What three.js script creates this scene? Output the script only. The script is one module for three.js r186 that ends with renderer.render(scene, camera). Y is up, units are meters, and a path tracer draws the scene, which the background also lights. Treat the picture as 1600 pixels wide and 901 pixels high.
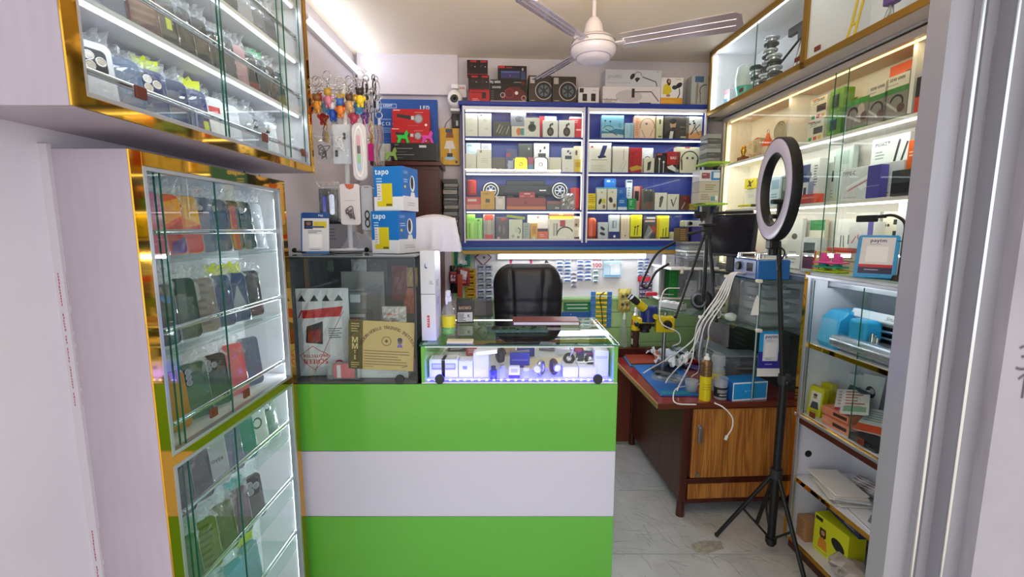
import * as THREE from 'three';
import { RoundedBoxGeometry } from 'three/addons/geometries/RoundedBoxGeometry.js';
import { RectAreaLightUniformsLib } from 'three/addons/lights/RectAreaLightUniformsLib.js';
import { mergeGeometries } from 'three/addons/utils/BufferGeometryUtils.js';

// ---------------------------------------------------------------- camera, sky, exposure
const scene = new THREE.Scene();
const camera = new THREE.PerspectiveCamera(65.53, 1600 / 901, 0.05, 60);
camera.position.set(0, 1.75, 0);
camera.rotation.x = -7.5 * Math.PI / 180;
const renderer = new THREE.WebGLRenderer();
renderer.toneMapping = THREE.LinearToneMapping;
renderer.toneMappingExposure = 1.2;
renderer.shadowMap.enabled = true;
RectAreaLightUniformsLib.init();
scene.background = new THREE.Color().setRGB(1.28, 1.34, 1.44);   // bright hazy sky over the street
const sun = new THREE.DirectionalLight('#fff4e4', 3);             // high sun on the pavement; the roof overhang keeps it out of the shop
sun.position.set(2, 9, 6); sun.target.position.set(0.3, 0, 1.4); scene.add(sun, sun.target);
sun.castShadow = true; Object.assign(sun.shadow.camera, { left: -8, right: 8, top: 8, bottom: -8, near: 0.5, far: 30 }); sun.shadow.mapSize.set(2048, 2048);
// soft indoor light sources: tubes and LED strips are made by ledLight() next to their fittings

// ---------------------------------------------------------------- helpers
let seed = 7;
const rnd = () => { seed = (seed * 1664525 + 1013904223) >>> 0; return seed / 4294967296; };
const rr = (a, b) => a + (b - a) * rnd();
const V = (x, y, z) => new THREE.Vector3(x, y, z);
const TH = 3.2 * Math.PI / 180;
// frames of the room: W world, B back wall (z out of the wall), R right-hand wall, L left-hand wall (x runs into the room)
const FRAMES = { W: [0, 0, 0, 0], B: [0, 0, -3.6, TH], R: [1.8, 0, -3.45, TH - Math.PI / 2], L: [-1.17, 0, 0, Math.PI / 2] };
function toWorld(fr, [x, y, z]) {
  const [ox, oy, oz, a] = FRAMES[fr];
  return V(ox + x * Math.cos(a) + z * Math.sin(a), oy + y, oz - x * Math.sin(a) + z * Math.cos(a));
}
const taken = {};
function numbered(n) { const k = taken[n] = (taken[n] ?? -1) + 1; return k ? n + '_' + String(k).padStart(3, '0') : n; }
function dress(o, label, category, group, kind) {
  if (label) o.userData.label = label;
  if (category) o.userData.category = category;
  if (group) o.userData.group = group;
  if (kind) o.userData.kind = kind;
  return o;
}
function seat(o, fr, p, turn) { o.position.copy(toWorld(fr, p)); o.rotation.y = FRAMES[fr][3] + (turn || 0); scene.add(o); return o; }
function thing(name, label, category, fr, p, turn, group) {
  const o = new THREE.Group(); o.name = numbered(name);
  return seat(dress(o, label, category, group), fr, p, turn);
}
function solo(name, label, category, geo, mat, fr, p, turn, group) {
  const o = new THREE.Mesh(geo, mat); o.name = numbered(name);
  return seat(dress(o, label, category, group), fr, p, turn);
}
function part(parent, name, geo, mat, p, r) {
  const o = new THREE.Mesh(geo, mat); o.name = name;
  if (p) o.position.set(...p);
  if (r) o.rotation.set(...r);
  parent.add(o); return o;
}
function structure(name, geo, mat, fr, p, turn) {
  const o = geo ? new THREE.Mesh(geo, mat) : new THREE.Group(); o.name = name; o.userData.kind = 'structure';
  return seat(o, fr, p, turn);
}
// geometry
const merge = (list) => mergeGeometries(list.map((g) => { const n = g.index ? g.toNonIndexed() : g; for (const k of Object.keys(n.attributes)) if (!['position', 'normal', 'uv'].includes(k)) n.deleteAttribute(k); return n; }));
const shift = (g, x, y, z) => g.translate(x, y, z);
function metric(g, s = 1, rot = false) {           // uv in metres from position and the way each face points
  const p = g.attributes.position, n = g.attributes.normal, uv = new Float32Array(p.count * 2);
  for (let i = 0; i < p.count; i++) {
    const ax = Math.abs(n.getX(i)), ay = Math.abs(n.getY(i)), az = Math.abs(n.getZ(i));
    let u, v;
    if (ay >= ax && ay >= az) { u = p.getX(i); v = p.getZ(i); } else if (ax >= az) { u = p.getZ(i); v = p.getY(i); } else { u = p.getX(i); v = p.getY(i); }
    uv[2 * i] = (rot ? v : u) * s; uv[2 * i + 1] = (rot ? u : v) * s;
  }
  g.setAttribute('uv', new THREE.BufferAttribute(uv, 2)); return g;
}
const box = (w, h, d, x = 0, y = 0, z = 0) => metric(new THREE.BoxGeometry(w, h, d).translate(x, y, z));
const rbox = (w, h, d, r = 0.003, x = 0, y = 0, z = 0, s = 1) => metric(new RoundedBoxGeometry(w, h, d, s, Math.min(r, w * 0.49, h * 0.49, d * 0.49)).translate(x, y, z));
const cyl = (r0, r1, h, x = 0, y = 0, z = 0, n = 18) => new THREE.CylinderGeometry(r0, r1, h, n).translate(x, y, z);
const ball = (r, x = 0, y = 0, z = 0, n = 12) => new THREE.SphereGeometry(r, n, Math.max(6, n * 0.7 | 0)).translate(x, y, z);
const lathe = (pts, n = 20) => new THREE.LatheGeometry(pts.map(([x, y]) => new THREE.Vector2(x, y)), n);
function tube(pts, r, seg = 24, closed = false, rad = 7) {
  return new THREE.TubeGeometry(new THREE.CatmullRomCurve3(pts.map((p) => V(...p)), closed), seg, r, rad, closed);
}
function bar(a, b, r, n = 8) {                      // straight round rod between two points
  const A = V(...a), Bv = V(...b), d = Bv.clone().sub(A), g = new THREE.CylinderGeometry(r, r, d.length(), n);
  g.applyQuaternion(new THREE.Quaternion().setFromUnitVectors(V(0, 1, 0), d.normalize()));
  return g.translate((A.x + Bv.x) / 2, (A.y + Bv.y) / 2, (A.z + Bv.z) / 2);
}
function roundRect(w, h, r) {
  const s = new THREE.Shape(), x = -w / 2, y = 0; r = Math.min(r, w / 2, h / 2);
  s.moveTo(x + r, y); s.lineTo(x + w - r, y); s.absarc(x + w - r, y + r, r, -Math.PI / 2, 0); s.lineTo(x + w, y + h - r);
  s.absarc(x + w - r, y + h - r, r, 0, Math.PI / 2); s.lineTo(x + r, y + h); s.absarc(x + r, y + h - r, r, Math.PI / 2, Math.PI); s.lineTo(x, y + r);
  s.absarc(x + r, y + r, r, Math.PI, Math.PI * 1.5); return s;
}
function slab(w, h, d, r, bevel = 0.002, seg = 4) { // rounded upright plate, base at y = 0, front at z = d
  const s = roundRect(w - 2 * bevel, h - 2 * bevel, r);
  return new THREE.ExtrudeGeometry(s, { depth: d - 2 * bevel, bevelEnabled: true, bevelThickness: bevel, bevelSize: bevel, bevelSegments: 1, curveSegments: seg }).translate(0, bevel, bevel);
}
function poly(pts, d, bevel = 0) {                  // extruded outline
  const s = new THREE.Shape(); pts.forEach(([x, y], i) => (i ? s.lineTo(x, y) : s.moveTo(x, y)));
  return new THREE.ExtrudeGeometry(s, { depth: d, bevelEnabled: bevel > 0, bevelThickness: bevel, bevelSize: bevel, bevelSegments: 1, curveSegments: 6 });
}
function bend(g, f) { const p = g.attributes.position; for (let i = 0; i < p.count; i++) { const q = f(p.getX(i), p.getY(i), p.getZ(i)); p.setXYZ(i, q[0], q[1], q[2]); } g.computeVertexNormals(); return g; }

// value noise for surfaces and crumpling
function hash(x, y, z = 0) { let h = Math.imul(x | 0, 374761393) ^ Math.imul(y | 0, 668265263) ^ Math.imul(z | 0, 2147483647); h = Math.imul(h ^ (h >>> 13), 1274126177); return ((h ^ (h >>> 16)) >>> 0) / 4294967296; }
function noise2(x, y, per = 4096) {
  const xi = Math.floor(x), yi = Math.floor(y), fx = x - xi, fy = y - yi, s = (t) => t * t * (3 - 2 * t), m = (a) => ((a % per) + per) % per;
  const a = hash(m(xi), m(yi)), b = hash(m(xi + 1), m(yi)), c = hash(m(xi), m(yi + 1)), d = hash(m(xi + 1), m(yi + 1));
  return a + (b - a) * s(fx) + (c - a) * s(fy) + (a - b - c + d) * s(fx) * s(fy);
}
function fbm(x, y, oct = 4, per = 4096) { let v = 0, a = 0.5, f = 1; for (let i = 0; i < oct; i++) { v += a * noise2(x * f, y * f, per * f); a *= 0.5; f *= 2; } return v; }
function dataTexture(n, fn, repeat = [1, 1], srgb = true) {
  const d = new Uint8Array(n * n * 4);
  for (let y = 0; y < n; y++) for (let x = 0; x < n; x++) { const c = fn(x / n, y / n), i = 4 * (y * n + x); d[i] = c[0]; d[i + 1] = c[1]; d[i + 2] = c[2]; d[i + 3] = 255; }
  const t = new THREE.DataTexture(d, n, n); t.magFilter = THREE.LinearFilter; t.minFilter = THREE.LinearMipmapLinearFilter; t.generateMipmaps = true;
  t.wrapS = t.wrapT = THREE.RepeatWrapping; t.repeat.set(...repeat); if (srgb) t.colorSpace = THREE.SRGBColorSpace; t.needsUpdate = true; return t;
}
function canvasTexture(w, h, draw, repeat) {
  const c = document.createElement('canvas'); c.width = w; c.height = h; draw(c.getContext('2d'), w, h);
  const t = new THREE.CanvasTexture(c); t.colorSpace = THREE.SRGBColorSpace; if (repeat) { t.wrapS = t.wrapT = THREE.RepeatWrapping; t.repeat.set(...repeat); } return t;
}

// ---------------------------------------------------------------- materials
const mats = {};
function mat(color, rough = 0.5, metal = 0, more) {
  const k = color + '|' + rough + '|' + metal + '|' + JSON.stringify(more || 0);
  return mats[k] ??= new THREE.MeshPhysicalMaterial({ color, roughness: rough, metalness: metal, ...more });
}
const glow = (color, power) => mat(color, 0.5, 0, { emissive: color, emissiveIntensity: power });
const mottle = (base, amp, sx = 6, sy = 6) => dataTexture(256, (u, v) => { const k = (fbm(u * sx, v * sy, 5, sx) - 0.5) * amp; return base.map((c) => Math.max(0, Math.min(255, c + k))); });
const M = {};
M.glass = new THREE.MeshPhysicalMaterial({ color: '#f4fbf8', roughness: 0.0, transmission: 1, thickness: 0, ior: 1.5 });
M.clear = new THREE.MeshPhysicalMaterial({ color: '#f3f6f8', roughness: 0.08, transmission: 0.86, thickness: 0, ior: 1.5 });
M.film = new THREE.MeshPhysicalMaterial({ color: '#fbfdff', roughness: 0.06, transmission: 0.93, thickness: 0, ior: 1.6 });
M.crinkle = new THREE.MeshPhysicalMaterial({ color: '#fdfeff', roughness: 0.16, transmission: 0.72, thickness: 0, ior: 1.6 });
M.frost = new THREE.MeshPhysicalMaterial({ color: '#e3e9ee', roughness: 0.25, transmission: 0.6, thickness: 0, ior: 1.45 });
M.edge = mat('#1c5f4c', 0.2);
M.gold = mat('#d9a33a', 0.05, 1);
M.chrome = mat('#d8dade', 0.12, 1);
M.steel = mat('#b9bcc2', 0.3, 1);
M.alu = mat('#c9ccd2', 0.38, 0.85);
M.black = mat('#141416', 0.45);
M.blackGloss = mat('#0d0d10', 0.15);
M.dark = mat('#2a2b30', 0.5);
M.white = mat('#eeeef0', 0.5);
M.whiteGloss = mat('#f2f2f4', 0.2);
M.paper = mat('#efeeea', 0.8);
M.brown = mat('#6b2f1c', 0.35);
M.lilac = new THREE.MeshPhysicalMaterial({ roughness: 0.42, map: dataTexture(256, (u, v) => { const k = (fbm(u * 5, v * 2, 5, 1) - 0.5) * 16 + (fbm(u * 60, v * 6, 2, 2) - 0.5) * 8; return [183 + k, 170 + k, 182 + k]; }) });
M.inner = mat('#e9e9ee', 0.5);
M.green = mat('#66b840', 0.2, 0, { clearcoat: 0.4, clearcoatRoughness: 0.1 });
M.whiteLam = mat('#d9d5e2', 0.25, 0, { clearcoat: 0.3, clearcoatRoughness: 0.15 });
M.blue = mat('#1d3590', 0.45);
M.plaster = new THREE.MeshPhysicalMaterial({ roughness: 0.9, map: mottle([226, 224, 228], 22, 4, 4) });
M.wood = new THREE.MeshPhysicalMaterial({ roughness: 0.35, map: dataTexture(512, (u, v) => {
  const w = fbm(u * 16 + fbm(u * 3, v * 1.2, 3, 3) * 0.9, v * 0.6, 4, 8), k = 0.5 + 0.5 * Math.sin(w * 46), g = fbm(u * 120, v * 3, 2, 8);
  return [168 + 46 * k - 34 * g, 106 + 38 * k - 26 * g, 48 + 20 * k - 14 * g]; }, [1, 1]) });
M.wood.map.offset.set(0.5, 0.5);
M.darkWood = new THREE.MeshPhysicalMaterial({ roughness: 0.3, map: dataTexture(256, (u, v) => { const g = fbm(u * 40, v * 3, 4, 8); return [92 - 36 * g, 40 - 20 * g, 26 - 14 * g]; }) });

// ---------------------------------------------------------------- printed cartons: one sheet of printed fronts, each carton face mapped to its own patch
let sheet = null;
function newSheet() {
  const c = document.createElement('canvas'); c.width = c.height = 2048;
  const t = new THREE.CanvasTexture(c); t.colorSpace = THREE.SRGBColorSpace;
  sheet = { ctx: c.getContext('2d'), x: 0, y: 0, row: 0, mat: {} , tex: t };
}
newSheet();
function patch(w, h) {
  if (sheet.x + w > 2048) { sheet.x = 0; sheet.y += sheet.row; sheet.row = 0; }
  if (sheet.y + h > 2048) newSheet();
  const r = { x: sheet.x, y: sheet.y, w, h, sheet }; sheet.x += w; sheet.row = Math.max(sheet.row, h); return r;
}
function sheetMat(s, rough) { return s.mat[rough] ??= new THREE.MeshPhysicalMaterial({ map: s.tex, roughness: rough }); }
// print(): ops are "r x y w h colour; c x y r colour; o x y r width colour; l x0 y0 x1 y1 width colour; e x y rx ry turn colour; p x y x y ... colour; t text x y size colour; T x y w lines gap colour; g colour colour"
function print(w, h, ops, res = 620) {
  const pw = Math.max(16, Math.min(640, Math.round(w * res))) + 4, ph = Math.max(16, Math.min(640, Math.round(h * res))) + 4, r = patch(pw, ph), c = r.sheet.ctx;
  const W = pw - 4, Hh = ph - 4, X = (v) => v * W, Y = (v) => v * Hh, m = Math.min(W, Hh);
  c.save(); c.beginPath(); c.rect(r.x, r.y, pw, ph); c.clip(); c.translate(r.x + 2, r.y + 2);
  for (const line of ops.split(';')) {
    const a = line.trim().split(/\s+/), k = a[0], col = a[a.length - 1], n = a.slice(1, -1).map(Number);
    c.fillStyle = c.strokeStyle = col;
    if (k === 'b') c.fillRect(-2, -2, pw, ph);
    else if (k === 'r') c.fillRect(X(n[0]), Y(n[1]), X(n[2]), Y(n[3]));
    else if (k === 'c') { c.beginPath(); c.arc(X(n[0]), Y(n[1]), m * n[2], 0, 7); c.fill(); }
    else if (k === 'o') { c.lineWidth = m * n[3]; c.beginPath(); c.arc(X(n[0]), Y(n[1]), m * n[2], 0, 7); c.stroke(); }
    else if (k === 'l') { c.lineWidth = m * n[4]; c.lineCap = 'round'; c.beginPath(); c.moveTo(X(n[0]), Y(n[1])); c.lineTo(X(n[2]), Y(n[3])); c.stroke(); }
    else if (k === 'a') { c.lineWidth = m * n[5]; c.beginPath(); c.arc(X(n[0]), Y(n[1]), m * n[2], n[3] * Math.PI, n[4] * Math.PI); c.stroke(); }
    else if (k === 'e') { c.beginPath(); c.ellipse(X(n[0]), Y(n[1]), m * n[2], m * n[3], n[4] * Math.PI, 0, 7); c.fill(); }
    else if (k === 'p') { c.beginPath(); for (let i = 0; i < n.length; i += 2) c.lineTo(X(n[i]), Y(n[i + 1])); c.fill(); }
    else if (k === 'T') { for (let i = 0; i < n[3]; i++) c.fillRect(X(n[0]), Y(n[1] + i * n[4]), X(n[2]) * (0.6 + 0.4 * hash(i, r.x + r.y)), Math.max(1, Y(n[4] * 0.4))); }
    else if (k === 't' || k === 'i') { c.font = (k === 'i' ? 'italic ' : 'bold ') + Math.max(4, m * +a[4]) + 'px sans-serif'; c.textAlign = 'center'; c.textBaseline = 'middle'; c.fillText(a[1].replace(/_/g, ' '), X(+a[2]), Y(+a[3])); }
    else if (k === 'u') { c.save(); c.translate(X(+a[2]), Y(+a[3])); c.rotate(Math.PI); c.font = 'bold ' + Math.max(4, m * +a[4]) + 'px sans-serif'; c.textAlign = 'center'; c.textBaseline = 'middle'; c.fillText(a[1].replace(/_/g, ' '), 0, 0); c.restore(); }
    else if (k === 'A') { const s = a[1].replace(/_/g, ' '), r0 = m * +a[4]; c.font = 'bold ' + m * +a[5] + 'px sans-serif'; c.textAlign = 'center'; for (let i = 0; i < s.length; i++) { const th = (i / (s.length - 1) - 0.5) * +a[6]; c.save(); c.translate(X(+a[2]) + Math.sin(th) * r0, Y(+a[3]) - Math.cos(th) * r0); c.rotate(th); c.fillText(s[i], 0, 0); c.restore(); } }
    else if (k === 'v') { const g = c.createLinearGradient(0, 0, 0, Hh); g.addColorStop(0, a[1]); g.addColorStop(1, col); c.fillStyle = g; c.fillRect(-2, -2, pw, ph); }
  }
  c.restore(); r.u0 = (r.x + 2) / 2048; r.v1 = 1 - (r.y + 2) / 2048; r.du = W / 2048; r.dv = Hh / 2048; return r;
}
const plain = {};
function tint(col) { const k = col + (sheet.tex.uuid || ''); if (plain[k] && plain[k].sheet === sheet) return plain[k]; const r = patch(6, 6), c = r.sheet.ctx; c.fillStyle = col; c.fillRect(r.x, r.y, 6, 6); return plain[k] = r; }
function mapFaces(g, faces, rest, bounds) {        // triangles that face +z / +x / +y get their print, others one flat colour
  if (g.index) g = g.toNonIndexed();
  const p = g.attributes.position, uv = new Float32Array(p.count * 2); g.computeBoundingBox(); const b = bounds || g.boundingBox, A = V(), Bv = V(), C = V();
  const su = (rest.x + 3) / 2048, sv = 1 - (rest.y + 3) / 2048;
  for (let i = 0; i < p.count; i += 3) {
    A.fromBufferAttribute(p, i); Bv.fromBufferAttribute(p, i + 1).sub(A); C.fromBufferAttribute(p, i + 2).sub(A); Bv.cross(C).normalize();
    const f = Bv.z > 0.8 ? faces.z : Bv.x > 0.8 ? faces.x : Bv.x < -0.8 ? faces.X : Bv.y > 0.8 ? faces.y : null;
    for (let j = i; j < i + 3; j++) {
      if (!f) { uv[2 * j] = su; uv[2 * j + 1] = sv; continue; }
      const x = (p.getX(j) - b.min.x) / (b.max.x - b.min.x), y = (p.getY(j) - b.min.y) / (b.max.y - b.min.y), z = (p.getZ(j) - b.min.z) / (b.max.z - b.min.z);
      const [a, c] = f === faces.z ? [x, y] : f === faces.y ? [x, 1 - z] : f === faces.X ? [z, y] : [1 - z, y];
      uv[2 * j] = f.u0 + a * f.du; uv[2 * j + 1] = f.v1 - (1 - c) * f.dv;
    }
  }
  g.setAttribute('uv', new THREE.BufferAttribute(uv, 2)); return g;
}
// carton: q = [centre x, base y, width, height] in the frame, zf = where its front face stands, d = depth
function carton(name, label, cat, fr, q, zf, d, ops, o = {}) {
  const [x, y, w, h] = q, P = print(w, h, ops, o.res), faces = { z: P };
  if (o.sideOps) faces.x = print(d, h, o.sideOps, o.res);
  if (o.sideOpsL) faces.X = print(d, h, o.sideOpsL, o.res);
  if (o.topOps) faces.y = print(w, d, o.topOps, o.res);
  const first = /b\s+(\S+?)\s*(;|$)/.exec(ops), s = tint(o.side || (first ? first[1] : '#eeeeee'));
  const g = mapFaces(new RoundedBoxGeometry(w, h, d, 1, Math.min(0.0016, w / 5, d / 5)).translate(0, h / 2, -d / 2), faces, s);
  const m = solo(name, label, cat, g, sheetMat(P.sheet, o.rough || 0.38), fr, [x, y, zf], o.turn || 0, o.group);
  if (o.tilt) m.rotation.order = 'YXZ', m.rotation.x = o.tilt;
  if (o.roll) m.rotation.order = 'YXZ', m.rotation.z = o.roll;
  return m;
}
// a printed face on any shape
function printed(g, ops, side, w, h, rough = 0.4, res) { const P = print(w, h, ops, res), s = tint(side); return [mapFaces(g, { z: P }, s), sheetMat(P.sheet, rough)]; }
// a strip or tube of light: the glowing fitting is built by the caller, the lamp stands just in front of it
function ledLight(fr, p, w, h, aim, color, power) {
  const l = new THREE.RectAreaLight(color, power * 1.15, w, h), a = toWorld(fr, p);
  l.position.copy(a); l.lookAt(toWorld(fr, [p[0] + aim[0], p[1] + aim[1], p[2] + aim[2]])); scene.add(l); return l;
}

// ================================================================ the room
{
  // floor: grey marbled tiles on a grout bed
  const tileTex = canvasTexture(1024, 1024, (c, w, h) => {
    const id = c.createImageData(w, h);
    for (let y = 0; y < h; y++) for (let x = 0; x < w; x++) { const k = (fbm(x / 128, y / 128, 5, 8) - 0.5) * 34, i = 4 * (y * w + x); id.data[i] = 200 + k; id.data[i + 1] = 201 + k; id.data[i + 2] = 203 + k; id.data[i + 3] = 255; }
    c.putImageData(id, 0, 0);
    for (let i = 0; i < 420; i++) {
      const x = rnd() * w, y = rnd() * h, a = -0.6 + rr(-0.9, 0.9), l = rr(20, 110); c.strokeStyle = 'rgba(58,62,72,' + rr(0.2, 0.7).toFixed(2) + ')'; c.lineWidth = rr(0.6, 2.2);
      c.beginPath(); c.moveTo(x, y); c.quadraticCurveTo(x + Math.cos(a) * l * 0.5 + rr(-14, 14), y + Math.sin(a) * l * 0.5 + rr(-14, 14), x + Math.cos(a) * l, y + Math.sin(a) * l); c.stroke();
    }
  }, [0.83, 0.83]);
  const tileMat = new THREE.MeshPhysicalMaterial({ map: tileTex, roughness: 0.28 });
  const fl = structure('floor', null, null, 'W', [0, 0, 0]);
  part(fl, 'grout_bed', box(4.8, 0.1, 4.2, 0.5, -0.058, -2.95), mat('#8b8c8e', 0.9));
  for (let i = -1; i < 3; i++) for (let j = 0; j < 6; j++) {
    const g = rbox(1.196, 0.012, 0.596, 0.0015); const uv = g.attributes.uv; for (let k = 0; k < uv.count; k++) uv.setXY(k, uv.getX(k) + i * 0.37 + j * 0.21, uv.getY(k) + j * 0.43);
    part(fl, 'tile', g, tileMat, [-0.15 + i * 1.2, -0.006, -1.33 - 0.6 * j]);
  }
  const worn = part(fl, 'worn_patch', poly([[-0.09, -0.03], [-0.03, -0.05], [0.08, -0.035], [0.1, 0.02], [0.01, 0.045], [-0.08, 0.03]], 0.001), new THREE.MeshPhysicalMaterial({ roughness: 0.9, map: mottle([168, 163, 150], 60, 9, 9) }), [1.088, 0.0006, -2.289], [-Math.PI / 2, 0, 0.2]);
  metric(worn.geometry, 6);
  structure('pavement', box(14, 0.12, 9, 0, 0, 0), new THREE.MeshPhysicalMaterial({ roughness: 0.9, map: mottle([192, 186, 176], 36, 7, 7) }), 'W', [0, -0.075, 3.6]);

  // shell
  const wallPaint = new THREE.MeshPhysicalMaterial({ roughness: 0.75, map: mottle([222, 217, 226], 10, 3, 3) });
  const ceilPaint = new THREE.MeshPhysicalMaterial({ roughness: 0.8, map: mottle([247, 234, 212], 8, 3, 3) });
  structure('ceiling', box(4.4, 0.12, 3.1, 0, 0.06, 0), ceilPaint, 'W', [0.4, 3.035, -2.5]);
  structure('wall_left', box(3.2, 3.1, 0.12, 2.5, 1.55, -0.06), wallPaint, 'L', [0, 0, 0]);
  structure('wall_right', box(2.75, 3.1, 0.12, 1.1, 1.55, -0.06), wallPaint, 'R', [0, 0, 0]);
  structure('wall_back', box(3.6, 3.1, 0.12, 0.35, 1.55, -0.06), wallPaint, 'B', [0, 0, 0]);
  structure('trim_1', rbox(0.74, 0.3, 0.05, 0.004, -0.778, 2.9, 0.025), wallPaint, 'B', [0, 0, 0]).userData.label = 'white beam along the top of the wall above the recess';

  // front of the shop: plastered jambs, lintel, shutter channels
  const jamb = new THREE.MeshPhysicalMaterial({ roughness: 0.9, map: dataTexture(256, (u, v) => { const k = (fbm(u * 4, v * 4, 5, 4) - 0.5) * 30, s = fbm(u * 9 + 3, v * 9, 4, 9) > 0.62 ? -16 : 0; return [205 + k + s, 204 + k + s, 206 + k + s]; }) });
  structure('wall_front_left', box(1.6, 3.3, 0.16, 0, 1.65, 0), jamb, 'W', [-1.985, 0, -1.235]);
  const wavy = (w, amp, k) => bend(new THREE.BoxGeometry(w, 3.3, 0.06, 4, 60, 1).translate(-w / 2, 1.65, 0), (x, y, z) => [x + (x > -0.01 ? (noise2(y * 1.6 + k, k) - 0.5) * amp + 0.028 * (y - 1.6) : 0), y, z - (x > -0.01 ? 0.012 : 0)]);
  structure('pillar_left', metric(wavy(0.9, 0.05, 3)), new THREE.MeshPhysicalMaterial({ roughness: 0.9, map: mottle([196, 190, 188], 14, 4, 4) }), 'W', [-1.255, 0, -1.13]);
  structure('pillar_street', metric(wavy(0.8, 0.04, 8)), new THREE.MeshPhysicalMaterial({ roughness: 0.9, map: mottle([214, 205, 207], 10, 4, 4) }), 'W', [-1.345, 0, -1.09]);
  structure('wall_front_right', box(1.6, 3.3, 0.16, 0, 1.65, 0), new THREE.MeshPhysicalMaterial({ roughness: 0.9, map: canvasTexture(512, 1024, (c, w, h) => {
    const id = c.createImageData(w, h);
    for (let y = 0; y < h; y++) for (let x = 0; x < w; x++) { const k = (fbm(x / 64, y / 64, 5, 8) - 0.5) * 26, i = 4 * (y * w + x); id.data[i] = 178 + k; id.data[i + 1] = 171 + k; id.data[i + 2] = 178 + k; id.data[i + 3] = 255; }
    c.putImageData(id, 0, 0); c.fillStyle = 'rgba(60,56,62,.75)'; c.font = '30px sans-serif';
    c.fillText('31×', 10.434, 596.696); c.fillText('17×', 11.897, 621.065);
  }) }), 'W', [2.11, 0, -1.24]);
  { const g = new THREE.BoxGeometry(1.6, 3.3, 0.16).translate(0, 1.65, 0); scene.getObjectByName('wall_front_right').geometry = g; }
  structure('roof_overhang', box(6.4, 0.14, 2.9, 0, 0, 0), jamb, 'W', [0, 3.36, 0.28]);
  structure('lintel', box(5.4, 0.5, 0.16, 0, 0.25, 0), jamb, 'W', [0, 3.0, -1.24]);
  // right-hand shutter channel: folded sheet metal
  const ch = new THREE.Shape([[1.058, 0], [1.116, 0], [1.118, 0.014], [1.125, 0.014], [1.128, -0.022], [1.165, -0.022], [1.168, -0.03], [1.172, -0.022], [1.2, -0.022], [1.202, 0.014], [1.209, 0.014], [1.212, -0.026], [1.25, -0.026], [1.253, -0.034], [1.257, -0.026], [1.3, -0.026], [1.3, -0.06], [1.058, -0.06]].map(([x, y]) => new THREE.Vector2(x + 0.01, -y)));
  const chG = new THREE.ExtrudeGeometry(ch, { depth: 3.2, bevelEnabled: false }).rotateX(-Math.PI / 2);
  const chan = new THREE.MeshPhysicalMaterial({ roughness: 0.45, metalness: 0.25, map: canvasTexture(512, 1024, (c, w, h) => {
    const id = c.createImageData(w, h);
    for (let y = 0; y < h; y++) for (let x = 0; x < w; x++) { const k = (fbm(x / 40, y / 120, 4, 16) - 0.5) * 10, i = 4 * (y * w + x); id.data[i] = 164 + k; id.data[i + 1] = 161 + k; id.data[i + 2] = 168 + k; id.data[i + 3] = 255; }
    c.putImageData(id, 0, 0);
    for (let i = 0; i < 90; i++) { const x = (rnd() < 0.5 ? 0.262 : 0.55) * w + rr(-6, 10), y = rr(0.25, 0.62) * h; c.fillStyle = 'rgba(120,84,66,' + rr(0.05, 0.3).toFixed(2) + ')'; c.beginPath(); c.ellipse(x, y, rr(1, 5), rr(4, 22), 0, 0, 7); c.fill(); }
  }) });
  metric(chG); { const uv = chG.attributes.uv; for (let i = 0; i < uv.count; i++) uv.setXY(i, (uv.getX(i) - 1.05) / 0.29, uv.getY(i) / 3.2); }
  const chn = structure('trim_2', chG, chan, 'W', [0, 0, -1.17]); chn.userData.label = 'folded grey sheet metal shutter channel with rust along its ridges';
  for (const x of [1.1315, 1.2155]) part(chn, 'ridge', cyl(0.005, 0.005, 3.2, x, 1.6, 0.016, 12), M.chrome);
  // left-hand plastic corner strip with a line of red print
  const strip = canvasTexture(64, 1024, (c, w, h) => { c.fillStyle = '#cbc4ca'; c.fillRect(0, 0, w, h); c.save(); c.translate(w * 0.62, h * 0.98); c.rotate(-Math.PI / 2); c.fillStyle = '#a84f5c'; for (const s of [250, 640]) { let x = s; for (let i = 0; i < 44; i++) { const wd = 2 + hash(i, s) * 2; if (hash(i, 7) > 0.18) c.fillRect(x, -4 + hash(i, 3) * 2, wd, 5 + hash(i, 5) * 2); x += wd + 1.4; } } c.restore(); });
  structure('trim_3', new THREE.BoxGeometry(0.035, 1.9, 0.012).translate(0, 0.98, 0), new THREE.MeshPhysicalMaterial({ map: strip, roughness: 0.5 }), 'W', [-1.165, 0.03, -1.146]).userData.label = 'pale edge strip with red print beside the tall panel';

  // lower back wall: grooved pale green boards, white lit board above them
  const boards = structure('wall_back_panelling', null, null, 'B', [0, 0, 0]);
  const gm = mat('#b4dc9a', 0.45), gm2 = mat('#a9d58c', 0.45);
  for (let i = 0; i < 9; i++) part(boards, 'board', rbox(1.98, 0.124, 0.012, 0.003), i % 3 ? gm : gm2, [0.56, 0.115 + i * 0.128, 0.008]);
  part(boards, 'ledge', rbox(1.98, 0.022, 0.03, 0.004), gm, [0.56, 1.19, 0.015]);
  part(boards, 'white_board', rbox(1.55, 0.41, 0.012, 0.003), mat('#eceef2', 0.35), [0.476, 1.408, 0.008]);
  part(boards, 'corner_panel', rbox(0.16, 0.41, 0.012, 0.003), gm, [-0.399, 1.408, 0.008]);
}

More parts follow.
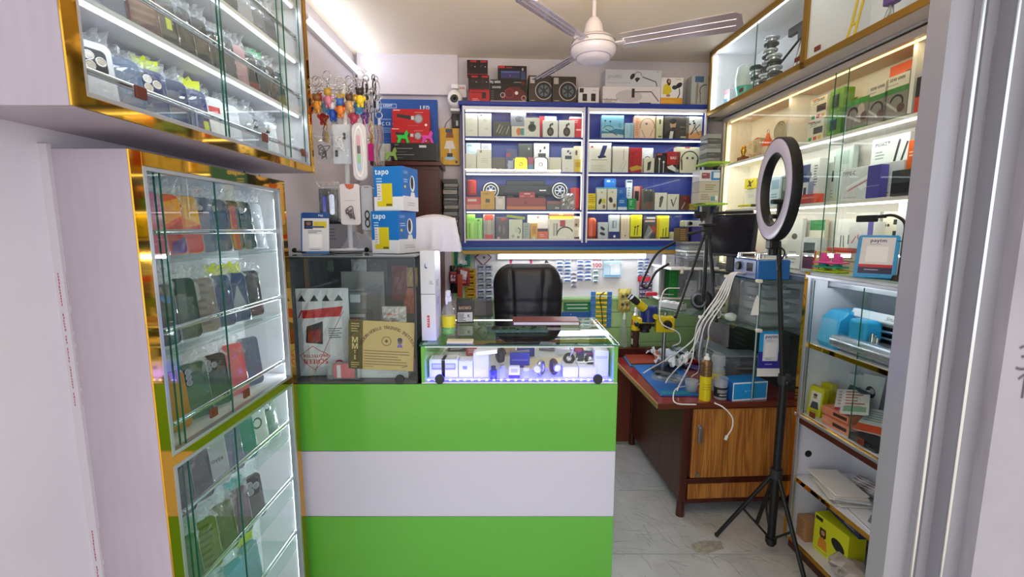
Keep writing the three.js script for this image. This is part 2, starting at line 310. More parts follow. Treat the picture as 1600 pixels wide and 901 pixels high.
// ================================================================ lights on the walls and ceiling
{ // tube light along the left-hand wall
  const t = thing('tube_light', 'slim white batten tube light slanting away along the upper wall', 'tube light', 'L', [3.05, 2.9, 0], 0);
  part(t, 'mount', rbox(0.92, 0.035, 0.03, 0.004, 0, 0, 0.015), M.white);
  part(t, 'light_tube', cyl(0.016, 0.016, 0.88).rotateZ(Math.PI / 2), glow('#f4f8ff', 2.4), [0, 0, 0.046]);
  for (const s of [-1, 1]) part(t, 'end_cap', cyl(0.018, 0.018, 0.03).rotateZ(Math.PI / 2), M.white, [s * 0.452, 0, 0.046]);
  ledLight('L', [3.05, 2.88, 0.08], 0.86, 0.03, [0, -0.5, 1], '#eef4ff', 6);
  ledLight('L', [3.05, 2.925, 0.085], 0.86, 0.03, [0, 1, 1.2], '#dfe8ff', 11);
}
{ // tube under the back display
  const t = thing('tube_light', 'long white tube light under the blue wall display', 'tube light', 'B', [0.482, 1.544, 0], 0);
  part(t, 'mount', rbox(1.2, 0.06, 0.03, 0.004, 0, 0, 0.03), M.white);
  part(t, 'light_tube', cyl(0.019, 0.019, 1.17).rotateZ(Math.PI / 2), glow('#f6f9ff', 7), [0, -0.002, 0.063]);
  ledLight('B', [0.482, 1.534, 0.1], 1.15, 0.03, [0, -0.7, 1], '#eef4ff', 44);
}
{ // batten hung inside the entrance, just above the view: the display glass mirrors it and the ceiling takes its warm light
  const t = thing('batten_light', 'warm batten light hung on two rods inside the entrance', 'tube light', 'W', [0.25, 2.44, -1.34]);
  part(t, 'mount', rbox(1.2, 0.03, 0.04, 0.004, 0, 0.02, 0.02), M.white);
  for (const x of [-0.45, 0.45]) part(t, 'rod', cyl(0.004, 0.004, 0.56, x, 0.313, 0.02, 8), M.steel);
  part(t, 'light_tube', cyl(0.015, 0.015, 1.16).rotateZ(Math.PI / 2), glow('#fff0da', 3), [0, -0.004, -0.012]);
  ledLight('W', [0.25, 2.45, -1.375], 1.14, 0.03, [0, 1.1, -1], '#ffe4be', 95);
  ledLight('W', [0.25, 2.43, -1.375], 1.14, 0.03, [0, -0.5, -1], '#fff0dc', 9);
}
{ // ceiling fan
  const f = thing('ceiling_fan', 'white three-blade ceiling fan with polished blades hanging from the ceiling', 'fan', 'W', [0.445, 2.73, -2.6], 0);
  const fm = mat('#d9d4de', 0.25), blade = mat('#c9bfcb', 0.16, 0.6);
  for (const [r0, y] of [[0.0925, -0.046], [0.1245, 0.0], [0.115, 0.032]]) part(f, 'trim_ring', new THREE.TorusGeometry(r0, 0.0022, 6, 40).rotateX(Math.PI / 2), mat('#8d8796', 0.3), [0, y, 0]);
  part(f, 'motor', lathe([[0.0, -0.075], [0.06, -0.072], [0.088, -0.06], [0.092, -0.045], [0.108, -0.04], [0.122, -0.02], [0.124, 0.01], [0.112, 0.03], [0.118, 0.034], [0.1, 0.05], [0.03, 0.062], [0, 0.062]], 36), fm);
  part(f, 'canopy', lathe([[0.052, 0.06], [0.056, 0.075], [0.046, 0.12], [0.03, 0.15], [0.014, 0.16], [0, 0.16]], 24), fm);
  part(f, 'rod', cyl(0.011, 0.011, 0.18, 0, 0.21, 0), fm);
  for (const [a, len] of [[24, 0.6], [128, 0.52], [243, 0.48]]) {
    const g = poly([[0.15, -0.058], [0.2, -0.062], [0.12 + len - 0.03, -0.07], [0.12 + len, -0.05], [0.12 + len + 0.012, 0.02], [0.12 + len - 0.02, 0.062], [0.2, 0.056], [0.15, 0.052]], 0.003, 0.0008).rotateX(-Math.PI / 2).rotateX(-0.3);
    const b = part(f, 'blade', g, blade, [0, 0.012, 0], [0, -a * Math.PI / 180, 0]);
    part(b, 'blade_rib', merge([bar([0.17, 0.007, 0.022], [0.1 + len, 0.007, 0.022], 0.005, 6), bar([0.17, -0.006, -0.02], [0.1 + len, -0.006, -0.02], 0.005, 6)]), blade);
    part(b, 'blade_arm', merge([rbox(0.08, 0.008, 0.03, 0.003, 0.135, -0.002, 0), cyl(0.005, 0.005, 0.016, 0.165, 0, 0.02), cyl(0.005, 0.005, 0.016, 0.165, 0, -0.02)]), fm);
  }
}

// ================================================================ left-hand case cabinets
// sheets of glass with green cut edges; w x h, standing at z = 0
function glassDoor(parent, x, y, z, w, h, pull, edges = true) {
  const g = part(parent, 'glass_door', new THREE.PlaneGeometry(w, h), M.glass, [x, y + h / 2, z]);
  if (edges) for (const s of [-1, 1]) part(g, 'cut_edge', box(0.0022, h, 0.0045), M.edge, [s * w / 2, 0, 0]);
  if (pull !== undefined) part(g, 'pull', rbox(0.034, 0.03, 0.008, 0.003), M.brown, [pull, -h / 2 + 0.04, 0.005]);
  return g;
}
function rail(parent, x0, x1, y, z) {
  const r = part(parent, 'rail', cyl(0.0085, 0.0085, x1 - x0, 0, 0, 0, 14).rotateZ(Math.PI / 2), M.chrome, [(x0 + x1) / 2, y, z]);
  for (const s of [-1, 1]) part(r, 'bracket', cyl(0.011, 0.011, 0.012, 0, 0, 0, 14).rotateZ(Math.PI / 2), M.chrome, [s * (x1 - x0) / 2, 0, 0]);
}
const L_ROWS = [1.667, 1.397, 1.125, 0.847, 0.578, 0.323];     // shelf heights of the tall cabinet
{
  const c = thing('display_cabinet', 'tall glass-fronted cabinet of phone cases with gold mirror edging and lilac end panel', 'cabinet', 'L', [1.535, 0, 0]);
  // local x -0.385 .. 0.385 runs into the room, z 0 .. 0.21 out of the wall
  part(c, 'end_panel', rbox(0.018, 1.92, 0.21, 0.002, -0.376, 0.99, 0.105), M.lilac);
  part(c, 'end_panel', rbox(0.018, 1.92, 0.21, 0.002, 0.376, 0.99, 0.105), M.inner);
  part(c, 'back_panel', box(0.734, 1.9, 0.01, 0, 0.99, 0.006), M.inner);
  part(c, 'top_panel', box(0.734, 0.018, 0.205, 0, 1.941, 0.103), M.inner);
  part(c, 'bottom_panel', box(0.734, 0.08, 0.2, 0, 0.04, 0.1), M.lilac);
  L_ROWS.forEach((y, i) => part(c, 'shelf', i === 2 ? box(0.73, 0.02, 0.19, 0, y - 0.01, 0.1) : metric(rbox(0.73, 0.012, 0.185, 0.002, 0, y - 0.006, 0.1)), i === 2 ? M.inner : M.glass));
  // gold mirror facing around the openings
  const fz = 0.2125;
  const F = (x, y, w, h) => part(c, 'mirror_trim', rbox(w, h, 0.005, 0.001), M.gold, [x, y, fz]);
  F(-0.366, 0.995, 0.038, 1.91); F(0.366, 0.995, 0.038, 1.91); F(0, 1.932, 0.694, 0.036); F(0, 1.1, 0.694, 0.028); F(0, 0.075, 0.694, 0.07);
  for (const [y0, y1] of [[1.114, 1.914], [0.11, 1.086]]) {
    for (const s of [-1, 1]) part(c, 'door_track', rbox(0.014, y1 - y0, 0.022, 0.002), M.alu, [s * 0.34, (y0 + y1) / 2, 0.204]);
    for (const y of [y0 + 0.006, y1 - 0.006]) part(c, 'door_track', rbox(0.67, 0.012, 0.022, 0.002), M.alu, [0, y, 0.204]);
    glassDoor(c, -0.31, y0 + 0.01, 0.209, 0.05, y1 - y0 - 0.02);
    glassDoor(c, -0.17, y0 + 0.01, 0.2, 0.25, y1 - y0 - 0.02, 0.02);
    glassDoor(c, 0.14, y0 + 0.01, 0.206, 0.39, y1 - y0 - 0.02, -0.12);
  }
  for (const y of [1.743, 1.466, 1.19, 0.913, 0.651, 0.391]) rail(c, -0.33, 0.33, y, 0.186);
  part(c, 'light_strip', rbox(0.006, 1.75, 0.006, 0.001), glow('#f4f8ff', 2.2), [0.362, 1.0, 0.18]);
  ledLight('L', [1.535 + 0.355, 1.0, 0.185], 0.012, 1.75, [-1, 0, -0.35], '#f0f6ff', 17);
}
const U_ROWS = [2.03, 2.255, 2.48, 2.70];
{
  const c = thing('hanging_cabinet', 'hanging glass-fronted cabinet of phone cases above the tall cabinet', 'cabinet', 'L', [1.515, 2.0, 0]);
  const W2 = 0.565, D = 0.272;
  part(c, 'end_panel', rbox(0.018, 0.98, D, 0.002, -W2 + 0.009, 0.49, D / 2), M.lilac);
  part(c, 'end_panel', rbox(0.018, 0.98, D, 0.002, W2 - 0.009, 0.49, D / 2), M.inner);
  part(c, 'bottom_panel', rbox(2 * W2 - 0.038, 0.025, D - 0.004, 0.002, 0, 0.0125, D / 2), M.lilac);
  part(c, 'back_panel', box(2 * W2 - 0.04, 0.95, 0.01, 0, 0.5, 0.006), M.inner);
  part(c, 'top_panel', box(2 * W2 - 0.04, 0.02, D - 0.004, 0, 0.97, D / 2), M.inner);
  const F = (x, y, w, h) => part(c, 'mirror_trim', rbox(w, h, 0.005, 0.001), M.gold, [x, y, D + 0.003]);
  F(-W2 + 0.018, 0.49, 0.036, 0.98); F(W2 - 0.014, 0.49, 0.028, 0.98); F(0, 0.014, 2 * W2 - 0.064, 0.028); F(0, 0.97, 2 * W2 - 0.064, 0.02);
  for (const y of [0.034, 0.956]) part(c, 'door_track', rbox(2 * W2 - 0.07, 0.012, 0.022, 0.002), M.alu, [0, y, D - 0.008]);
  for (const s of [-1, 1]) part(c, 'door_track', rbox(0.012, 0.92, 0.022, 0.002), M.alu, [s * (W2 - 0.04), 0.495, D - 0.008]);
  for (const y of [0.245, 0.47, 0.69]) {
    part(c, 'shelf', rbox(2 * W2 - 0.045, 0.012, D - 0.035, 0.002, 0, y, D / 2 - 0.006), M.inner);
    part(c, 'light_strip', rbox(2 * W2 - 0.1, 0.007, 0.008, 0.001), glow('#f4f8ff', 2.6), [0, y - 0.0105, D - 0.034]);
    ledLight('L', [1.515, 2.0 + y - 0.018, D - 0.034], 2 * W2 - 0.12, 0.014, [0, -1, -0.25], '#eef4ff', 10);
  }
  for (const y of [0.095, 0.325, 0.565]) { rail(c, -W2 + 0.03, W2 - 0.03, y, D - 0.032); }
  glassDoor(c, -0.27, 0.04, D - 0.012, 0.5, 0.91, -0.1);
  glassDoor(c, 0.16, 0.04, D - 0.004, 0.42, 0.91, 0.01);
  glassDoor(c, 0.43, 0.04, D - 0.012, 0.18, 0.91, 0.06);
}
// ---- phone cases
const caseShape = slab(0.078, 0.158, 0.011, 0.014, 0.0025, 4), caseShapeTall = slab(0.08, 0.166, 0.012, 0.014, 0.0025, 4);
const lensRing = new THREE.TorusGeometry(0.0075, 0.0022, 5, 12), lensDisc = cyl(0.0062, 0.0062, 0.003, 0, 0, 0, 12).rotateX(Math.PI / 2);
const camPlates = { tri: slab(0.036, 0.037, 0.004, 0.008, 0.0008, 3), col: slab(0.022, 0.052, 0.004, 0.008, 0.0008, 3), big: slab(0.05, 0.058, 0.005, 0.01, 0.001, 3) };
const bags = [0, 1, 2].map((k) => {
  const nu = 18, nv = 12, pos = [], idx = [], W = 0.045, Hb = 0.162;
  for (let j = 0; j <= nv; j++) for (let i = 0; i <= nu; i++) {
    const a = i / nu * Math.PI * 2, t = j / nv, open = t < 0.72 ? 1 : Math.max(0.12, 1 - (t - 0.72) / 0.3), n = (noise2(i % nu * 0.9 + k * 31, j * 0.9 + 7) - 0.5) * (t > 0.8 ? 0.022 : 0.004);
    pos.push(Math.cos(a) * W * (0.98 - 0.06 * t * noise2(j, k)) + n * 0.3, t * Hb + (t > 0.85 ? (noise2(i * 0.7, k * 9) - 0.5) * 0.03 : 0), Math.sin(a) * 0.0085 * open + n + (t > 0.7 ? (t - 0.7) * (0.03 - 0.05 * k / 2) : 0));
  }
  for (let j = 0; j < nv; j++) for (let i = 0; i < nu; i++) { const a = j * (nu + 1) + i, b = a + nu + 1; idx.push(a, a + 1, b, a + 1, b + 1, b); }
  const g = new THREE.BufferGeometry(); g.setAttribute('position', new THREE.Float32BufferAttribute(pos, 3)); g.setIndex(idx); const f = g.toNonIndexed(); f.computeVertexNormals(); f.setAttribute('uv', new THREE.BufferAttribute(new Float32Array(f.attributes.position.count * 2), 2)); return f;
});
const bagTops = [0, 1, 2].map((k) => {                  // crumpled mouth of a bag
  const g = new THREE.PlaneGeometry(0.092, 0.062, 12, 7).toNonIndexed();
  bend(g, (x, y, z) => { const t = (y + 0.031) / 0.062, n = noise2(x * 150 + k * 40, y * 170 + k * 13) - 0.5, m = noise2(x * 60 + k * 11, y * 40) - 0.5; return [x * (1 - 0.16 * t * t) + n * 0.006, y + 0.031 - 0.012 * t + m * 0.016 * t, n * 0.024 * (0.3 + t) + (m * 0.03 - 0.006) * t]; });
  return g;
});
const cardHead = poly([[-0.03, 0], [0.03, 0], [0.034, 0.035], [0.01, 0.03], [0, 0.042], [-0.012, 0.03], [-0.034, 0.036]], 0.001);
let bagCount = 0;
// spec: [words, colour or print, camera kind, options]
function phoneCase(words, where, look, cam, x, y, z, turn, o = {}) {
  const t = thing('phone_case', words + where, 'phone case', 'L', [x, y, z], turn, 'phone cases in the glass cabinets');
  t.scale.set(...(o.size || [1, 1, 1]));
  let g = o.tall ? caseShapeTall : caseShape, m;
  if (look.includes(' ')) { const P = print(0.078, 0.158, look); g = mapFaces(g.clone(), { z: P }, tint(/b (\S+?);/.exec(look + ';')?.[1] || '#888888')); m = sheetMat(P.sheet, 0.3); } else m = mat(look, o.rough || 0.35, 0);
  const lean = -0.14;
  const sh = part(t, 'shell', g, m, [0, 0.002, 0.018], [lean, 0, 0]);
  if (cam) {
    const h = cam === 'col' ? 0.052 : cam === 'big' ? 0.058 : 0.037, px = cam === 'big' ? 0 : cam === 'col' ? -0.02 : -0.014;
    const cp = part(sh, 'camera_plate', camPlates[cam], o.plate ? mat(o.plate, 0.3) : M.dark, [px, 0.15 - h - 0.004, 0.0105]);
    const spots = cam === 'col' ? [[0, 0.012], [0, 0.027], [0, 0.042]] : cam === 'big' ? [[-0.011, 0.04], [-0.011, 0.017], [0.012, 0.03]] : [[-0.009, 0.027], [-0.009, 0.01], [0.009, 0.018]];
    for (const [a, b] of spots) part(cp, 'lens', mergedLens(cam === 'big' ? 1.35 : 1), M.steel, [a, b, 0.0045]);
  }
  if (o.head) part(t, 'header_card', cardHead, mat(o.head, 0.5), [0, 0.158, -0.004], [lean, 0, 0]);
  if (!o.bare) part(t, 'clear_bag', bags[bagCount % 3], M.film, [0, 0.002, 0.0235], [lean, 0, 0]), part(t, 'bag_mouth', bagTops[bagCount++ % 3], M.crinkle, [0, 0.146, 0.002], [lean, 0, 0]);
  return t;
}
const lensCache = {};
function mergedLens(s) { return lensCache[s] ??= merge([lensRing.clone().scale(s, s, 1), lensDisc.clone().scale(s, s, 1)]); }
const lowerNames = ['on the top shelf of the tall cabinet', 'on the second shelf of the tall cabinet', 'on the third shelf of the tall cabinet', 'on the fourth shelf of the tall cabinet', 'on the fifth shelf of the tall cabinet', 'on the lowest shelf of the tall cabinet'];
const upperNames = ['on the bottom shelf of the hanging cabinet', 'on the middle shelf of the hanging cabinet', 'on the upper shelf of the hanging cabinet'];
const caseRows = [
  ['lower', 0, 1.2, 0.078, [
    ['white case with blue lower half ', 'b #e8e9ee; r 0 .45 1 .55 #2f7fd0; r .12 .05 .3 .3 #c9ced8', 'col', { plate: '#d9dde6' }], ['pink gradient phone case ', 'b #d884a8; r 0 .5 1 .5 #e06a86; r .1 .06 .4 .02 #f0b4c8', null, {}], ['orange and red flame-print phone case ', 'b #e8552c; p 0 .2 1 .05 1 .35 0 .6 #f2a23a; p 0 .7 1 .4 1 1 0 1 #c43a2c; p .5 .8 1 .7 1 1 .4 1 #5a3f8a', null, {}],
    ['yellow and red print phone case ', 'b #e5902f; p 0 0 1 0 1 .5 0 .3 #eab341; p 0 .6 1 .5 1 1 0 1 #cf3b2a', 'col', { plate: '#b33a44' }], ['slate blue phone case ', '#5a6f8e', 'tri', {}], ['dark blue-grey phone case ', '#41536b', 'tri', { plate: '#2b3a50' }], ['black phone case with rainbow stripe ', 'b #2b3336; p .5 .1 .8 .1 .8 1 .5 1 #c9463a; p .45 .4 .55 .2 .6 1 .45 1 #d08a3a; p .8 .2 .88 .2 .88 1 .8 1 #3f7d6a', 'col', {}], ['dark green phone case ', '#22403c', 'tri', { plate: '#16302c' }], ['smoke grey phone case with clear edge ', '#8a9096', 'col', { plate: '#b9bec4' }]]],
  ['lower', 1, 1.2, 0.088, [
    ['black case with violet edge ', 'b #23242e; r .2 0 .3 1 #4a35b0', null, {}], ['dark case with blue tag ', 'b #3c4656; e .7 .25 .2 .12 .2 #2f78c8; T .1 .3 .2 6 .07 #b9c4d0', null, {}], ['forest green phone case ', '#2c4a40', null, { tall: 1 }], ['taupe phone case with printed pattern ', 'b #8d847e; T .2 .1 .6 6 .14 #6d655f; c .3 .15 .1 #b7aea6', 'col', { plate: '#a39a92' }], ['navy phone case ', '#3a4f78', null, { head: '#dbe63a' }], ['navy case with silver triangle ', 'b #42557c; p .1 .8 .55 .25 .95 .8 #aab0ba', null, { head: '#e3ec2e' }], ['charcoal case with maroon base ', 'b #35383f; r 0 .7 1 .3 #5a2f38', null, {}]]],
  ['lower', 2, 1.2, 0.098, [
    ['deep green boxed case ', '#17342c', null, { tall: 1, bare: 1 }], ['tan leather phone case ', '#b07a3c', 'col', { plate: '#c9953f', bare: 1 }], ['olive green phone case ', '#2f5a48', 'col', { plate: '#24463a' }], ['maroon and green phone case ', 'b #3f3a3c; r 0 .4 1 .6 #2d4f42', 'tri', {}], ['coral red phone case ', '#e0606a', null, { tall: 1 }], ['lavender grey phone case ', '#70788f', null, { tall: 1, bare: 1 }]]],
  ['lower', 3, 1.17, 0.085, [
    ['white case with red flowers ', 'b #e6e4e2; c .5 .3 .2 #d03a40; c .6 .6 .16 #d85050', null, {}], ['black flip phone case ', '#2b2d33', null, {}], ['dark grey flip phone case ', '#44474f', null, {}], ['pale grey case with dark lettering ', 'b #b9bcc0; t COVER .5 .5 .2 #3a3d44', null, {}], ['violet-grey phone case ', '#7c7f9e', null, {}], ['teal phone case ', '#2f8f86', null, {}], ['white case with black ring ', 'b #dfe3e0; o .5 .4 .22 .07 #3a4440', null, {}], ['dark green clear-edged case ', '#3f5c50', 'tri', {}]]],
  ['lower', 4, 1.2, 0.088, [
    ['sea green phone case ', '#3f8f78', null, {}], ['brown and green phone case ', 'b #4f6b4c; r 0 0 .4 1 #7a5a44', null, {}], ['olive printed phone case ', 'b #6b7a3a; T .1 .1 .8 7 .12 #4a5a28', null, {}], ['dark olive phone case ', '#56682e', null, {}], ['plum phone case ', '#6a5560', null, { head: '#3cc8c8' }], ['black case with silver lens ', '#4a4a46', 'big', {}]]],
  ['lower', 5, 1.32, 0.1, [['mint green phone case ', '#6fae8e', null, {}], ['leaf green phone case ', '#3d8a5a', null, {}], ['sky blue phone case ', '#6fb3c8', null, {}], ['pale blue phone case ', '#84aebf', null, { head: '#d8e23a' }]]],
  ['upper', 0, 1.05, 0.082, [
    ['red soft phone case ', '#d8363c', null, {}], ['large white case with three black camera lenses ', '#dfe0e6', 'big', { tall: 1 }], ['steel blue phone case ', '#51688a', null, {}], ['navy case with yellow header card ', '#323f6e', 'big', { head: '#d9e21f', plate: '#2a3560' }], ['dark navy phone case ', '#2c3a5e', null, {}], ['indigo case with yellow sticker ', 'b #354575; r .7 .6 .22 .25 #d6dc2a', null, { head: '#dfe62a' }], ['white handset box with red print ', 'b #e6e6e6; r .3 .2 .5 .12 #c8444a', null, { bare: 1 }], ['white slim phone case ', '#dcdfe4', null, {}], ['silver phone case ', '#a9aeb6', null, {}], ['grey camera-hole phone case ', '#8b9098', 'tri', {}], ['pearl white phone case ', '#e2e4e8', 'tri', {}]]],
  ['upper', 1, 1.3, 0.072, [
    ['maroon print phone case ', 'b #6a4a4c; T .1 .1 .8 6 .14 #8a6a6c', null, {}], ['charcoal case with yellow tag ', 'b #3c3e42; r .6 .3 .2 .3 #cdd63a', null, {}], ['black case with silver fold ', '#25262a', null, {}], ['jet black phone case ', '#1b1c20', null, {}], ['black glossy phone case ', '#2f3136', null, { rough: 0.12 }], ['graphite phone case ', '#474a50', 'tri', {}], ['dusty pink phone case ', '#b08a90', null, {}], ['black and red phone case ', 'b #2c2a2c; r 0 .7 1 .3 #8a3a36', null, {}], ['case with mint header card ', '#3a4246', null, { head: '#59c890' }], ['dark brown phone case ', '#4a3a34', 'tri', {}], ['grey-black phone case ', '#3c4046', null, {}]]],
  ['upper', 2, 1.6, 0.085, [['coal black phone case ', '#26272b', null, {}], ['dark grey phone case ', '#4b4d52', null, {}], ['dove grey phone case ', '#a7a6ae', 'tri', {}], ['mid grey phone case ', '#7b7c84', null, {}], ['slate phone case ', '#565a66', null, {}]]],
];
for (const [which, k, x0, dx, list] of caseRows) list.forEach(([words, look, cam, o], i) => {
  const low = which === 'lower', y = (low ? L_ROWS[k] : 2.0 + [0.025, 0.251, 0.476][k]) + 0.003;
  const n = list.length, a = low ? Math.max(1.228, x0) : x0, step = Math.min(dx * 1.05, ((low ? 1.84 : 2.0) - a) / Math.max(1, n - 1));
  phoneCase(words, low ? lowerNames[k] : upperNames[k], look, cam, a + i * step, y, low ? 0.11 : 0.16, -0.36 - 0.02 * Math.sin(i * 2.3 + k), { ...o, size: low ? [1.12, 1.17, 1.12] : [1, 1, 1] });
});

// ================================================================ the counter
{
  const c = thing('shop_counter', 'long counter faced with glossy green and white bands', 'counter', 'W', [-0.264, 0, -1.98]);
  // local x -0.748 .. 0.748, z 0 (front) .. -0.64
  part(c, 'carcass', box(1.49, 0.98, 0.62, 0, 0.53, -0.33), M.darkWood);
  for (const [y0, y1, m] of [[0.723, 1.046, M.green], [0.393, 0.719, M.whiteLam], [0.065, 0.389, M.green]]) part(c, 'front_panel', rbox(1.496, y1 - y0, 0.018, 0.001, 0, (y0 + y1) / 2, -0.009), m);
  for (const y of [0.721, 0.391]) part(c, 'joint_strip', box(1.496, 0.004, 0.014, 0, y, -0.009), M.steel);
  part(c, 'side_panel', rbox(0.012, 0.98, 0.6, 0.001, 0.748, 0.555, -0.32), M.green);
  part(c, 'kick_board', box(1.46, 0.064, 0.5, 0, 0.032, -0.3), M.black);
}
{ // dark tall glass case standing on the counter
  const c = thing('glass_case', 'tall dark-edged glass case standing on the counter', 'glass case', 'W', [-0.723, 1.0468, -1.985]);
  const w = 0.575, h = 0.585, d = 0.5, bm = mat('#24272a', 0.3);
  part(c, 'base_board', rbox(w, 0.012, d, 0.002, 0, 0.006, -d / 2), mat('#4a4d50', 0.5));
  part(c, 'back_board', box(w, h - 0.02, 0.008, 0, h / 2, -d), mat('#3d3f42', 0.6));
  part(c, 'end_board', box(0.008, h - 0.02, d - 0.02, -w / 2 + 0.005, h / 2, -d / 2), mat('#55585c', 0.6));
  part(c, 'glass_front', new THREE.PlaneGeometry(w, h - 0.02), M.glass, [0, h / 2, 0]);
  part(c, 'glass_side', new THREE.PlaneGeometry(d, h - 0.02).rotateY(Math.PI / 2), M.glass, [w / 2, h / 2, -d / 2]);
  part(c, 'glass_top', rbox(w + 0.012, 0.006, d + 0.012, 0.001, 0, h, -d / 2), mat('#6f7a7c', 0.08));
  part(c, 'edge_strip', box(w, 0.007, 0.006, 0, h - 0.006, 0.002), bm);
  part(c, 'edge_strip', box(0.008, h - 0.02, 0.008, w / 2, h / 2, 0.001), bm);
  part(c, 'lock_knob', cyl(0.021, 0.021, 0.012, 0, 0, 0, 24).rotateX(Math.PI / 2), M.dark, [0.209, 0.0235, 0.007]);
  part(c, 'door_handle', tube([[0, 0, 0], [0.02, 0, 0.012], [0.022, 0.06, 0.014], [0.02, 0.12, 0.012], [0, 0.12, 0]], 0.004, 20), M.white, [-w / 2 - 0.02, 0.19, 0.01]);
}
{ // low glass case with blue LEDs
  const c = thing('glass_case', 'low glass-topped counter case lit by blue LEDs', 'glass case', 'W', [0.034, 1.0468, -1.985]);
  const w = 0.9, h = 0.181, d = 0.66;
  part(c, 'base_board', rbox(w, 0.008, d, 0.002, 0, 0.004, -d / 2), mat('#e6e6ee', 0.4));
  for (const s of [-1, 1]) part(c, 'end_panel', rbox(0.018, h - 0.008, d, 0.002, s * (w / 2 - 0.009), h / 2, -d / 2), M.green);
  part(c, 'glass_front', new THREE.PlaneGeometry(w - 0.036, h - 0.016), M.glass, [0, h / 2, -0.004]);
  part(c, 'glass_top', new THREE.PlaneGeometry(w + 0.01, d).rotateX(-Math.PI / 2), M.glass, [0, h, -d / 2]);
  part(c, 'cut_edge', box(w + 0.01, 0.006, 0.003, 0, h, 0.001), M.edge);
  for (const s of [-1, 1]) part(c, 'cut_edge', box(0.003, 0.006, d, s * (w / 2 + 0.005), h, -d / 2), M.edge);
  part(c, 'front_rail', box(w - 0.03, 0.006, 0.008, 0, h - 0.008, -0.006), M.alu);
  for (let i = 0; i < 26; i++) part(c, 'led_bulb', ball(0.0055, 0, 0, 0, 8), glow('#c4caff', 7), [-0.42 + i * 0.0336, 0.012, -0.014]);
  part(c, 'light_strip', box(w - 0.04, 0.004, 0.008, 0, 0.009, -0.012), glow('#2a22ff', 1.4));
  part(c, 'light_strip', box(w - 0.3, 0.006, 0.008, -0.1, h - 0.012, -d + 0.03), glow('#fffaf0', 3));
  for (const x of [683, 930]) void x;
  part(c, 'lock_knob', cyl(0.022, 0.022, 0.01, 0, 0, 0, 24).rotateX(Math.PI / 2), M.dark, [-0.365, 0.0245, 0.0055]);
  part(c, 'lock_knob', cyl(0.022, 0.022, 0.01, 0, 0, 0, 24).rotateX(Math.PI / 2), M.dark, [0.359, 0.0245, 0.0055]);
  ledLight('W', [0.025, 1.064, -2.004], 0.86, 0.012, [0, 0.45, -1], '#2b20ff', 75);
  ledLight('W', [0.025, 1.212, -2.0], 0.86, 0.012, [0, -1, -0.6], '#f4f6ff', 5);
  ledLight('W', [-0.07, 1.21, -2.61], 0.6, 0.01, [0, -0.6, 1], '#fff6ea', 8);
}
// soft pouch: a pillow of film or foil, base at y = 0
function pouch(w, h, d, k = 1, seg = 10) {
  const g = new THREE.BoxGeometry(w, h, d, seg, seg, 1).toNonIndexed();
  return bend(g, (x, y, z) => { const u = Math.abs(x) / (w / 2), v = Math.abs(y) / (h / 2), b = Math.sqrt(Math.max(0, (1 - u ** 4) * (1 - v ** 4))), n = noise2(x * 90 + k * 17, y * 90 + k * 5) - 0.5; return [x * (1 - 0.05 * v * v * b), y + h / 2, z * (0.08 + b) + n * d * 0.5 * (0.3 + b)]; });
}
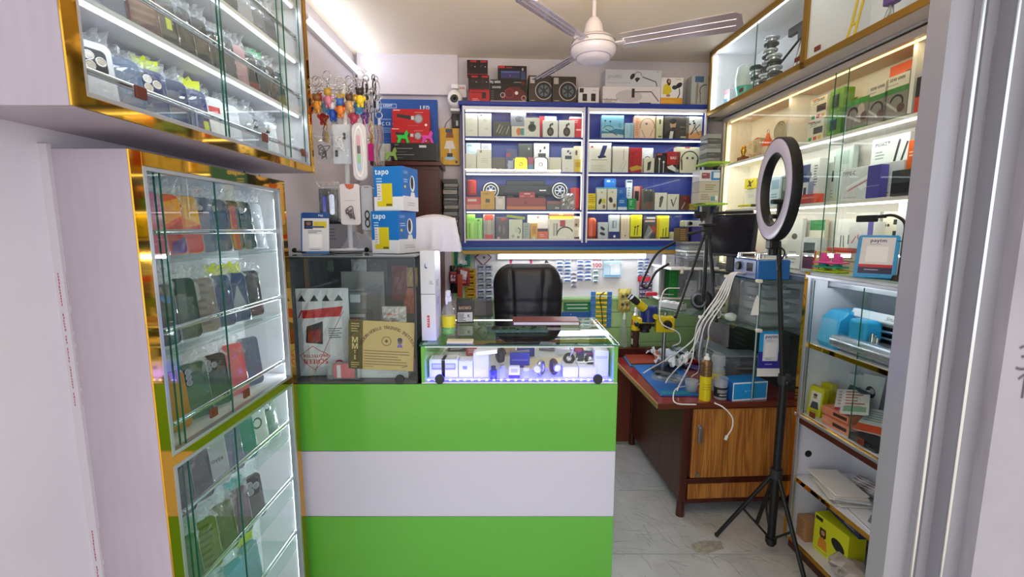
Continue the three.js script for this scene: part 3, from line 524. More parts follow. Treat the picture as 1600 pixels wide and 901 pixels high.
// ---- inside the tall case
{
  const G = 'W';
  { // screen-protector bag
    const w = 0.235, h = 0.416;
    const [g, m] = printed(pouch(w, h, 0.05, 3, 8), 'b #c3c6cc; p .1 .24 .9 .2 .85 .31 .02 .33 #b0232c; p .12 .07 .2 .14 .04 .14 #26282c; p .36 .07 .44 .14 .28 .14 #26282c; p .58 .07 .66 .14 .5 .14 #26282c; p .82 .07 .9 .14 .74 .14 #26282c; l .9 .26 .3 .95 .01 #8a3038; p .2 .42 .52 .36 .5 .62 .18 .6 #2a2c30; p .22 .48 .48 .44 .47 .6 .22 .59 #7c1420; T .62 .44 .3 5 .025 #55585c; l .3 .64 .62 .76 .012 #a02a34; l .3 .64 .02 .76 .012 #a02a34; l .62 .76 .3 .92 .012 #a02a34; l .02 .76 .3 .92 .012 #a02a34; u SCREEN .34 .815 .13 #b0232c; u PROTECTOR .34 .75 .085 #b0232c; o .78 .86 .07 .03 #b0232c', '#c9ccd2', w, h, 0.35, 1100);
    solo('protector_pouch', 'white pouch printed SCREEN PROTECTOR upside down with red glass picture', 'pouch', g, m, G, [-0.882, 1.064, -2.06], 0.12);
  }
  { // framed certificate
    const q = [-0.605, 1.108, 0.3, 0.238];
    carton('certificate_board', 'tan certificate board reading MODERN MOBILE TRAINING INSTITUTE with brown MMTI strip', 'certificate', G, [q[0], q[1], q[2], q[3] * 0.96], -2.0, 0.006,
      'b #c9a968; r 0 0 .22 1 #5f5226; t M .1 .4 .16 #d9c48c; t M .1 .53 .16 #d9c48c; t T .1 .65 .09 #d9c48c; t I .1 .76 .12 #d9c48c; T .04 .06 .13 4 .05 #c9b27a; T .04 .86 .13 3 .045 #c9b27a; A MODERN_MOBILE_TRAINING_INSTITUTE .6 .7 .58 .088 2.3 #5a2f1c; o .58 .4 .09 .012 #4a3a20; c .58 .4 .03 #4a3a20; r .74 .32 .09 .2 #b9a7b8; e .785 .39 .05 .065 0 #6b4a3a; e .785 .36 .05 .04 0 #2a2226; p .74 .52 .83 .52 .815 .46 .755 .46 #6a58a8; T .24 .6 .72 6 .055 #8a7040; T .24 .93 .15 1 .03 #7a6236; l .82 .93 .9 .9 .012 #40362a', { roll: -0.05, res: 1700, rough: 0.5 });
  }
  { // clear crate with lid
    const t = thing('storage_crate', 'clear plastic storage crate with lid behind the protector pouch', 'crate', G, [-0.845, 1.0605, -2.25]);
    part(t, 'tub', bend(new THREE.BoxGeometry(0.29, 0.37, 0.25, 1, 1, 1).translate(0, 0.185, 0), (x, y, z) => [x * (0.9 + 0.27 * y), y, z * (0.9 + 0.27 * y)]), M.clear);
    part(t, 'lid', merge([rbox(0.305, 0.025, 0.27, 0.008, 0, 0.382, 0), rbox(0.26, 0.012, 0.22, 0.004, 0, 0.4, 0)]), M.clear);
    for (const s of [-1, 1]) part(t, 'clip', rbox(0.05, 0.04, 0.008, 0.003), M.frost, [s * 0.1, 0.365, 0.147]);
  }
  carton('printer_box', 'small black card printer standing behind the certificate', 'printer', G, [-0.775, 1.07, 0.1, 0.27], -2.2, 0.1, 'b #1c1d22; r .08 .03 .84 .06 #e3e1dc; r .3 .09 .25 .05 #c8242c; r .8 .15 .12 .1 #0e0e10; l .9 .3 .95 .5 .04 #3a3c42', { rough: 0.3 });
  carton('white_board_sheet', 'leaning off-white board sheet in the dark case', 'board', G, [-0.809, 1.0595, 0.231, 0.465], -2.41, 0.006, 'b #b9b8b2', { rough: 0.5 });
  { const [g, m] = printed(pouch(0.115, 0.1, 0.04, 9), 'b #d9d4d0; c .3 .4 .16 #d65a32; c .6 .5 .14 #c8392c; c .5 .7 .13 #e07a3c; c .75 .3 .1 #d8d8d8', '#d6d2ce', 0.115, 0.1); solo('sweet_pouch', 'clear pouch with orange pieces above the certificate', 'pouch', g, m, G, [-0.566, 1.284, -2.12]); }
  carton('parts_box', 'plain white box lying under the certificate', 'box', G, [-0.606, 1.0595, 0.238, 0.062], -2.03, 0.09, 'b #cfd2d8; T .4 .3 .4 3 .14 #b9bcc4');
  { const t = thing('red_clamshell', 'clear clamshell pack with red gadget at foot of the case', 'clamshell', G, [-0.781, 1.059, -2.015]);
    part(t, 'red_gadget', rbox(0.1, 0.07, 0.02, 0.008, 0, 0.04, 0, 2), mat('#e8485a', 0.35)); part(t, 'white_stripe', box(0.018, 0.06, 0.022, -0.02, 0.04, 0), M.white); part(t, 'shell', rbox(0.155, 0.08, 0.03, 0.008, 0, 0.041, 0, 2), M.clear); }
  carton('violet_packet', 'tiny violet packet in the corner of the dark case', 'packet', G, [-0.491, 1.0595, 0.036, 0.06], -2.13, 0.02, 'b #c86ac0; T .2 .3 .6 3 .2 #e8c0e4');
  // goods hanging at the back of the tall case
  [[612, 415, 636, 470, '#8a4038', 'maroon packet'], [634, 418, 652, 448, '#d8b26a', 'straw packet'], [630, 450, 650, 490, '#d86a3a', 'orange packet'], [575, 405, 604, 440, '#55575a', 'grey packet'], [548, 405, 572, 430, '#c9ccd0', 'pale packet'], [470, 405, 520, 425, '#5c6a5c', 'wide olive packet']].forEach(([x0, y0, x1, y1, col, nm], i) => {
    void [x0, y0, x1, y1];
    const Q = [[-0.613, 1.363, 0.084, 0.193], [-0.546, 1.44, 0.063, 0.105], [-0.56, 1.291, 0.07, 0.142], [-0.73, 1.468, 0.101, 0.122], [-0.832, 1.503, 0.083, 0.087], [-1.056, 1.521, 0.173, 0.069]][i];
    solo('hanging_packet', nm + ' hanging at the back of the tall case', 'packet', pouch(Q[2], Q[3], 0.02, i + 20, 6), mat(col, 0.35), 'W', [Q[0], Q[1], -2.43]);
  });
}
// ---- inside the low case
{
  const y = 1.0555, Z = -2.06, lowBox = (label, q, ops, z, d, o) => carton('gadget_box', label, 'box', 'W', [Math.max(-0.391 + q[2] / 2, Math.min(0.458 - q[2] / 2, q[0])), y, q[2], q[3]], z, d, ops, { group: 'boxes in the low counter case', ...o });
  const win = 'b #eceaf4; r .15 .2 .7 .35 #8a8a96; r .2 .25 .6 .22 #c9c9d4';
  lowBox('white windowed box beside the left end panel of the low case', [-0.376, 1.028, 0.076, 0.085], win, -2.05, 0.08, { topOps: 'b #efedf6; r .15 .15 .7 .6 #77777f; r .2 .2 .6 .45 #d8d8e0' });
  lowBox('second white windowed box in the low case', [-0.295, 1.028, 0.079, 0.085], win, -2.05, 0.08, { topOps: 'b #efedf6; r .15 .15 .7 .6 #8a8578; r .2 .2 .6 .45 #d8d4c8' });
  lowBox('flat white box with small grey mark', [-0.219, 1.028, 0.067, 0.079], 'b #e9e8f2; r .3 .3 .3 .2 #8a8c96', -2.05, 0.08);
  lowBox('taller white box under the tilted lid', [-0.146, 1.028, 0.073, 0.116], 'b #e6e2f4', -2.05, 0.08);
  carton('box_lid', 'white box lid tilted on top of the taller white box', 'lid', 'W', [-0.119, 1.168, 0.1, 0.018], -2.04, 0.08, 'b #f0eef6', { roll: 0.12, group: 'boxes in the low counter case' });
  lowBox('white twin box under the toy motorcycle front wheel', [0.277, 1.028, 0.073, 0.05], 'b #e9e6f6', -2.05, 0.1);
  lowBox('white twin box under the toy motorcycle rear wheel', [0.358, 1.028, 0.082, 0.05], 'b #e6e4f6', -2.05, 0.1);
  lowBox('tall white box at the right end of the low case', [0.447, 1.028, 0.067, 0.126], 'b #e4e2f6; r .1 .2 .8 .1 #c8c4e6', -2.06, 0.1);
  const jar = (label, x, col, cap, h = 0.055, r = 0.017, z = -2.03) => { const t = thing('small_bottle', label, 'bottle', 'W', [x, y, z], 0, 'small bottles in the low case'); part(t, 'body', lathe([[0, 0], [r, 0], [r, h * 0.7], [r * 0.6, h * 0.82], [r * 0.6, h * 0.86], [0, h * 0.86]], 14), col); part(t, 'cap', cyl(r * 0.7, r * 0.7, h * 0.2, 0, h * 0.92, 0, 12), cap); };
  jar('dark blue bottle in the low case', -0.087, mat('#2a2a7a', 0.15), M.black, 0.06);
  jar('clear bottle beside the dark blue bottle', -0.045, M.clear, M.steel, 0.065);
  jar('clear bottle with white cap under the headset', 0.066, M.clear, M.white, 0.05, 0.02);
  carton('charger_pack', 'white and violet charger pack in the low case', 'box', 'W', [0.011, 1.031, 0.052, 0.078], -2.04, 0.03, 'b #e9e4f4; r 0 .5 1 .25 #4a2ad0; r .2 .1 .6 .25 #b9b2c8');
  const watch = (label, x, strap, face, z, turn) => { const t = thing('wrist_watch', label, 'watch', 'W', [x, y, z], turn, 'watches in the low case');
    part(t, 'strap', new THREE.TorusGeometry(0.026, 0.009, 8, 22).scale(1, 1.15, 1.3).rotateY(Math.PI / 2).translate(0, 0.041, 0), strap); part(t, 'dial', cyl(0.019, 0.019, 0.01, 0, 0, 0, 20).rotateX(Math.PI / 2), face, [0, 0.045, 0.033]); part(t, 'dial_glass', cyl(0.015, 0.015, 0.003, 0, 0, 0, 20).rotateX(Math.PI / 2), M.white, [0, 0.045, 0.0395]); };
  watch('silver watch with pale dial in the low case', 0.137, M.steel, M.alu, -2.07, -0.5);
  watch('brown leather watch beside the silver watch', 0.201, mat('#4a342a', 0.6), M.steel, -2.09, 0.4);
  // headset and camera at the middle of the case
  { const t = thing('headset', 'black over-ear headset lying in the low case', 'headset', 'W', [-0.11, y, -2.25], 0.3);
    part(t, 'head_band', new THREE.TorusGeometry(0.075, 0.008, 8, 26, Math.PI).scale(1, 0.8, 1), M.black, [0, 0.05, 0]);
    for (const s of [-1, 1]) { const e = part(t, 'ear_cup', lathe([[0, 0], [0.035, 0], [0.038, 0.01], [0.036, 0.022], [0.02, 0.03], [0, 0.03]], 18).rotateZ(s * Math.PI / 2), M.dark, [s * 0.06, 0.045, 0]); part(e, 'ear_pad', new THREE.TorusGeometry(0.027, 0.009, 8, 18).rotateY(Math.PI / 2), M.black); } }
  carton('navy_case', 'navy zip case standing behind the small bottles', 'case', 'W', [0.039, y, 0.1, 0.08], -2.2, 0.04, 'b #1f2a5c; l .1 .5 .9 .5 .03 #c9ccd6');
  carton('craft_sheet', 'cream card sheet lying flat behind the watches', 'card', 'W', [0.2, y, 0.26, 0.012], -2.16, 0.18, 'b #e0d2ae; c .3 .5 .2 #f3ead0', { turn: 0.2 });
  [[-0.33, -2.3, '#b9bcc6', 'grey'], [-0.2, -2.42, '#c23a34', 'red'], [-0.05, -2.45, '#d9b27a', 'tan'], [0.08, -2.4, '#27428c', 'blue'], [0.3, -2.42, '#e6e6ea', 'white'], [-0.3, -2.5, '#2b4a38', 'green'], [0.2, -2.52, '#8a8f96', 'silver']].forEach(([x, z, col, nm], i) => carton('spare_part_box', nm + ' spare part box under the glass counter top', 'box', 'W', [x, y, 0.09 + 0.02 * (i % 3), 0.035 + 0.012 * (i % 2)], z, 0.07, 'b ' + col + '; T .1 .2 .8 3 .2 #e8e8e8', { turn: 0.3 * Math.sin(i * 3), group: 'loose boxes under the glass counter top' }));
  // cable coils on the right
  for (const [i, x, z] of [[0, 0.3, -2.3], [1, 0.38, -2.36]]) solo('cable_coil', ['white', 'grey'][i] + ' coiled cable under the glass counter top', 'cable', merge([0, 1, 2].map((k) => new THREE.TorusGeometry(0.032 + 0.004 * k, 0.0028, 6, 26).rotateX(Math.PI / 2 + 0.1 * k).translate(0.003 * k, 0.008 + 0.006 * k, 0))), i ? mat('#7d828a', 0.4) : M.white, 'W', [x, y, z]);
  // toy motorcycle
  { const t = thing('toy_motorcycle', 'black and red toy motorcycle standing on white boxes', 'toy', 'W', [0.329, 1.1, -2.11], -0.12);
    for (const [x, n] of [[-0.052, 'front_wheel'], [0.05, 'rear_wheel']]) { const wl = part(t, n, new THREE.TorusGeometry(0.021, 0.0075, 8, 22), M.black, [x, 0.029, 0]); part(wl, 'hub', merge([cyl(0.008, 0.008, 0.012, 0, 0, 0, 12).rotateX(Math.PI / 2), ...[0, 1, 2, 3, 4].map((k) => bar([0, 0, 0], [Math.cos(k * 1.257) * 0.016, Math.sin(k * 1.257) * 0.016, 0], 0.0022, 5))]), M.chrome); }
    part(t, 'engine', merge([rbox(0.036, 0.03, 0.022, 0.004, 0, 0.034, 0, 2), cyl(0.009, 0.009, 0.026, -0.008, 0.052, 0, 10).rotateZ(0), cyl(0.009, 0.009, 0.024, 0.01, 0.05, 0, 10)]), M.dark);
    part(t, 'fuel_tank', new THREE.SphereGeometry(0.022, 14, 10).scale(1.2, 0.7, 0.7).translate(-0.008, 0.074, 0), mat('#8c2a1c', 0.2));
    part(t, 'saddle', rbox(0.05, 0.012, 0.02, 0.005, 0.034, 0.064, 0, 2), M.black);
    part(t, 'tail_guard', new THREE.TorusGeometry(0.028, 0.004, 6, 14, Math.PI * 0.7).scale(1, 1, 2).translate(0.05, 0.03, 0), mat('#c8302a', 0.3));
    part(t, 'fork', merge([bar([-0.052, 0.029, 0.009], [-0.028, 0.09, 0.009], 0.0028), bar([-0.052, 0.029, -0.009], [-0.028, 0.09, -0.009], 0.0028)]), M.chrome);
    part(t, 'handlebar', tube([[-0.012, 0.1, 0.032], [-0.024, 0.094, 0.012], [-0.026, 0.09, 0], [-0.024, 0.094, -0.012], [-0.012, 0.1, -0.032]], 0.0026, 16), M.black);
    part(t, 'headlamp', ball(0.011, -0.04, 0.08, 0), M.chrome);
    part(t, 'exhaust', tube([[-0.012, 0.038, 0.014], [-0.016, 0.02, 0.016], [0.01, 0.016, 0.017], [0.066, 0.024, 0.017]], 0.0042, 16), M.chrome);
  }
}
// ---- things on the glass tops
{
  const yt = 1.231;
  { const p = [0.187, yt, -2.469]; const t = thing('account_book', 'closed reddish brown account book lying on the glass top', 'book', 'W', p, 0); part(t, 'cover', rbox(0.37, 0.022, 0.15, 0.003, 0, 0.011, 0), mat('#7b3a31', 0.55)); part(t, 'pages', box(0.355, 0.014, 0.004, 0, 0.011, 0.075), M.paper); }
  { const p = [0.027, yt, -2.276]; const t = thing('circuit_board', 'large dark green circuit board lying on the glass top', 'circuit board', 'W', p, 0.02);
    part(t, 'board', new THREE.BoxGeometry(0.31, 0.012, 0.1).translate(0, 0.006, 0), new THREE.MeshPhysicalMaterial({ roughness: 0.3, map: canvasTexture(256, 128, (c) => { c.fillStyle = '#1c4a34'; c.fillRect(0, 0, 256, 128); for (let i = 0; i < 160; i++) { c.fillStyle = ['#2f6a4c', '#6a9a80', '#122e22', '#9fb8a8'][i % 4]; c.fillRect(rnd() * 250, rnd() * 124, rr(2, 12), rr(1, 6)); } }) }));
    for (let i = 0; i < 12; i++) part(t, 'chip', box(rr(0.012, 0.03), 0.005, rr(0.01, 0.016)), M.black, [rr(-0.13, 0.13), 0.014, rr(-0.035, 0.035)]); }
  { const t = thing('spray_bottle', 'clear spray bottle with yellow label and green liquid', 'bottle', 'W', [-0.315, yt, -2.19]);
    part(t, 'bottle', lathe([[0, 0], [0.03, 0], [0.033, 0.01], [0.033, 0.1], [0.03, 0.13], [0.014, 0.155], [0.013, 0.17]], 22), M.clear); part(t, 'liquid', lathe([[0, 0.003], [0.029, 0.003], [0.031, 0.012], [0.031, 0.045], [0, 0.045]], 20), mat('#59c42e', 0.1)); part(t, 'label', cyl(0.0338, 0.0338, 0.055, 0, 0.068, 0, 24), printedCyl('b #e8dc2a; c .5 .5 .16 #d8862a; T .3 .75 .4 2 .1 #5a5a2a'));
    part(t, 'spray_head', merge([cyl(0.014, 0.016, 0.025, 0, 0.18, 0), rbox(0.022, 0.03, 0.045, 0.006, 0, 0.207, 0.008, 2), cyl(0.005, 0.005, 0.02, 0, 0.213, 0.036).rotateX(0)]), M.white); part(t, 'trigger', rbox(0.01, 0.04, 0.008, 0.003, 0, 0.19, 0.026), M.white, null, [0.2, 0, 0]); }
  carton('memo_box', 'dark box lettered MEMO on the glass top', 'box', 'W', [-0.261, yt, 0.094, 0.125], -2.452, 0.1, 'b #34302e; t MEMO .5 .3 .24 #d8b08a; r .06 .5 .88 .42 #e6e6e6; T .1 .56 .45 6 .06 #2a2a2a; t K .7 .66 .24 #2a2a2a', { side: '#2c302c', turn: 0.1, res: 1000 });
  carton('white_device_box', 'upper white device box stacked against the tall case', 'box', 'W', [-0.39, yt + 0.222, 0.068, 0.2], -2.06, 0.16, 'b #dddce2; e .4 .35 .1 .18 0 #3a4a78; e .44 .33 .08 .15 0 #dddce2; T .6 .7 .3 3 .03 #8a8c94', { sideOps: 'b #d6d5dc; p .5 .1 .8 .2 .5 .3 #3a3c44; T .2 .7 .6 4 .04 #6a6c74', group: 'white device boxes beside the tall case' });
  carton('white_device_box', 'lower white device box with red label against the tall case', 'box', 'W', [-0.39, yt, 0.068, 0.22], -2.06, 0.16, 'b #e2e1e7; r .4 .45 .16 .26 #c9403c; T .42 .5 .1 4 .05 #f4f4f4', { sideOps: 'b #dbdae2; T .2 .1 .6 4 .04 #8a8c94', group: 'white device boxes beside the tall case' });
  carton('payment_slip_block', 'cream note block on the glass top by the spray bottle', 'notepad', 'W', [-0.24, yt, 0.12, 0.012], -2.0, 0.05, 'b #e6dfc0', {});
}
function printedCyl(ops) { const t = canvasTexture(256, 96, (c, w, h) => { for (const l of ops.split(';')) { const a = l.trim().split(/\s+/), n = a.slice(1, -1).map(Number); c.fillStyle = a[a.length - 1]; for (const o of [0, 0.5]) { if (a[0] === 'b') c.fillRect(0, 0, w, h); if (a[0] === 'r') c.fillRect((o + n[0] / 2) * w, n[1] * h, n[2] * w / 2, n[3] * h); if (a[0] === 'c') { c.beginPath(); c.arc((o + n[0] / 2) * w, n[1] * h, n[2] * h, 0, 7); c.fill(); } if (a[0] === 't') { c.font = 'bold ' + n[3] * h + 'px sans-serif'; c.textAlign = 'center'; c.fillText(a[1], (o + n[1] / 2) * w, n[2] * h); } if (a[0] === 'T') for (let i = 0; i < n[3]; i++) c.fillRect((o + n[0] / 2) * w, (n[1] + i * n[4]) * h, n[2] * w / 2, n[4] * h * 0.4); } } }); return new THREE.MeshPhysicalMaterial({ map: t, roughness: 0.35 }); }

// ================================================================ blue wall display at the back
const SH = [2.43, 2.178, 1.898, 1.668];              // shelf tops, highest first
{
  const c = thing('blue_display_case', 'wide blue wall display with white glass doors and four lit rows', 'display case', 'B', [0.54, 1.6, 0]);
  const w = 1.84, h = 1.06, d = 0.19, wf = mat('#e4e6ec', 0.35);
  part(c, 'back_panel', box(w, h, 0.012, 0, h / 2, 0.006), M.blue);
  part(c, 'top_board', rbox(w + 0.04, 0.028, d + 0.015, 0.003, 0, h - 0.002, d / 2), M.blue);
  part(c, 'bottom_board', rbox(w + 0.02, 0.045, d, 0.003, 0, 0.045, d / 2), M.blue);
  part(c, 'blue_pelmet', rbox(w + 0.02, 0.032, 0.02, 0.003, 0, 0.01, d - 0.02), mat('#2f6fb0', 0.35));
  part(c, 'gold_pelmet', rbox(w + 0.02, 0.03, 0.018, 0.003, 0, -0.022, d - 0.026), mat('#b9963c', 0.35));
  for (const x of [-w / 2 + 0.009, 0, w / 2 - 0.009]) part(c, 'upright', rbox(0.018, h - 0.04, d - 0.01, 0.002, x, h / 2, d / 2), M.blue);
  SH.slice(0, 3).forEach((y) => { for (const s of [-1, 1]) part(c, 'shelf', rbox(w / 2 - 0.02, 0.016, d - 0.03, 0.002, s * w / 4, y - 1.6 - 0.008, d / 2 - 0.006), M.blue); });
  for (const s of [-1, 1]) {
    const fr = part(c, 'door_frame', merge([box(0.012, h - 0.07, 0.014, -w / 4 + 0.016, h / 2 + 0.015, 0), box(0.012, h - 0.07, 0.014, w / 4 - 0.016, h / 2 + 0.015, 0), box(w / 2 - 0.03, 0.022, 0.014, 0, h - 0.035, 0), box(w / 2 - 0.03, 0.012, 0.014, 0, 0.073, 0)]), wf, [s * w / 4, 0, d - 0.002]);
    part(fr, 'pane', new THREE.PlaneGeometry(w / 2 - 0.05, h - 0.1), M.glass, [0, h / 2 + 0.015, 0.002]);
    for (const y of [0.84, 0.59, 0.31, 0.105]) void y;
    [h - 0.05, ...SH.slice(0, 3).map((y) => y - 1.6 - 0.02)].forEach((y, i) => {
      part(c, 'light_strip', rbox(w / 2 - 0.06, 0.009, 0.01, 0.001), glow('#f6f9ff', 3.4), [s * w / 4, y, d - 0.026]);
      ledLight('B', [0.54 + s * w / 4, 1.6 + y - 0.008, d - 0.03], w / 2 - 0.08, 0.012, [0, -1, -0.35], i === 3 ? '#fff3e2' : '#f4f6ff', 13);
    });
    part(c, 'light_strip', rbox(0.006, h - 0.12, 0.008, 0.001), glow('#f6f9ff', 1.6), [s * 0.024 + (s < 0 ? 0 : 0), h / 2 + 0.01, d - 0.03]);
  }
}
function rowOf(y, items) {
  for (const [name, label, q, d, ops, o = {}] of items) {
    const left = q[0] < 0.545, lo = left ? -0.354 : 0.557, hi = left ? 0.526 : 1.437, up = SH.indexOf(y), lim = (up ? SH[up - 1] - 0.036 : 2.595) - y;
    q[2] = Math.min(q[2] - 0.002, hi - lo); q[0] = Math.min(hi - q[2] / 2, Math.max(lo + q[2] / 2, q[0])); if (!o.on) q[3] = Math.min(q[3], lim - q[1] + y);
    carton(name, label, o.cat || 'box', 'B', [q[0], o.on ? q[1] : y + 0.0005, q[2], o.on ? q[3] : q[3] + q[1] - y], o.z || 0.152, d, ops, { group: o.group || 'boxed gadgets in the blue wall display', ...o });
  }
}
const phone = 'b #ece9e2; r .15 .15 .2 .06 #b9b6ae; T .15 .75 .5 3 .05 #c9c2b4';
const buds = 'b #eae6df; e .5 .3 .12 .06 .6 #26282c; e .62 .22 .08 .05 -.5 #26282c; e .5 .66 .22 .28 0 #2b2622; e .5 .66 .12 .16 0 #5a5048';
rowOf(SH[0], [
  ['phone_box', 'tall cream phone box at the left end of the top row', [-0.311, 2.441, 0.094, 0.204], 0.05, 'b #f3f0e2; T .3 .2 .4 2 .05 #d8d2c0; T .3 .7 .4 2 .05 #d8d2c0'],
  ['phone_box', 'cream phone box with small round mark in the top row', [-0.209, 2.443, 0.099, 0.182], 0.05, 'b #ece8de; c .22 .07 .08 #6a6860; T .4 .25 .3 2 .06 #c0bab0; T .5 .62 .3 2 .05 #c0bab0'],
  ['cable_box', 'charcoal cable box with white diagonal strokes', [-0.084, 2.444, 0.133, 0.096], 0.05, 'b #4a4846; l .2 .7 .4 .2 .05 #b9b6b0; l .35 .75 .55 .3 .05 #a9a6a0; l .5 .8 .7 .4 .04 #8a8680; l .75 .8 .9 .3 .04 #c9c6c0'],
  ['watch_box', 'small cream box with orange and teal picture', [0.037, 2.445, 0.1, 0.064], 0.05, 'b #e3d6c0; e .55 .5 .22 .34 0 #d8763a; r .68 .2 .26 .6 #4a8a90'],
  ['watch_box', 'grey square watch box stacked on the small cream box', [0.039, 2.51, 0.114, 0.1], 0.05, 'b #8f95a6; e .5 .5 .22 .22 0 #6a7082; l .3 .4 .4 .7 .06 #565c6c; o .65 .5 .16 .06 #565c6c', { on: 1 }],
  ['watch_box', 'white box with dark green smartwatch picture', [0.139, 2.451, 0.115, 0.114], 0.04, 'b #e9e6de; c .5 .52 .26 #4a5044; c .5 .5 .2 #2c3230; r .36 .2 .28 .12 #5a6054', { z: 0.172 }],
  ['tool_box', 'red and white gift box behind the earbud boxes', [0.266, 2.456, 0.131, 0.199], 0.04, 'b #e9e8e6; r 0 0 .3 1 #c8242e; T .42 .06 .3 4 .06 #8a8c8e; c .62 .35 .06 #c8242e; l .7 .5 .85 .3 .04 #55585c', { z: 0.1 }],
  ['earbud_box', 'first of two cream earbud boxes side by side', [0.278, 2.443, 0.115, 0.11], 0.045, buds], ['earbud_box', 'second of two cream earbud boxes side by side', [0.401, 2.445, 0.12, 0.11], 0.045, buds],
  ['headphone_box', 'red and grey box behind the right earbud box', [0.483, 2.458, 0.098, 0.158], 0.04, 'b #d9dcdc; r 0 .1 1 .3 #d0363a; T .2 .16 .6 2 .08 #f4d8d8', { z: 0.1 }],
  ['headphone_box', 'small red box by the middle upright of the top row', [0.493, 2.446, 0.063, 0.074], 0.03, 'b #d33438; r .15 .3 .6 .12 #f0c8c8'],
  ['neckband_box', 'blue box with beach and neckband picture', [0.749, 2.43, 0.17, 0.208], 0.04, 'b #8fc4d6; r 0 0 1 .5 #7db8d4; p 0 .68 .3 .72 .6 .58 1 .62 1 1 0 1 #3f7a9c; p 0 .8 .5 .78 1 .86 1 1 0 1 #c9d2d0; l .18 .6 .7 .86 .03 #26303a; a .3 .75 .3 1.2 1.8 .02 #26303a; c .15 .24 .04 #26303a; c .38 .27 .04 #26303a; l .15 .24 .15 .55 .01 #55707c; l .38 .27 .38 .55 .01 #55707c; T .75 .35 .15 4 .05 #5a7a88'],
  ['cable_box', 'slim pale blue box beside the beach box', [0.875, 2.431, 0.069, 0.111], 0.04, 'b #a9c8d6; T .2 .2 .2 6 .1 #7aa0b4; r .6 .1 .3 .8 #8ab4c8'],
  ['neckband_box', 'peach neckband box with drawn loop', [0.993, 2.428, 0.162, 0.213], 0.04, 'b #e8b490; r .28 .1 .68 .86 #efcdb0; a .62 .45 .34 .9 2.1 .025 #5a5660; l .36 .62 .52 .95 .02 #5a5660; l .9 .6 .78 .88 .02 #5a5660; c .58 .35 .05 #6a6a78; T .06 .1 .16 10 .08 #d07a5a'],
  ['cable_box', 'narrow olive cream box between peach and portrait boxes', [1.107, 2.429, 0.054, 0.177], 0.04, 'b #d3cca4; r .45 .15 .2 .2 #2a2a28; e .6 .9 .3 .1 0 #4a4a38'],
  ['headphone_box', 'dark box with portrait of man in suit', [1.24, 2.421, 0.193, 0.205], 0.04, 'b #4a4440; p 0 1 .02 .72 .2 .62 .42 .64 .5 1 #26242c; p .2 1 .24 .66 .38 .66 .34 1 #e3dcd0; e .34 .36 .14 .2 0 #c39a7c; e .33 .22 .15 .12 0 #2a2420; e .36 .54 .09 .06 0 #4a342a; T .62 .46 .28 1 .04 #d8d0c4; T .64 .66 .2 1 .04 #8a8078; r .66 .88 .22 .07 #d8cc9c'],
  ['tripod_box', 'white and orange box with black tripod picture', [1.406, 2.423, 0.129, 0.215], 0.04, 'b #e9ddcc; r 0 0 1 .45 #d9dcd8; p 0 .75 .6 .7 1 .6 1 1 0 1 #e0a06a; l .3 .8 .6 .35 .05 #a03a3a; l .5 .4 .8 .8 .05 #4a6a66; l .85 .35 .3 .8 .04 #26282c; c .45 .2 .05 #26282c; c .5 .3 .07 #26282c; c .25 .34 .05 #26282c'],
]);
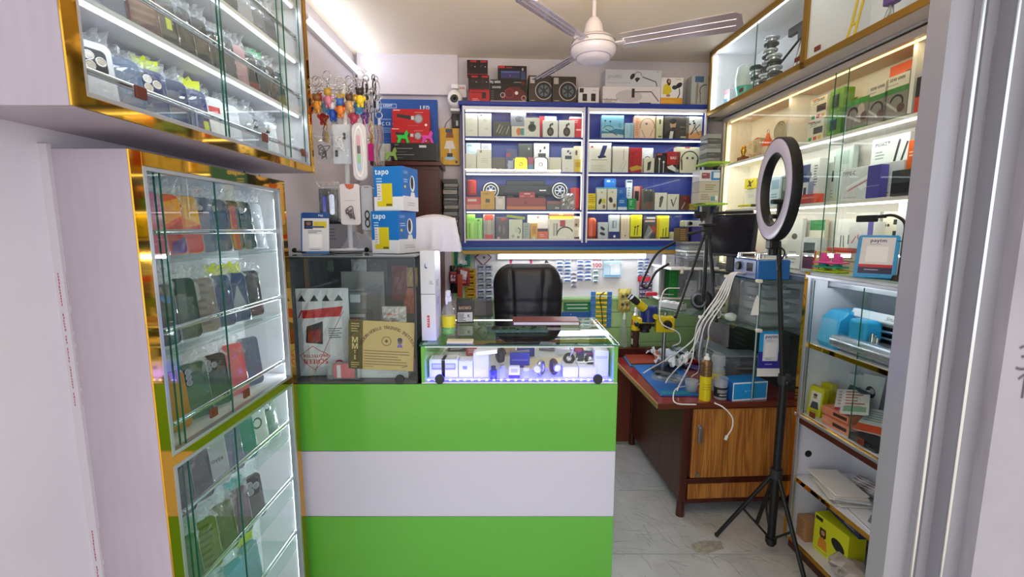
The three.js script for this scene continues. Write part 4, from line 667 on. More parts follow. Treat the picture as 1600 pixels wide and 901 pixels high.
rowOf(SH[1], [
  ['phone_box', 'pale blue phone box at the left end of the second row', [-0.298, 2.183, 0.11, 0.229], 0.04, 'b #cfe0e6; r .1 .06 .3 .06 #8fa8b4; T .3 .3 .4 2 .05 #a9c0c8', { z: 0.105 }], ['phone_box', 'short ivory phone box in front of the pale blue box', [-0.316, 2.178, 0.081, 0.13], 0.04, 'b #f0ead4; T .2 .6 .5 3 .07 #d8d0b8'],
  ['phone_box', 'cream phone box with small square mark in the second row', [-0.216, 2.184, 0.11, 0.158], 0.04, 'b #eee8d6; r .2 .06 .14 .1 #8a867c; T .3 .4 .5 3 .08 #d4ccb8'], ['phone_box', 'white box with black lettering behind the cream box', [-0.2, 2.189, 0.077, 0.202], 0.03, 'b #dfe4ea; T .1 .06 .8 3 .05 #55585e', { z: 0.105 }],
  ['speaker_box', 'low brown carton in the second row', [-0.107, 2.184, 0.101, 0.098], 0.05, 'b #5f564c; T .2 .4 .5 2 .1 #6e655a'],
  ['earbud_box', 'purple earbud box with white earbuds picture', [-0.013, 2.18, 0.086, 0.163], 0.04, 'b #4a4a7c; r .05 .18 .4 .14 #b0344c; e .35 .7 .2 .2 0 #d8dce8; e .75 .5 .14 .2 0 #dfe3ec; r .2 .5 .5 .35 #b9bed4'],
  ['earphone_box', 'black square box above the gold clock', [0.096, 2.186, 0.107, 0.212], 0.03, 'b #2c302c; c .75 .18 .08 #9aa890', { z: 0.105 }],
  ['earphone_box', 'pink and blue box behind the gold clock', [0.131, 2.181, 0.048, 0.103], 0.03, 'b #c8507a; r 0 .5 1 .5 #6aa0c0'],
  ['earbud_box', 'white box with black charging case picture', [0.217, 2.186, 0.117, 0.221], 0.03, 'b #e3e3e0; T .1 .15 .3 3 .04 #9a9c9c; e .7 .15 .1 .07 .6 #2a2c30; e .42 .26 .1 .06 -.4 #2a2c30; r .28 .34 .5 .14 #2a2c30', { z: 0.118 }],
  ['adapter_box', 'plain cream box beside the silver clock', [0.318, 2.183, 0.092, 0.103], 0.04, 'b #e9e3ce'],
  ['earbud_box', 'white box with two earbuds over a dark case', [0.414, 2.183, 0.092, 0.173], 0.04, 'b #ece9e0; e .5 .14 .12 .08 .7 #26282c; e .68 .22 .1 .07 .6 #26282c; r .25 .32 .55 .14 #2a2a2a; l .3 .84 .5 .84 .04 #b0aca0'],
  ['bulb_box', 'yellow box by the middle upright', [0.488, 2.184, 0.063, 0.089], 0.04, 'b #e3c02e; r .15 .2 .7 .4 #c89a1e'],
  ['bulb_box', 'cream box stacked on the yellow box', [0.498, 2.273, 0.068, 0.098], 0.04, 'b #eee2bc; e .25 .5 .12 .3 0 #4a4a44', { on: 1 }],
  ['stand_box', 'large white box with navy phone stand picture', [0.658, 2.18, 0.171, 0.221], 0.045, 'b #efe9dc; r .08 .1 .1 .06 #d0443c; p .62 .08 .82 .08 .66 .46 .46 .46 #27306e; p .38 .44 .72 .42 .8 .48 .44 .52 #1f2858; T .1 .56 .8 1 .05 #a9a496; T .1 .75 .7 4 .05 #cfc6a8'],
  ['cable_box', 'white cable box with thin red line', [0.816, 2.177, 0.123, 0.193], 0.04, 'b #e6e1d6; l .7 .1 .68 .5 .03 #c86a5a; l .4 .9 .8 .5 .02 #c9b8a8; l .6 .95 .9 .55 .02 #b9a898'],
  ['earphone_box', 'bright red upright box in the second row', [0.932, 2.178, 0.099, 0.184], 0.04, 'b #b3242c; T .12 .16 .3 6 .1 #8a1820; p 0 .8 .6 .7 1 .75 1 .85 .2 .95 #c9a03a'],
  ['earbud_box', 'white box with black arch picture behind', [1.036, 2.187, 0.09, 0.181], 0.03, 'b #dfe2e2; a .5 .45 .25 1 2 .06 #2a2c30; T .15 .1 .5 1 .04 #9a9c9c', { z: 0.115 }], ['charger_box', 'small cream box with black charger picture', [1.037, 2.178, 0.08, 0.109], 0.03, 'b #e6e0cc; p .35 .3 .7 .2 .6 .8 .3 .85 #33353a', { z: 0.156 }],
  ['earphone_box', 'black box with white earphones picture', [1.129, 2.174, 0.085, 0.152], 0.04, 'b #1c1c20; c .35 .3 .1 #e8e8ea; c .75 .45 .1 #e8e8ea; l .35 .35 .35 1 .07 #e8e8ea; l .75 .5 .75 1 .07 #e8e8ea; r .1 .05 .5 .06 #c83a3a'],
  ['headphone_box', 'red and black box with white lettering', [1.228, 2.175, 0.105, 0.162], 0.04, 'b #b8262e; r 0 .62 1 .38 #17171a; t BASS .5 .3 .24 #f4e0e0; p 0 .7 .4 .62 .95 .9 .8 .98 .1 .8 #e9e9ea'],
  ['neckband_box', 'large cream box with black neckband picture', [1.393, 2.171, 0.196, 0.2], 0.05, 'b #ece4c8; a .56 .5 .34 .95 2.05 .04 #26282c; l .24 .5 .26 .86 .05 #26282c; l .88 .5 .86 .86 .05 #26282c; c .46 .42 .05 #55585c; c .68 .42 .05 #55585c; r .35 0 .2 .05 #c8383c'],
]);
for (const [label, x, col] of [['gold square clock in a black case', 0.057, '#d8b820'], ['silver square clock in a black case', 0.206, '#c4c4c8']]) {
  const t = thing('desk_clock', label, 'clock', 'B', [x, SH[1] + 0.0005, 0.155], 0, 'square desk clocks in the blue display');
  part(t, 'case', slab(0.108, 0.108, 0.018, 0.024, 0.003, 5), M.blackGloss); part(t, 'face', slab(0.092, 0.092, 0.004, 0.02, 0.001, 5), mat(col, 0.18, 0.8), [0, 0.008, 0.016]); part(t, 'dial', new THREE.TorusGeometry(0.012, 0.004, 8, 18), mat(col === '#d8b820' ? '#8a6a10' : '#5a5a60', 0.3, 0.6), [0, 0.054, 0.021]);
}
// third row: boombox with wheels and the red speakers
{
  const y = SH[2] + 0.0005;
  const t = thing('boombox', 'long black speaker with a white-rimmed wheel at each end', 'speaker', 'B', [0.1, y, 0.09]);
  part(t, 'body', merge([rbox(0.46, 0.08, 0.06, 0.01, 0, 0.15, -0.02, 2), rbox(0.3, 0.05, 0.03, 0.008, 0, 0.2, -0.02, 2)]), M.black);
  part(t, 'grille', rbox(0.34, 0.05, 0.01, 0.004, 0, 0.15, 0.012, 2), M.dark); part(t, 'name_plate', box(0.05, 0.008, 0.003, 0.13, 0.148, 0.019), M.alu);
  part(t, 'stand', merge([rbox(0.05, 0.115, 0.04, 0.004, -0.12, 0.058, -0.02), rbox(0.05, 0.115, 0.04, 0.004, 0.12, 0.058, -0.02)]), M.black);
  for (const x of [-0.267, 0.26]) {
    const wl = part(t, 'wheel', new THREE.TorusGeometry(0.053, 0.016, 10, 30), M.black, [x, 0.145, 0.02]);
    part(wl, 'rim', new THREE.TorusGeometry(0.056, 0.005, 8, 30), M.white, [0, 0, 0.013]);
    part(wl, 'rim', new THREE.TorusGeometry(0.038, 0.004, 8, 30), M.white, [0, 0, 0.008]);
    part(wl, 'spokes', merge([0, 1, 2, 3, 4, 5].map((k) => bar([0, 0, 0.004], [Math.cos(k * 1.047) * 0.036, Math.sin(k * 1.047) * 0.036, 0.004], 0.006, 6)).concat([cyl(0.012, 0.012, 0.02, 0, 0, 0, 14).rotateX(Math.PI / 2)])), M.alu);
  }
  const can = (label, x, y0, h, col) => { const s = thing('cylinder_speaker', label, 'speaker', 'B', [x, y0, 0.12], 0, 'red cylinder speakers'); part(s, 'body', lathe([[0, 0], [0.034, 0], [0.037, 0.006], [0.037, h - 0.006], [0.034, h], [0, h]], 22), mat(col, 0.4)); part(s, 'base_ring', new THREE.TorusGeometry(0.036, 0.003, 6, 22).rotateX(Math.PI / 2), mat('#8a1c14', 0.4), [0, 0.012, 0]); };
  can('orange-red cylinder speaker standing on a red carton', -0.313, 2.006, 0.112, '#e23a1e');
  can('tall red cylinder speaker by the middle upright', 0.476, y, 0.165, '#d8301f');
  rowOf(SH[2], [
    ['speaker_box', 'red carton under the orange-red cylinder speaker', [-0.308, 1.91, 0.115, 0.081], 0.07, 'b #d8362a; r .1 .15 .6 .2 #f2d0c8; r 0 .6 1 .4 #e88a6a', { z: 0.158 }],
    ['torch_box', 'yellow box in front of the left wheel', [-0.192, 1.91, 0.106, 0.123], 0.03, 'b #dba512; T .15 .1 .7 2 .06 #8a6a10; r .35 .42 .3 .2 #4a4438; T .2 .75 .6 2 .07 #b9860e', { z: 0.178 }],
    ['night_lamp', 'small pinkish white gadget beside the yellow box', [-0.098, 1.91, 0.073, 0.086], 0.03, 'b #e6d6cc; e .5 .4 .28 .3 0 #f2e8e2; r .3 .05 .4 .1 #c9b0a4', { z: 0.175, cat: 'lamp' }],
    ['sound_bar', 'long dark red sound bar with orange base', [0.099, 1.911, 0.302, 0.076], 0.05, 'b #8c2018; r 0 .72 1 .28 #d8742c; r .02 .08 .96 .5 #a32a1e; t A .48 .4 .4 #3a0c08', { z: 0.165, cat: 'speaker' }],
    ['cable_box', 'small red box on the sound bar', [0.106, 1.983, 0.122, 0.048], 0.03, 'b #b01f22; r .3 .2 .4 .16 #f0c0b8; T .08 .6 .3 1 .2 #e8a8a0; T .7 .6 .25 1 .2 #e8a8a0', { on: 1, z: 0.155 }],
    ['router_box', 'low grey box behind the silver bag', [0.309, 1.911, 0.108, 0.053], 0.04, 'b #5f5a54; r 0 0 1 .3 #a35a4c; r .6 .7 .3 .2 #c9c4b8'],
    ['earbud_box', 'twin earbud boxes, one nearest the left door frame', [0.678, 1.903, 0.079, 0.164], 0.04, 'b #e9e4d4; r 0 0 1 .06 #5ab0c8; e .35 .62 .14 .3 .1 #26241e; e .75 .85 .14 .2 0 #8a6a3c; c .5 .22 .1 #c9b48c; r .55 .5 .35 .2 #d8cc3a'], ['earbud_box', 'twin earbud boxes, one beside the blue cartons', [0.76, 1.903, 0.075, 0.164], 0.04, 'b #e6e0cf; r 0 0 1 .06 #5ab0c8; e .35 .55 .2 .3 -.1 #3a3730; e .75 .8 .16 .22 0 #8a5a34; c .5 .2 .1 #c9b48c'],
    ['bulb_box', 'bright yellow carton stack at the right half start', [0.599, 1.902, 0.069, 0.12], 0.05, 'b #e3c81c; T .1 .1 .8 7 .12 #b08a14; r 0 .6 1 .12 #f2de3a'],
    ['adapter_box', 'blue box behind the twin earbud boxes', [0.755, 1.905, 0.091, 0.234], 0.03, 'b #1f6fc0; r .2 .05 .3 .06 #c9e0f4; c .75 .1 .08 #4a9ae0', { z: 0.1 }],
    ['sim_box', 'white strip pack standing above the blue cartons', [0.904, 1.905, 0.05, 0.224], 0.03, 'b #d9e2e4; r .1 .03 .8 .06 #3a4a50; T .3 .25 .4 4 .08 #7a8a90', { z: 0.108 }],
    ['adapter_box', 'lower blue carton beside the green carton', [0.841, 1.898, 0.075, 0.092], 0.04, 'b #2270c4; T .15 .2 .6 2 .15 #cfe2f4; r 0 .75 1 .25 #e3eaf0'], ['adapter_box', 'upper blue carton stacked on the lower one', [0.833, 1.99, 0.075, 0.077], 0.04, 'b #1d64b8; T .2 .3 .5 2 .15 #7ab0e4', { on: 1 }],
    ['adapter_box', 'green carton with white print', [0.916, 1.898, 0.065, 0.087], 0.04, 'b #18964a; T .2 .2 .4 3 .16 #d0ecd8; T .1 .85 .8 1 .1 #d0ecd8'],
    ['speaker_box', 'pink-edged box behind the trimmer pack', [0.973, 1.9, 0.066, 0.181], 0.03, 'b #d89a90; r .1 .2 .5 .4 #2f2a2a; r .7 0 .3 1 #a8382e', { z: 0.112 }],
    ['trimmer_pack', 'grey blister pack with trimmer', [1.04, 1.894, 0.095, 0.16], 0.03, 'b #6a6660; r .12 .1 .76 .5 #4a4a4c; r .2 .62 .6 .3 #7a5a4c; a .5 .06 .2 1 2 .06 #e8e8e8'],
    ['mic_box', 'white box with grey microphone picture', [1.141, 1.894, 0.096, 0.136], 0.04, 'b #ece8da; e .55 .32 .14 .2 .15 #5a5a5c; p .4 .4 .68 .42 .5 .85 .36 .82 #6a665e; T .08 .05 .2 1 .04 #8a8a86'], ['mic_box', 'white box with crossed grey cable picture', [1.24, 1.894, 0.091, 0.126], 0.04, 'b #ebe6d6; l .3 .35 .5 .75 .1 #44484c; l .75 .2 .5 .75 .08 #6a7074; T .15 .08 .3 1 .04 #8a8a86'],
    ['adapter_box', 'dark red box with star mark', [1.331, 1.89, 0.081, 0.122], 0.04, 'b #6a2a1c; t * .5 .25 .6 #d0302a; l .2 .9 .5 .5 .08 #d8c8b0'], ['bulb_box', 'low yellow carton at the end of the third row', [1.422, 1.89, 0.087, 0.059], 0.04, 'b #d8c04a; T .1 .2 .8 4 .16 #8a7a2a'],
  ]);
  solo('silver_pouch', 'crinkled silver pouch in front of the right wheel', 'pouch', pouch(0.103, 0.122, 0.03, 5, 8), mat('#a8a29c', 0.25, 0.5), 'B', [0.414, y, 0.165]);
}
rowOf(SH[3], [
  ['cable_pack', 'lime green cable pack at the left end of the bottom row', [-0.329, 1.679, 0.068, 0.197], 0.03, 'b #8fd84a; r .1 .25 .8 .7 #b4e86a; l .35 .35 .35 .9 .08 #5ab02a; l .65 .35 .65 .9 .08 #d8f4a0'], ['cable_pack', 'shorter lime green cable pack beside the first', [-0.264, 1.679, 0.063, 0.154], 0.03, 'b #9ade5a; l .4 .2 .4 .9 .08 #5ab02a; l .7 .3 .7 .95 .08 #dff6b0; p .3 .12 .5 .04 .7 .12 #2a3a1a'],
  ['cable_pack', 'grey pack with red top and base', [-0.184, 1.679, 0.087, 0.198], 0.03, 'b #a29a8c; r .12 0 .76 .22 #d8402a; r .12 .78 .76 .22 #d0342a; l .45 .22 .45 .78 .05 #d8d2c4; l .6 .22 .6 .78 .05 #d8d2c4'],
  ['earphone_pack', 'dark plum earphone pack', [-0.084, 1.679, 0.093, 0.164], 0.03, 'b #5a4a4c; r .4 .04 .4 .1 #b0342c; e .3 .5 .1 .3 0 #8a7a78; e .65 .55 .12 .4 0 #7a6a68; e .2 .9 .14 .1 0 #c9b0a0'],
  ['usb_pack', 'white pack with round gadget pictures', [0.019, 1.679, 0.103, 0.145], 0.03, 'b #e3e2c8; c .6 .5 .2 #d0d2c0; a .6 .55 .25 1.6 2.3 .06 #3a3c34; c .3 .8 .12 #b0b4a0; c .7 .85 .1 #8a907c', { z: 0.16 }],
  ['sim_box', 'tall white carton behind the yellow and orange packs', [0.196, 1.678, 0.165, 0.197], 0.04, 'b #e2e1de; c .5 .1 .04 #c8302c; T .1 .25 .8 8 .06 #cfcdc8', { z: 0.1 }],
  ['usb_pack', 'narrow grey pack in the bottom row', [0.102, 1.679, 0.054, 0.121], 0.03, 'b #a9aaa4; T .2 .2 .6 5 .14 #8a8c88'], ['usb_pack', 'narrow yellow pack in the bottom row', [0.161, 1.679, 0.054, 0.117], 0.03, 'b #e0ac1c; r .2 .15 .6 .5 #c8841a; c .5 .85 .2 #e8e2c8'], ['usb_pack', 'small orange pack with black top', [0.228, 1.679, 0.079, 0.078], 0.03, 'b #e8602a; r 0 0 1 .25 #26241e; T .2 .5 .6 2 .15 #f4c0a0'],
  ['headset_box', 'wide white box with microphone and cable picture', [0.366, 1.678, 0.188, 0.151], 0.04, 'b #eee6d4; r .18 .2 .08 .6 #b0aca2; r .3 .2 .06 .6 #8a867c; r .46 .06 .22 .3 #b8303a; a .68 .78 .4 1.05 1.85 .06 #2b2b2c; r 0 .8 .7 .16 #f6efdc', { z: 0.16 }],
  ['remote_box', 'brown and yellow flat carton lying on the wide white box', [0.372, 1.829, 0.192, 0.044], 0.04, 'b #6a3a20; r 0 .5 1 .5 #d8c82a; r .4 .1 .15 .2 #c9a030', { on: 1 }],
  ['earphone_pack', 'cream pack with tan picture by the middle upright', [0.505, 1.678, 0.07, 0.171], 0.03, 'b #ecdcc4; r .2 .1 .6 .35 #b89a80; c .4 .35 .12 #3a2a22; T .2 .6 .6 3 .08 #c9a888; r .2 .86 .7 .14 #5a2a1c'],
  ['earbud_pack', 'silver pack with two black earbuds', [0.695, 1.673, 0.08, 0.132], 0.03, 'b #c6cad2; e .45 .35 .26 .14 .2 #2a2c34; e .45 .65 .28 .14 .1 #2a2c34; r 0 .92 1 .08 #3a3c44'],
  ['cable_pack', 'white and navy cable pack', [0.782, 1.673, 0.085, 0.186], 0.03, 'b #d3dae0; r .1 .02 .8 .06 #f4f6f8; r .3 .22 .4 .3 #8a98a4; l .55 .25 .55 .48 .08 #f4f6f8; r 0 .66 1 .34 #27357a; c .55 .85 .12 #e8eaf0'],
  ['cable_pack', 'beige pack with two thin wires', [0.87, 1.668, 0.07, 0.191], 0.03, 'b #e3d2b8; l .3 .05 .35 .7 .04 #c0a488; l .65 .05 .6 .75 .04 #c0a488; c .5 .82 .08 #8a4a34'],
  ['earphone_pack', 'yellow earphone pack beside the beige pack', [0.955, 1.668, 0.091, 0.192], 0.03, 'b #e8e02a; T .2 .1 .5 1 .05 #c0b41a; l .4 .5 .35 .8 .06 #2c2a20; l .62 .45 .6 .8 .06 #2c2a20; e .42 .48 .08 .06 0 #2c2a20; e .66 .44 .08 .06 0 #2c2a20; r 0 .86 1 .14 #6a6428'],
  ['screen_pack', 'grey and red screen glass pack', [1.062, 1.668, 0.101, 0.182], 0.03, 'b #4a4a52; r .2 .04 .7 .06 #c9ccd2; r .1 .16 .8 .08 #d8b0b0; c .7 .55 .3 #b03a34; p .05 .9 .4 .35 .75 .6 .4 1 #8f9094; l .1 .98 .7 .6 .05 #cfc8bc'],
  ['earphone_pack', 'yellow earphone pack at the right end of the bottom row', [1.166, 1.663, 0.097, 0.192], 0.03, 'b #e6e024; r 0 .1 .2 .9 #e0b014; T .4 .12 .5 1 .05 #c0b41a; l .55 .55 .52 .85 .06 #2c2a20; l .78 .5 .76 .85 .06 #2c2a20; r .3 .88 .7 .12 #34301c'],
  ['charger_box', 'small ivory box beside the end yellow pack', [1.247, 1.662, 0.041, 0.069], 0.03, 'b #e8e0b4; l .2 .2 .2 .8 .08 #b0a880'],
]);
{ // orange tube and lime sheet in the bottom row
  const t = thing('drink_bottle', 'shiny orange-red tube bottle at the middle of the bottom row', 'bottle', 'B', [0.614, SH[3] + 0.0005, 0.12]); part(t, 'body', lathe([[0, 0], [0.03, 0], [0.036, 0.01], [0.037, 0.14], [0.03, 0.165], [0.018, 0.172], [0, 0.173]], 22), mat('#d8562c', 0.15, 0, { clearcoat: 0.8 })); part(t, 'base_band', cyl(0.0372, 0.0372, 0.02, 0, 0.02, 0, 22), mat('#8a2f14', 0.3));
  carton('price_strip', 'yellow-green strip tucked above the white pack', 'price strip', 'B', [0.019, 1.834, 0.14, 0.018], 0.166, 0.004, 'b #b4c42c', { roll: -0.13 });
}
// ---- boxes along the top of the display
{
  const y = 2.672, Z = 0.17;
  const tiny = 'b #26161a; r .3 .04 .6 .12 #b8242c; e .5 .5 .3 .16 .3 #3a3c44; r .35 .4 .4 .5 #1c1a20; c .75 .45 .05 #d8d8dc; r 0 .92 1 .08 #7a1c22';
  const T = (name, label, q, d, ops, o = {}) => carton(name, label, 'box', 'B', [q[0], o.base ?? y, q[2], q[3]], o.z ?? Z, d, ops, { group: 'boxes along the top of the blue display', ...o });
  const hRed = 0.082, w2 = 0.074, hT = 0.084;
  T('mic_box', 'wide red box under the four small black and red boxes', [-0.247, 0, 0.149, hRed], 0.09, 'b #b61c22; r .1 .15 .75 .1 #7a1216; T .15 .72 .4 2 .12 #f0b8b0; r .62 .2 .2 .5 #2a1416');
  [['lower left', -0.288, hRed], ['lower right', -0.214, hRed], ['upper left', -0.296, hRed + 0.104], ['upper right', -0.223, hRed + 0.104]].forEach(([n, x, up]) => T('toy_mic_box', n + ' one of four small black and red boxes', [x, 0, 0.076, 0.103], 0.08, tiny, { base: y + up, group: 'four small black and red boxes' }));
  const hS = 0.157;
  T('speaker_box', 'black speaker box with dark red boombox picture', [-0.035, 0, 0.266, hS], 0.1, 'b #120e12; p .28 .9 .4 .45 .55 .3 .8 .32 .98 .6 .98 .92 #5a121c; o .52 .6 .2 .04 #8a2030; o .34 .68 .1 .03 #c9b0b0; o .92 .8 .1 .03 #c9b0b0; c .72 .58 .08 #e0d8d0; t DJ_MIX .14 .1 .15 #e8e8ea; t SOUND .17 .34 .12 #d8d8da; T .02 .5 .1 5 .09 #55555a; T .65 .1 .3 1 .05 #d8d8da; r .85 .08 .1 .14 #6a1a20; r 0 .93 1 .07 #d8cfc0');
  T('speaker_box', 'black box with blue speaker picture on the boombox box', [-0.007, 0, 0.209, 0.097], 0.08, 'b #16131a; r .02 .02 .22 .16 #d0262e; r .28 .08 .22 .1 #8a3038; r .1 .38 .66 .5 #333c70; r .1 .38 .66 .12 #55609a; c .42 .7 .05 #c83a44; e .86 .25 .07 .12 0 #b9aab0; p .8 .4 .94 .4 .96 .98 .8 .98 #3c4470', { base: y + hS });
  const wheel = 'b #3a3531; o .66 .55 .36 .03 #b9c8d0; c .66 .55 .34 #22262c; c .66 .55 .24 #5a6670; l .66 .35 .66 .75 .05 #1c2026; l .5 .45 .82 .65 .05 #1c2026; l .5 .65 .82 .45 .05 #1c2026; c .66 .55 .08 #2a2e34; r .06 .05 .2 .24 #bdb6ae; T .08 .9 .3 1 .06 #b9b2aa; o .66 .55 .375 .012 #c86a5a';
  T('wheel_speaker_box', 'first brown box with round wheel speaker picture', [0.197, 0, 0.169, 0.191], 0.11, wheel); T('wheel_speaker_box', 'second brown box with round wheel speaker picture', [0.374, 0, 0.175, 0.187], 0.11, wheel);
  T('mini_speaker_box', 'white box with two black mini speakers picture', [0.557, 0, 0.153, 0.114], 0.08, 'b #d8d6da; r .05 .06 .2 .26 #26262a; r .2 .4 .22 .44 #1c1c20; r .62 .38 .22 .46 #1c1c20; c .3 .6 .03 #b83a34; c .72 .58 .03 #b83a34; T .68 .14 .3 2 .05 #b0aeb4; r 0 .92 1 .08 #d2d0d6');
  const hA = 0.126;
  T('mic_stand_box', 'long white box with black mobile holder arm picture', [0.879, 0, 0.434, hA], 0.1, 'b #dcd8dc; e .45 .55 .8 .35 0 #c2bec4; r .5 .12 .05 .5 #26262a; l .56 .3 .84 .28 .05 #2c2c30; l .84 .28 .97 .8 .05 #3a3a3e; t Professional .12 .75 .16 #3a3a3e; T .03 .84 .2 2 .06 #6a6a6e; r .64 .9 .2 .1 #26262a');
  T('mic_stand_box', 'long silver box with microphone boom arm picture stacked on the white one', [0.889, 0, 0.422, 0.117], 0.09, 'b #c9ccd6; i proMic .17 .42 .3 #8f97ac; T .04 .78 .6 1 .05 #8a90a4; e .48 .4 .12 .2 .2 #26282e; p .52 .55 .56 .45 .62 .5 .56 .75 #2c2e34; a .58 .35 .22 1 2 .03 #33363c; l .66 .42 .9 .7 .05 #2c2e34; l .9 .7 .92 .95 .05 #2c2e34; T .92 .1 .04 1 .05 #55585e', { base: y + hA });
  T('mic_box', 'yellow and white box with woman in yellow and microphone', [1.182, 0, 0.165, 0.194], 0.09, 'b #e6e2e2; r 0 .74 1 .26 #dc9c1c; p .08 .6 .12 .3 .3 .2 .44 .36 .5 .5 .36 .62 #d8c022; e .34 .14 .1 .1 0 #2a1c18; p .3 .04 .44 .1 .42 .26 .34 .3 .26 .2 #2a1c18; e .36 .14 .06 .07 0 #c99a7c; e .34 .66 .1 .06 0 #b08064; e .62 .36 .12 .09 0 #26262a; e .82 .28 .16 .1 -.2 #1c1c20; l .84 .42 .86 .6 .04 #26262a; l .86 .6 .78 .74 .04 #26262a; T .68 .06 .3 1 .05 #c0962a; T .06 .84 .7 2 .05 #f0c860');
  T('tripod_box', 'grey-green box with figure and goose-neck picture at the shelf end', [1.395, 0, 0.132, 0.213], 0.09, 'b #a7a9a4; r .2 .03 .5 .2 #3c5a7c; p .3 .25 .4 .25 .42 .6 .36 .95 .28 .95 .26 .5 #8a7a60; a .8 .5 .3 .8 1.6 .05 #3a3c40; l .52 .55 .56 .9 .04 #3a3c40');
}
// ---- round-headed security camera at the corner of the display
{
  const t = thing('security_camera', 'round white security camera beside the blue display', 'camera', 'B', [-0.426, 2.636, 0.15]);
  part(t, 'bracket', merge([rbox(0.07, 0.02, 0.1, 0.004, 0, -0.012, -0.06, 1), rbox(0.05, 0.03, 0.05, 0.004, 0, 0.145, -0.01, 1)]), M.white);
  part(t, 'head', new THREE.SphereGeometry(0.055, 24, 18).scale(1, 1.15, 1).translate(0, 0.06, 0), M.whiteGloss);
  part(t, 'face', cyl(0.026, 0.03, 0.02, 0, 0, 0, 24).rotateX(Math.PI / 2), M.black, [0.0, 0.05, 0.048], [0.1, 0.2, 0]);
  part(t, 'lens', new THREE.SphereGeometry(0.012, 14, 10), M.blackGloss, [0.001, 0.05, 0.058]);
  carton('camera_box', 'small white box with red lettering behind the security camera', 'box', 'B', [-0.383, 2.721, 0.08, 0.09], 0.1, 0.06, 'b #d8d4d8; t CAM .5 .25 .3 #c8383c', {});
}

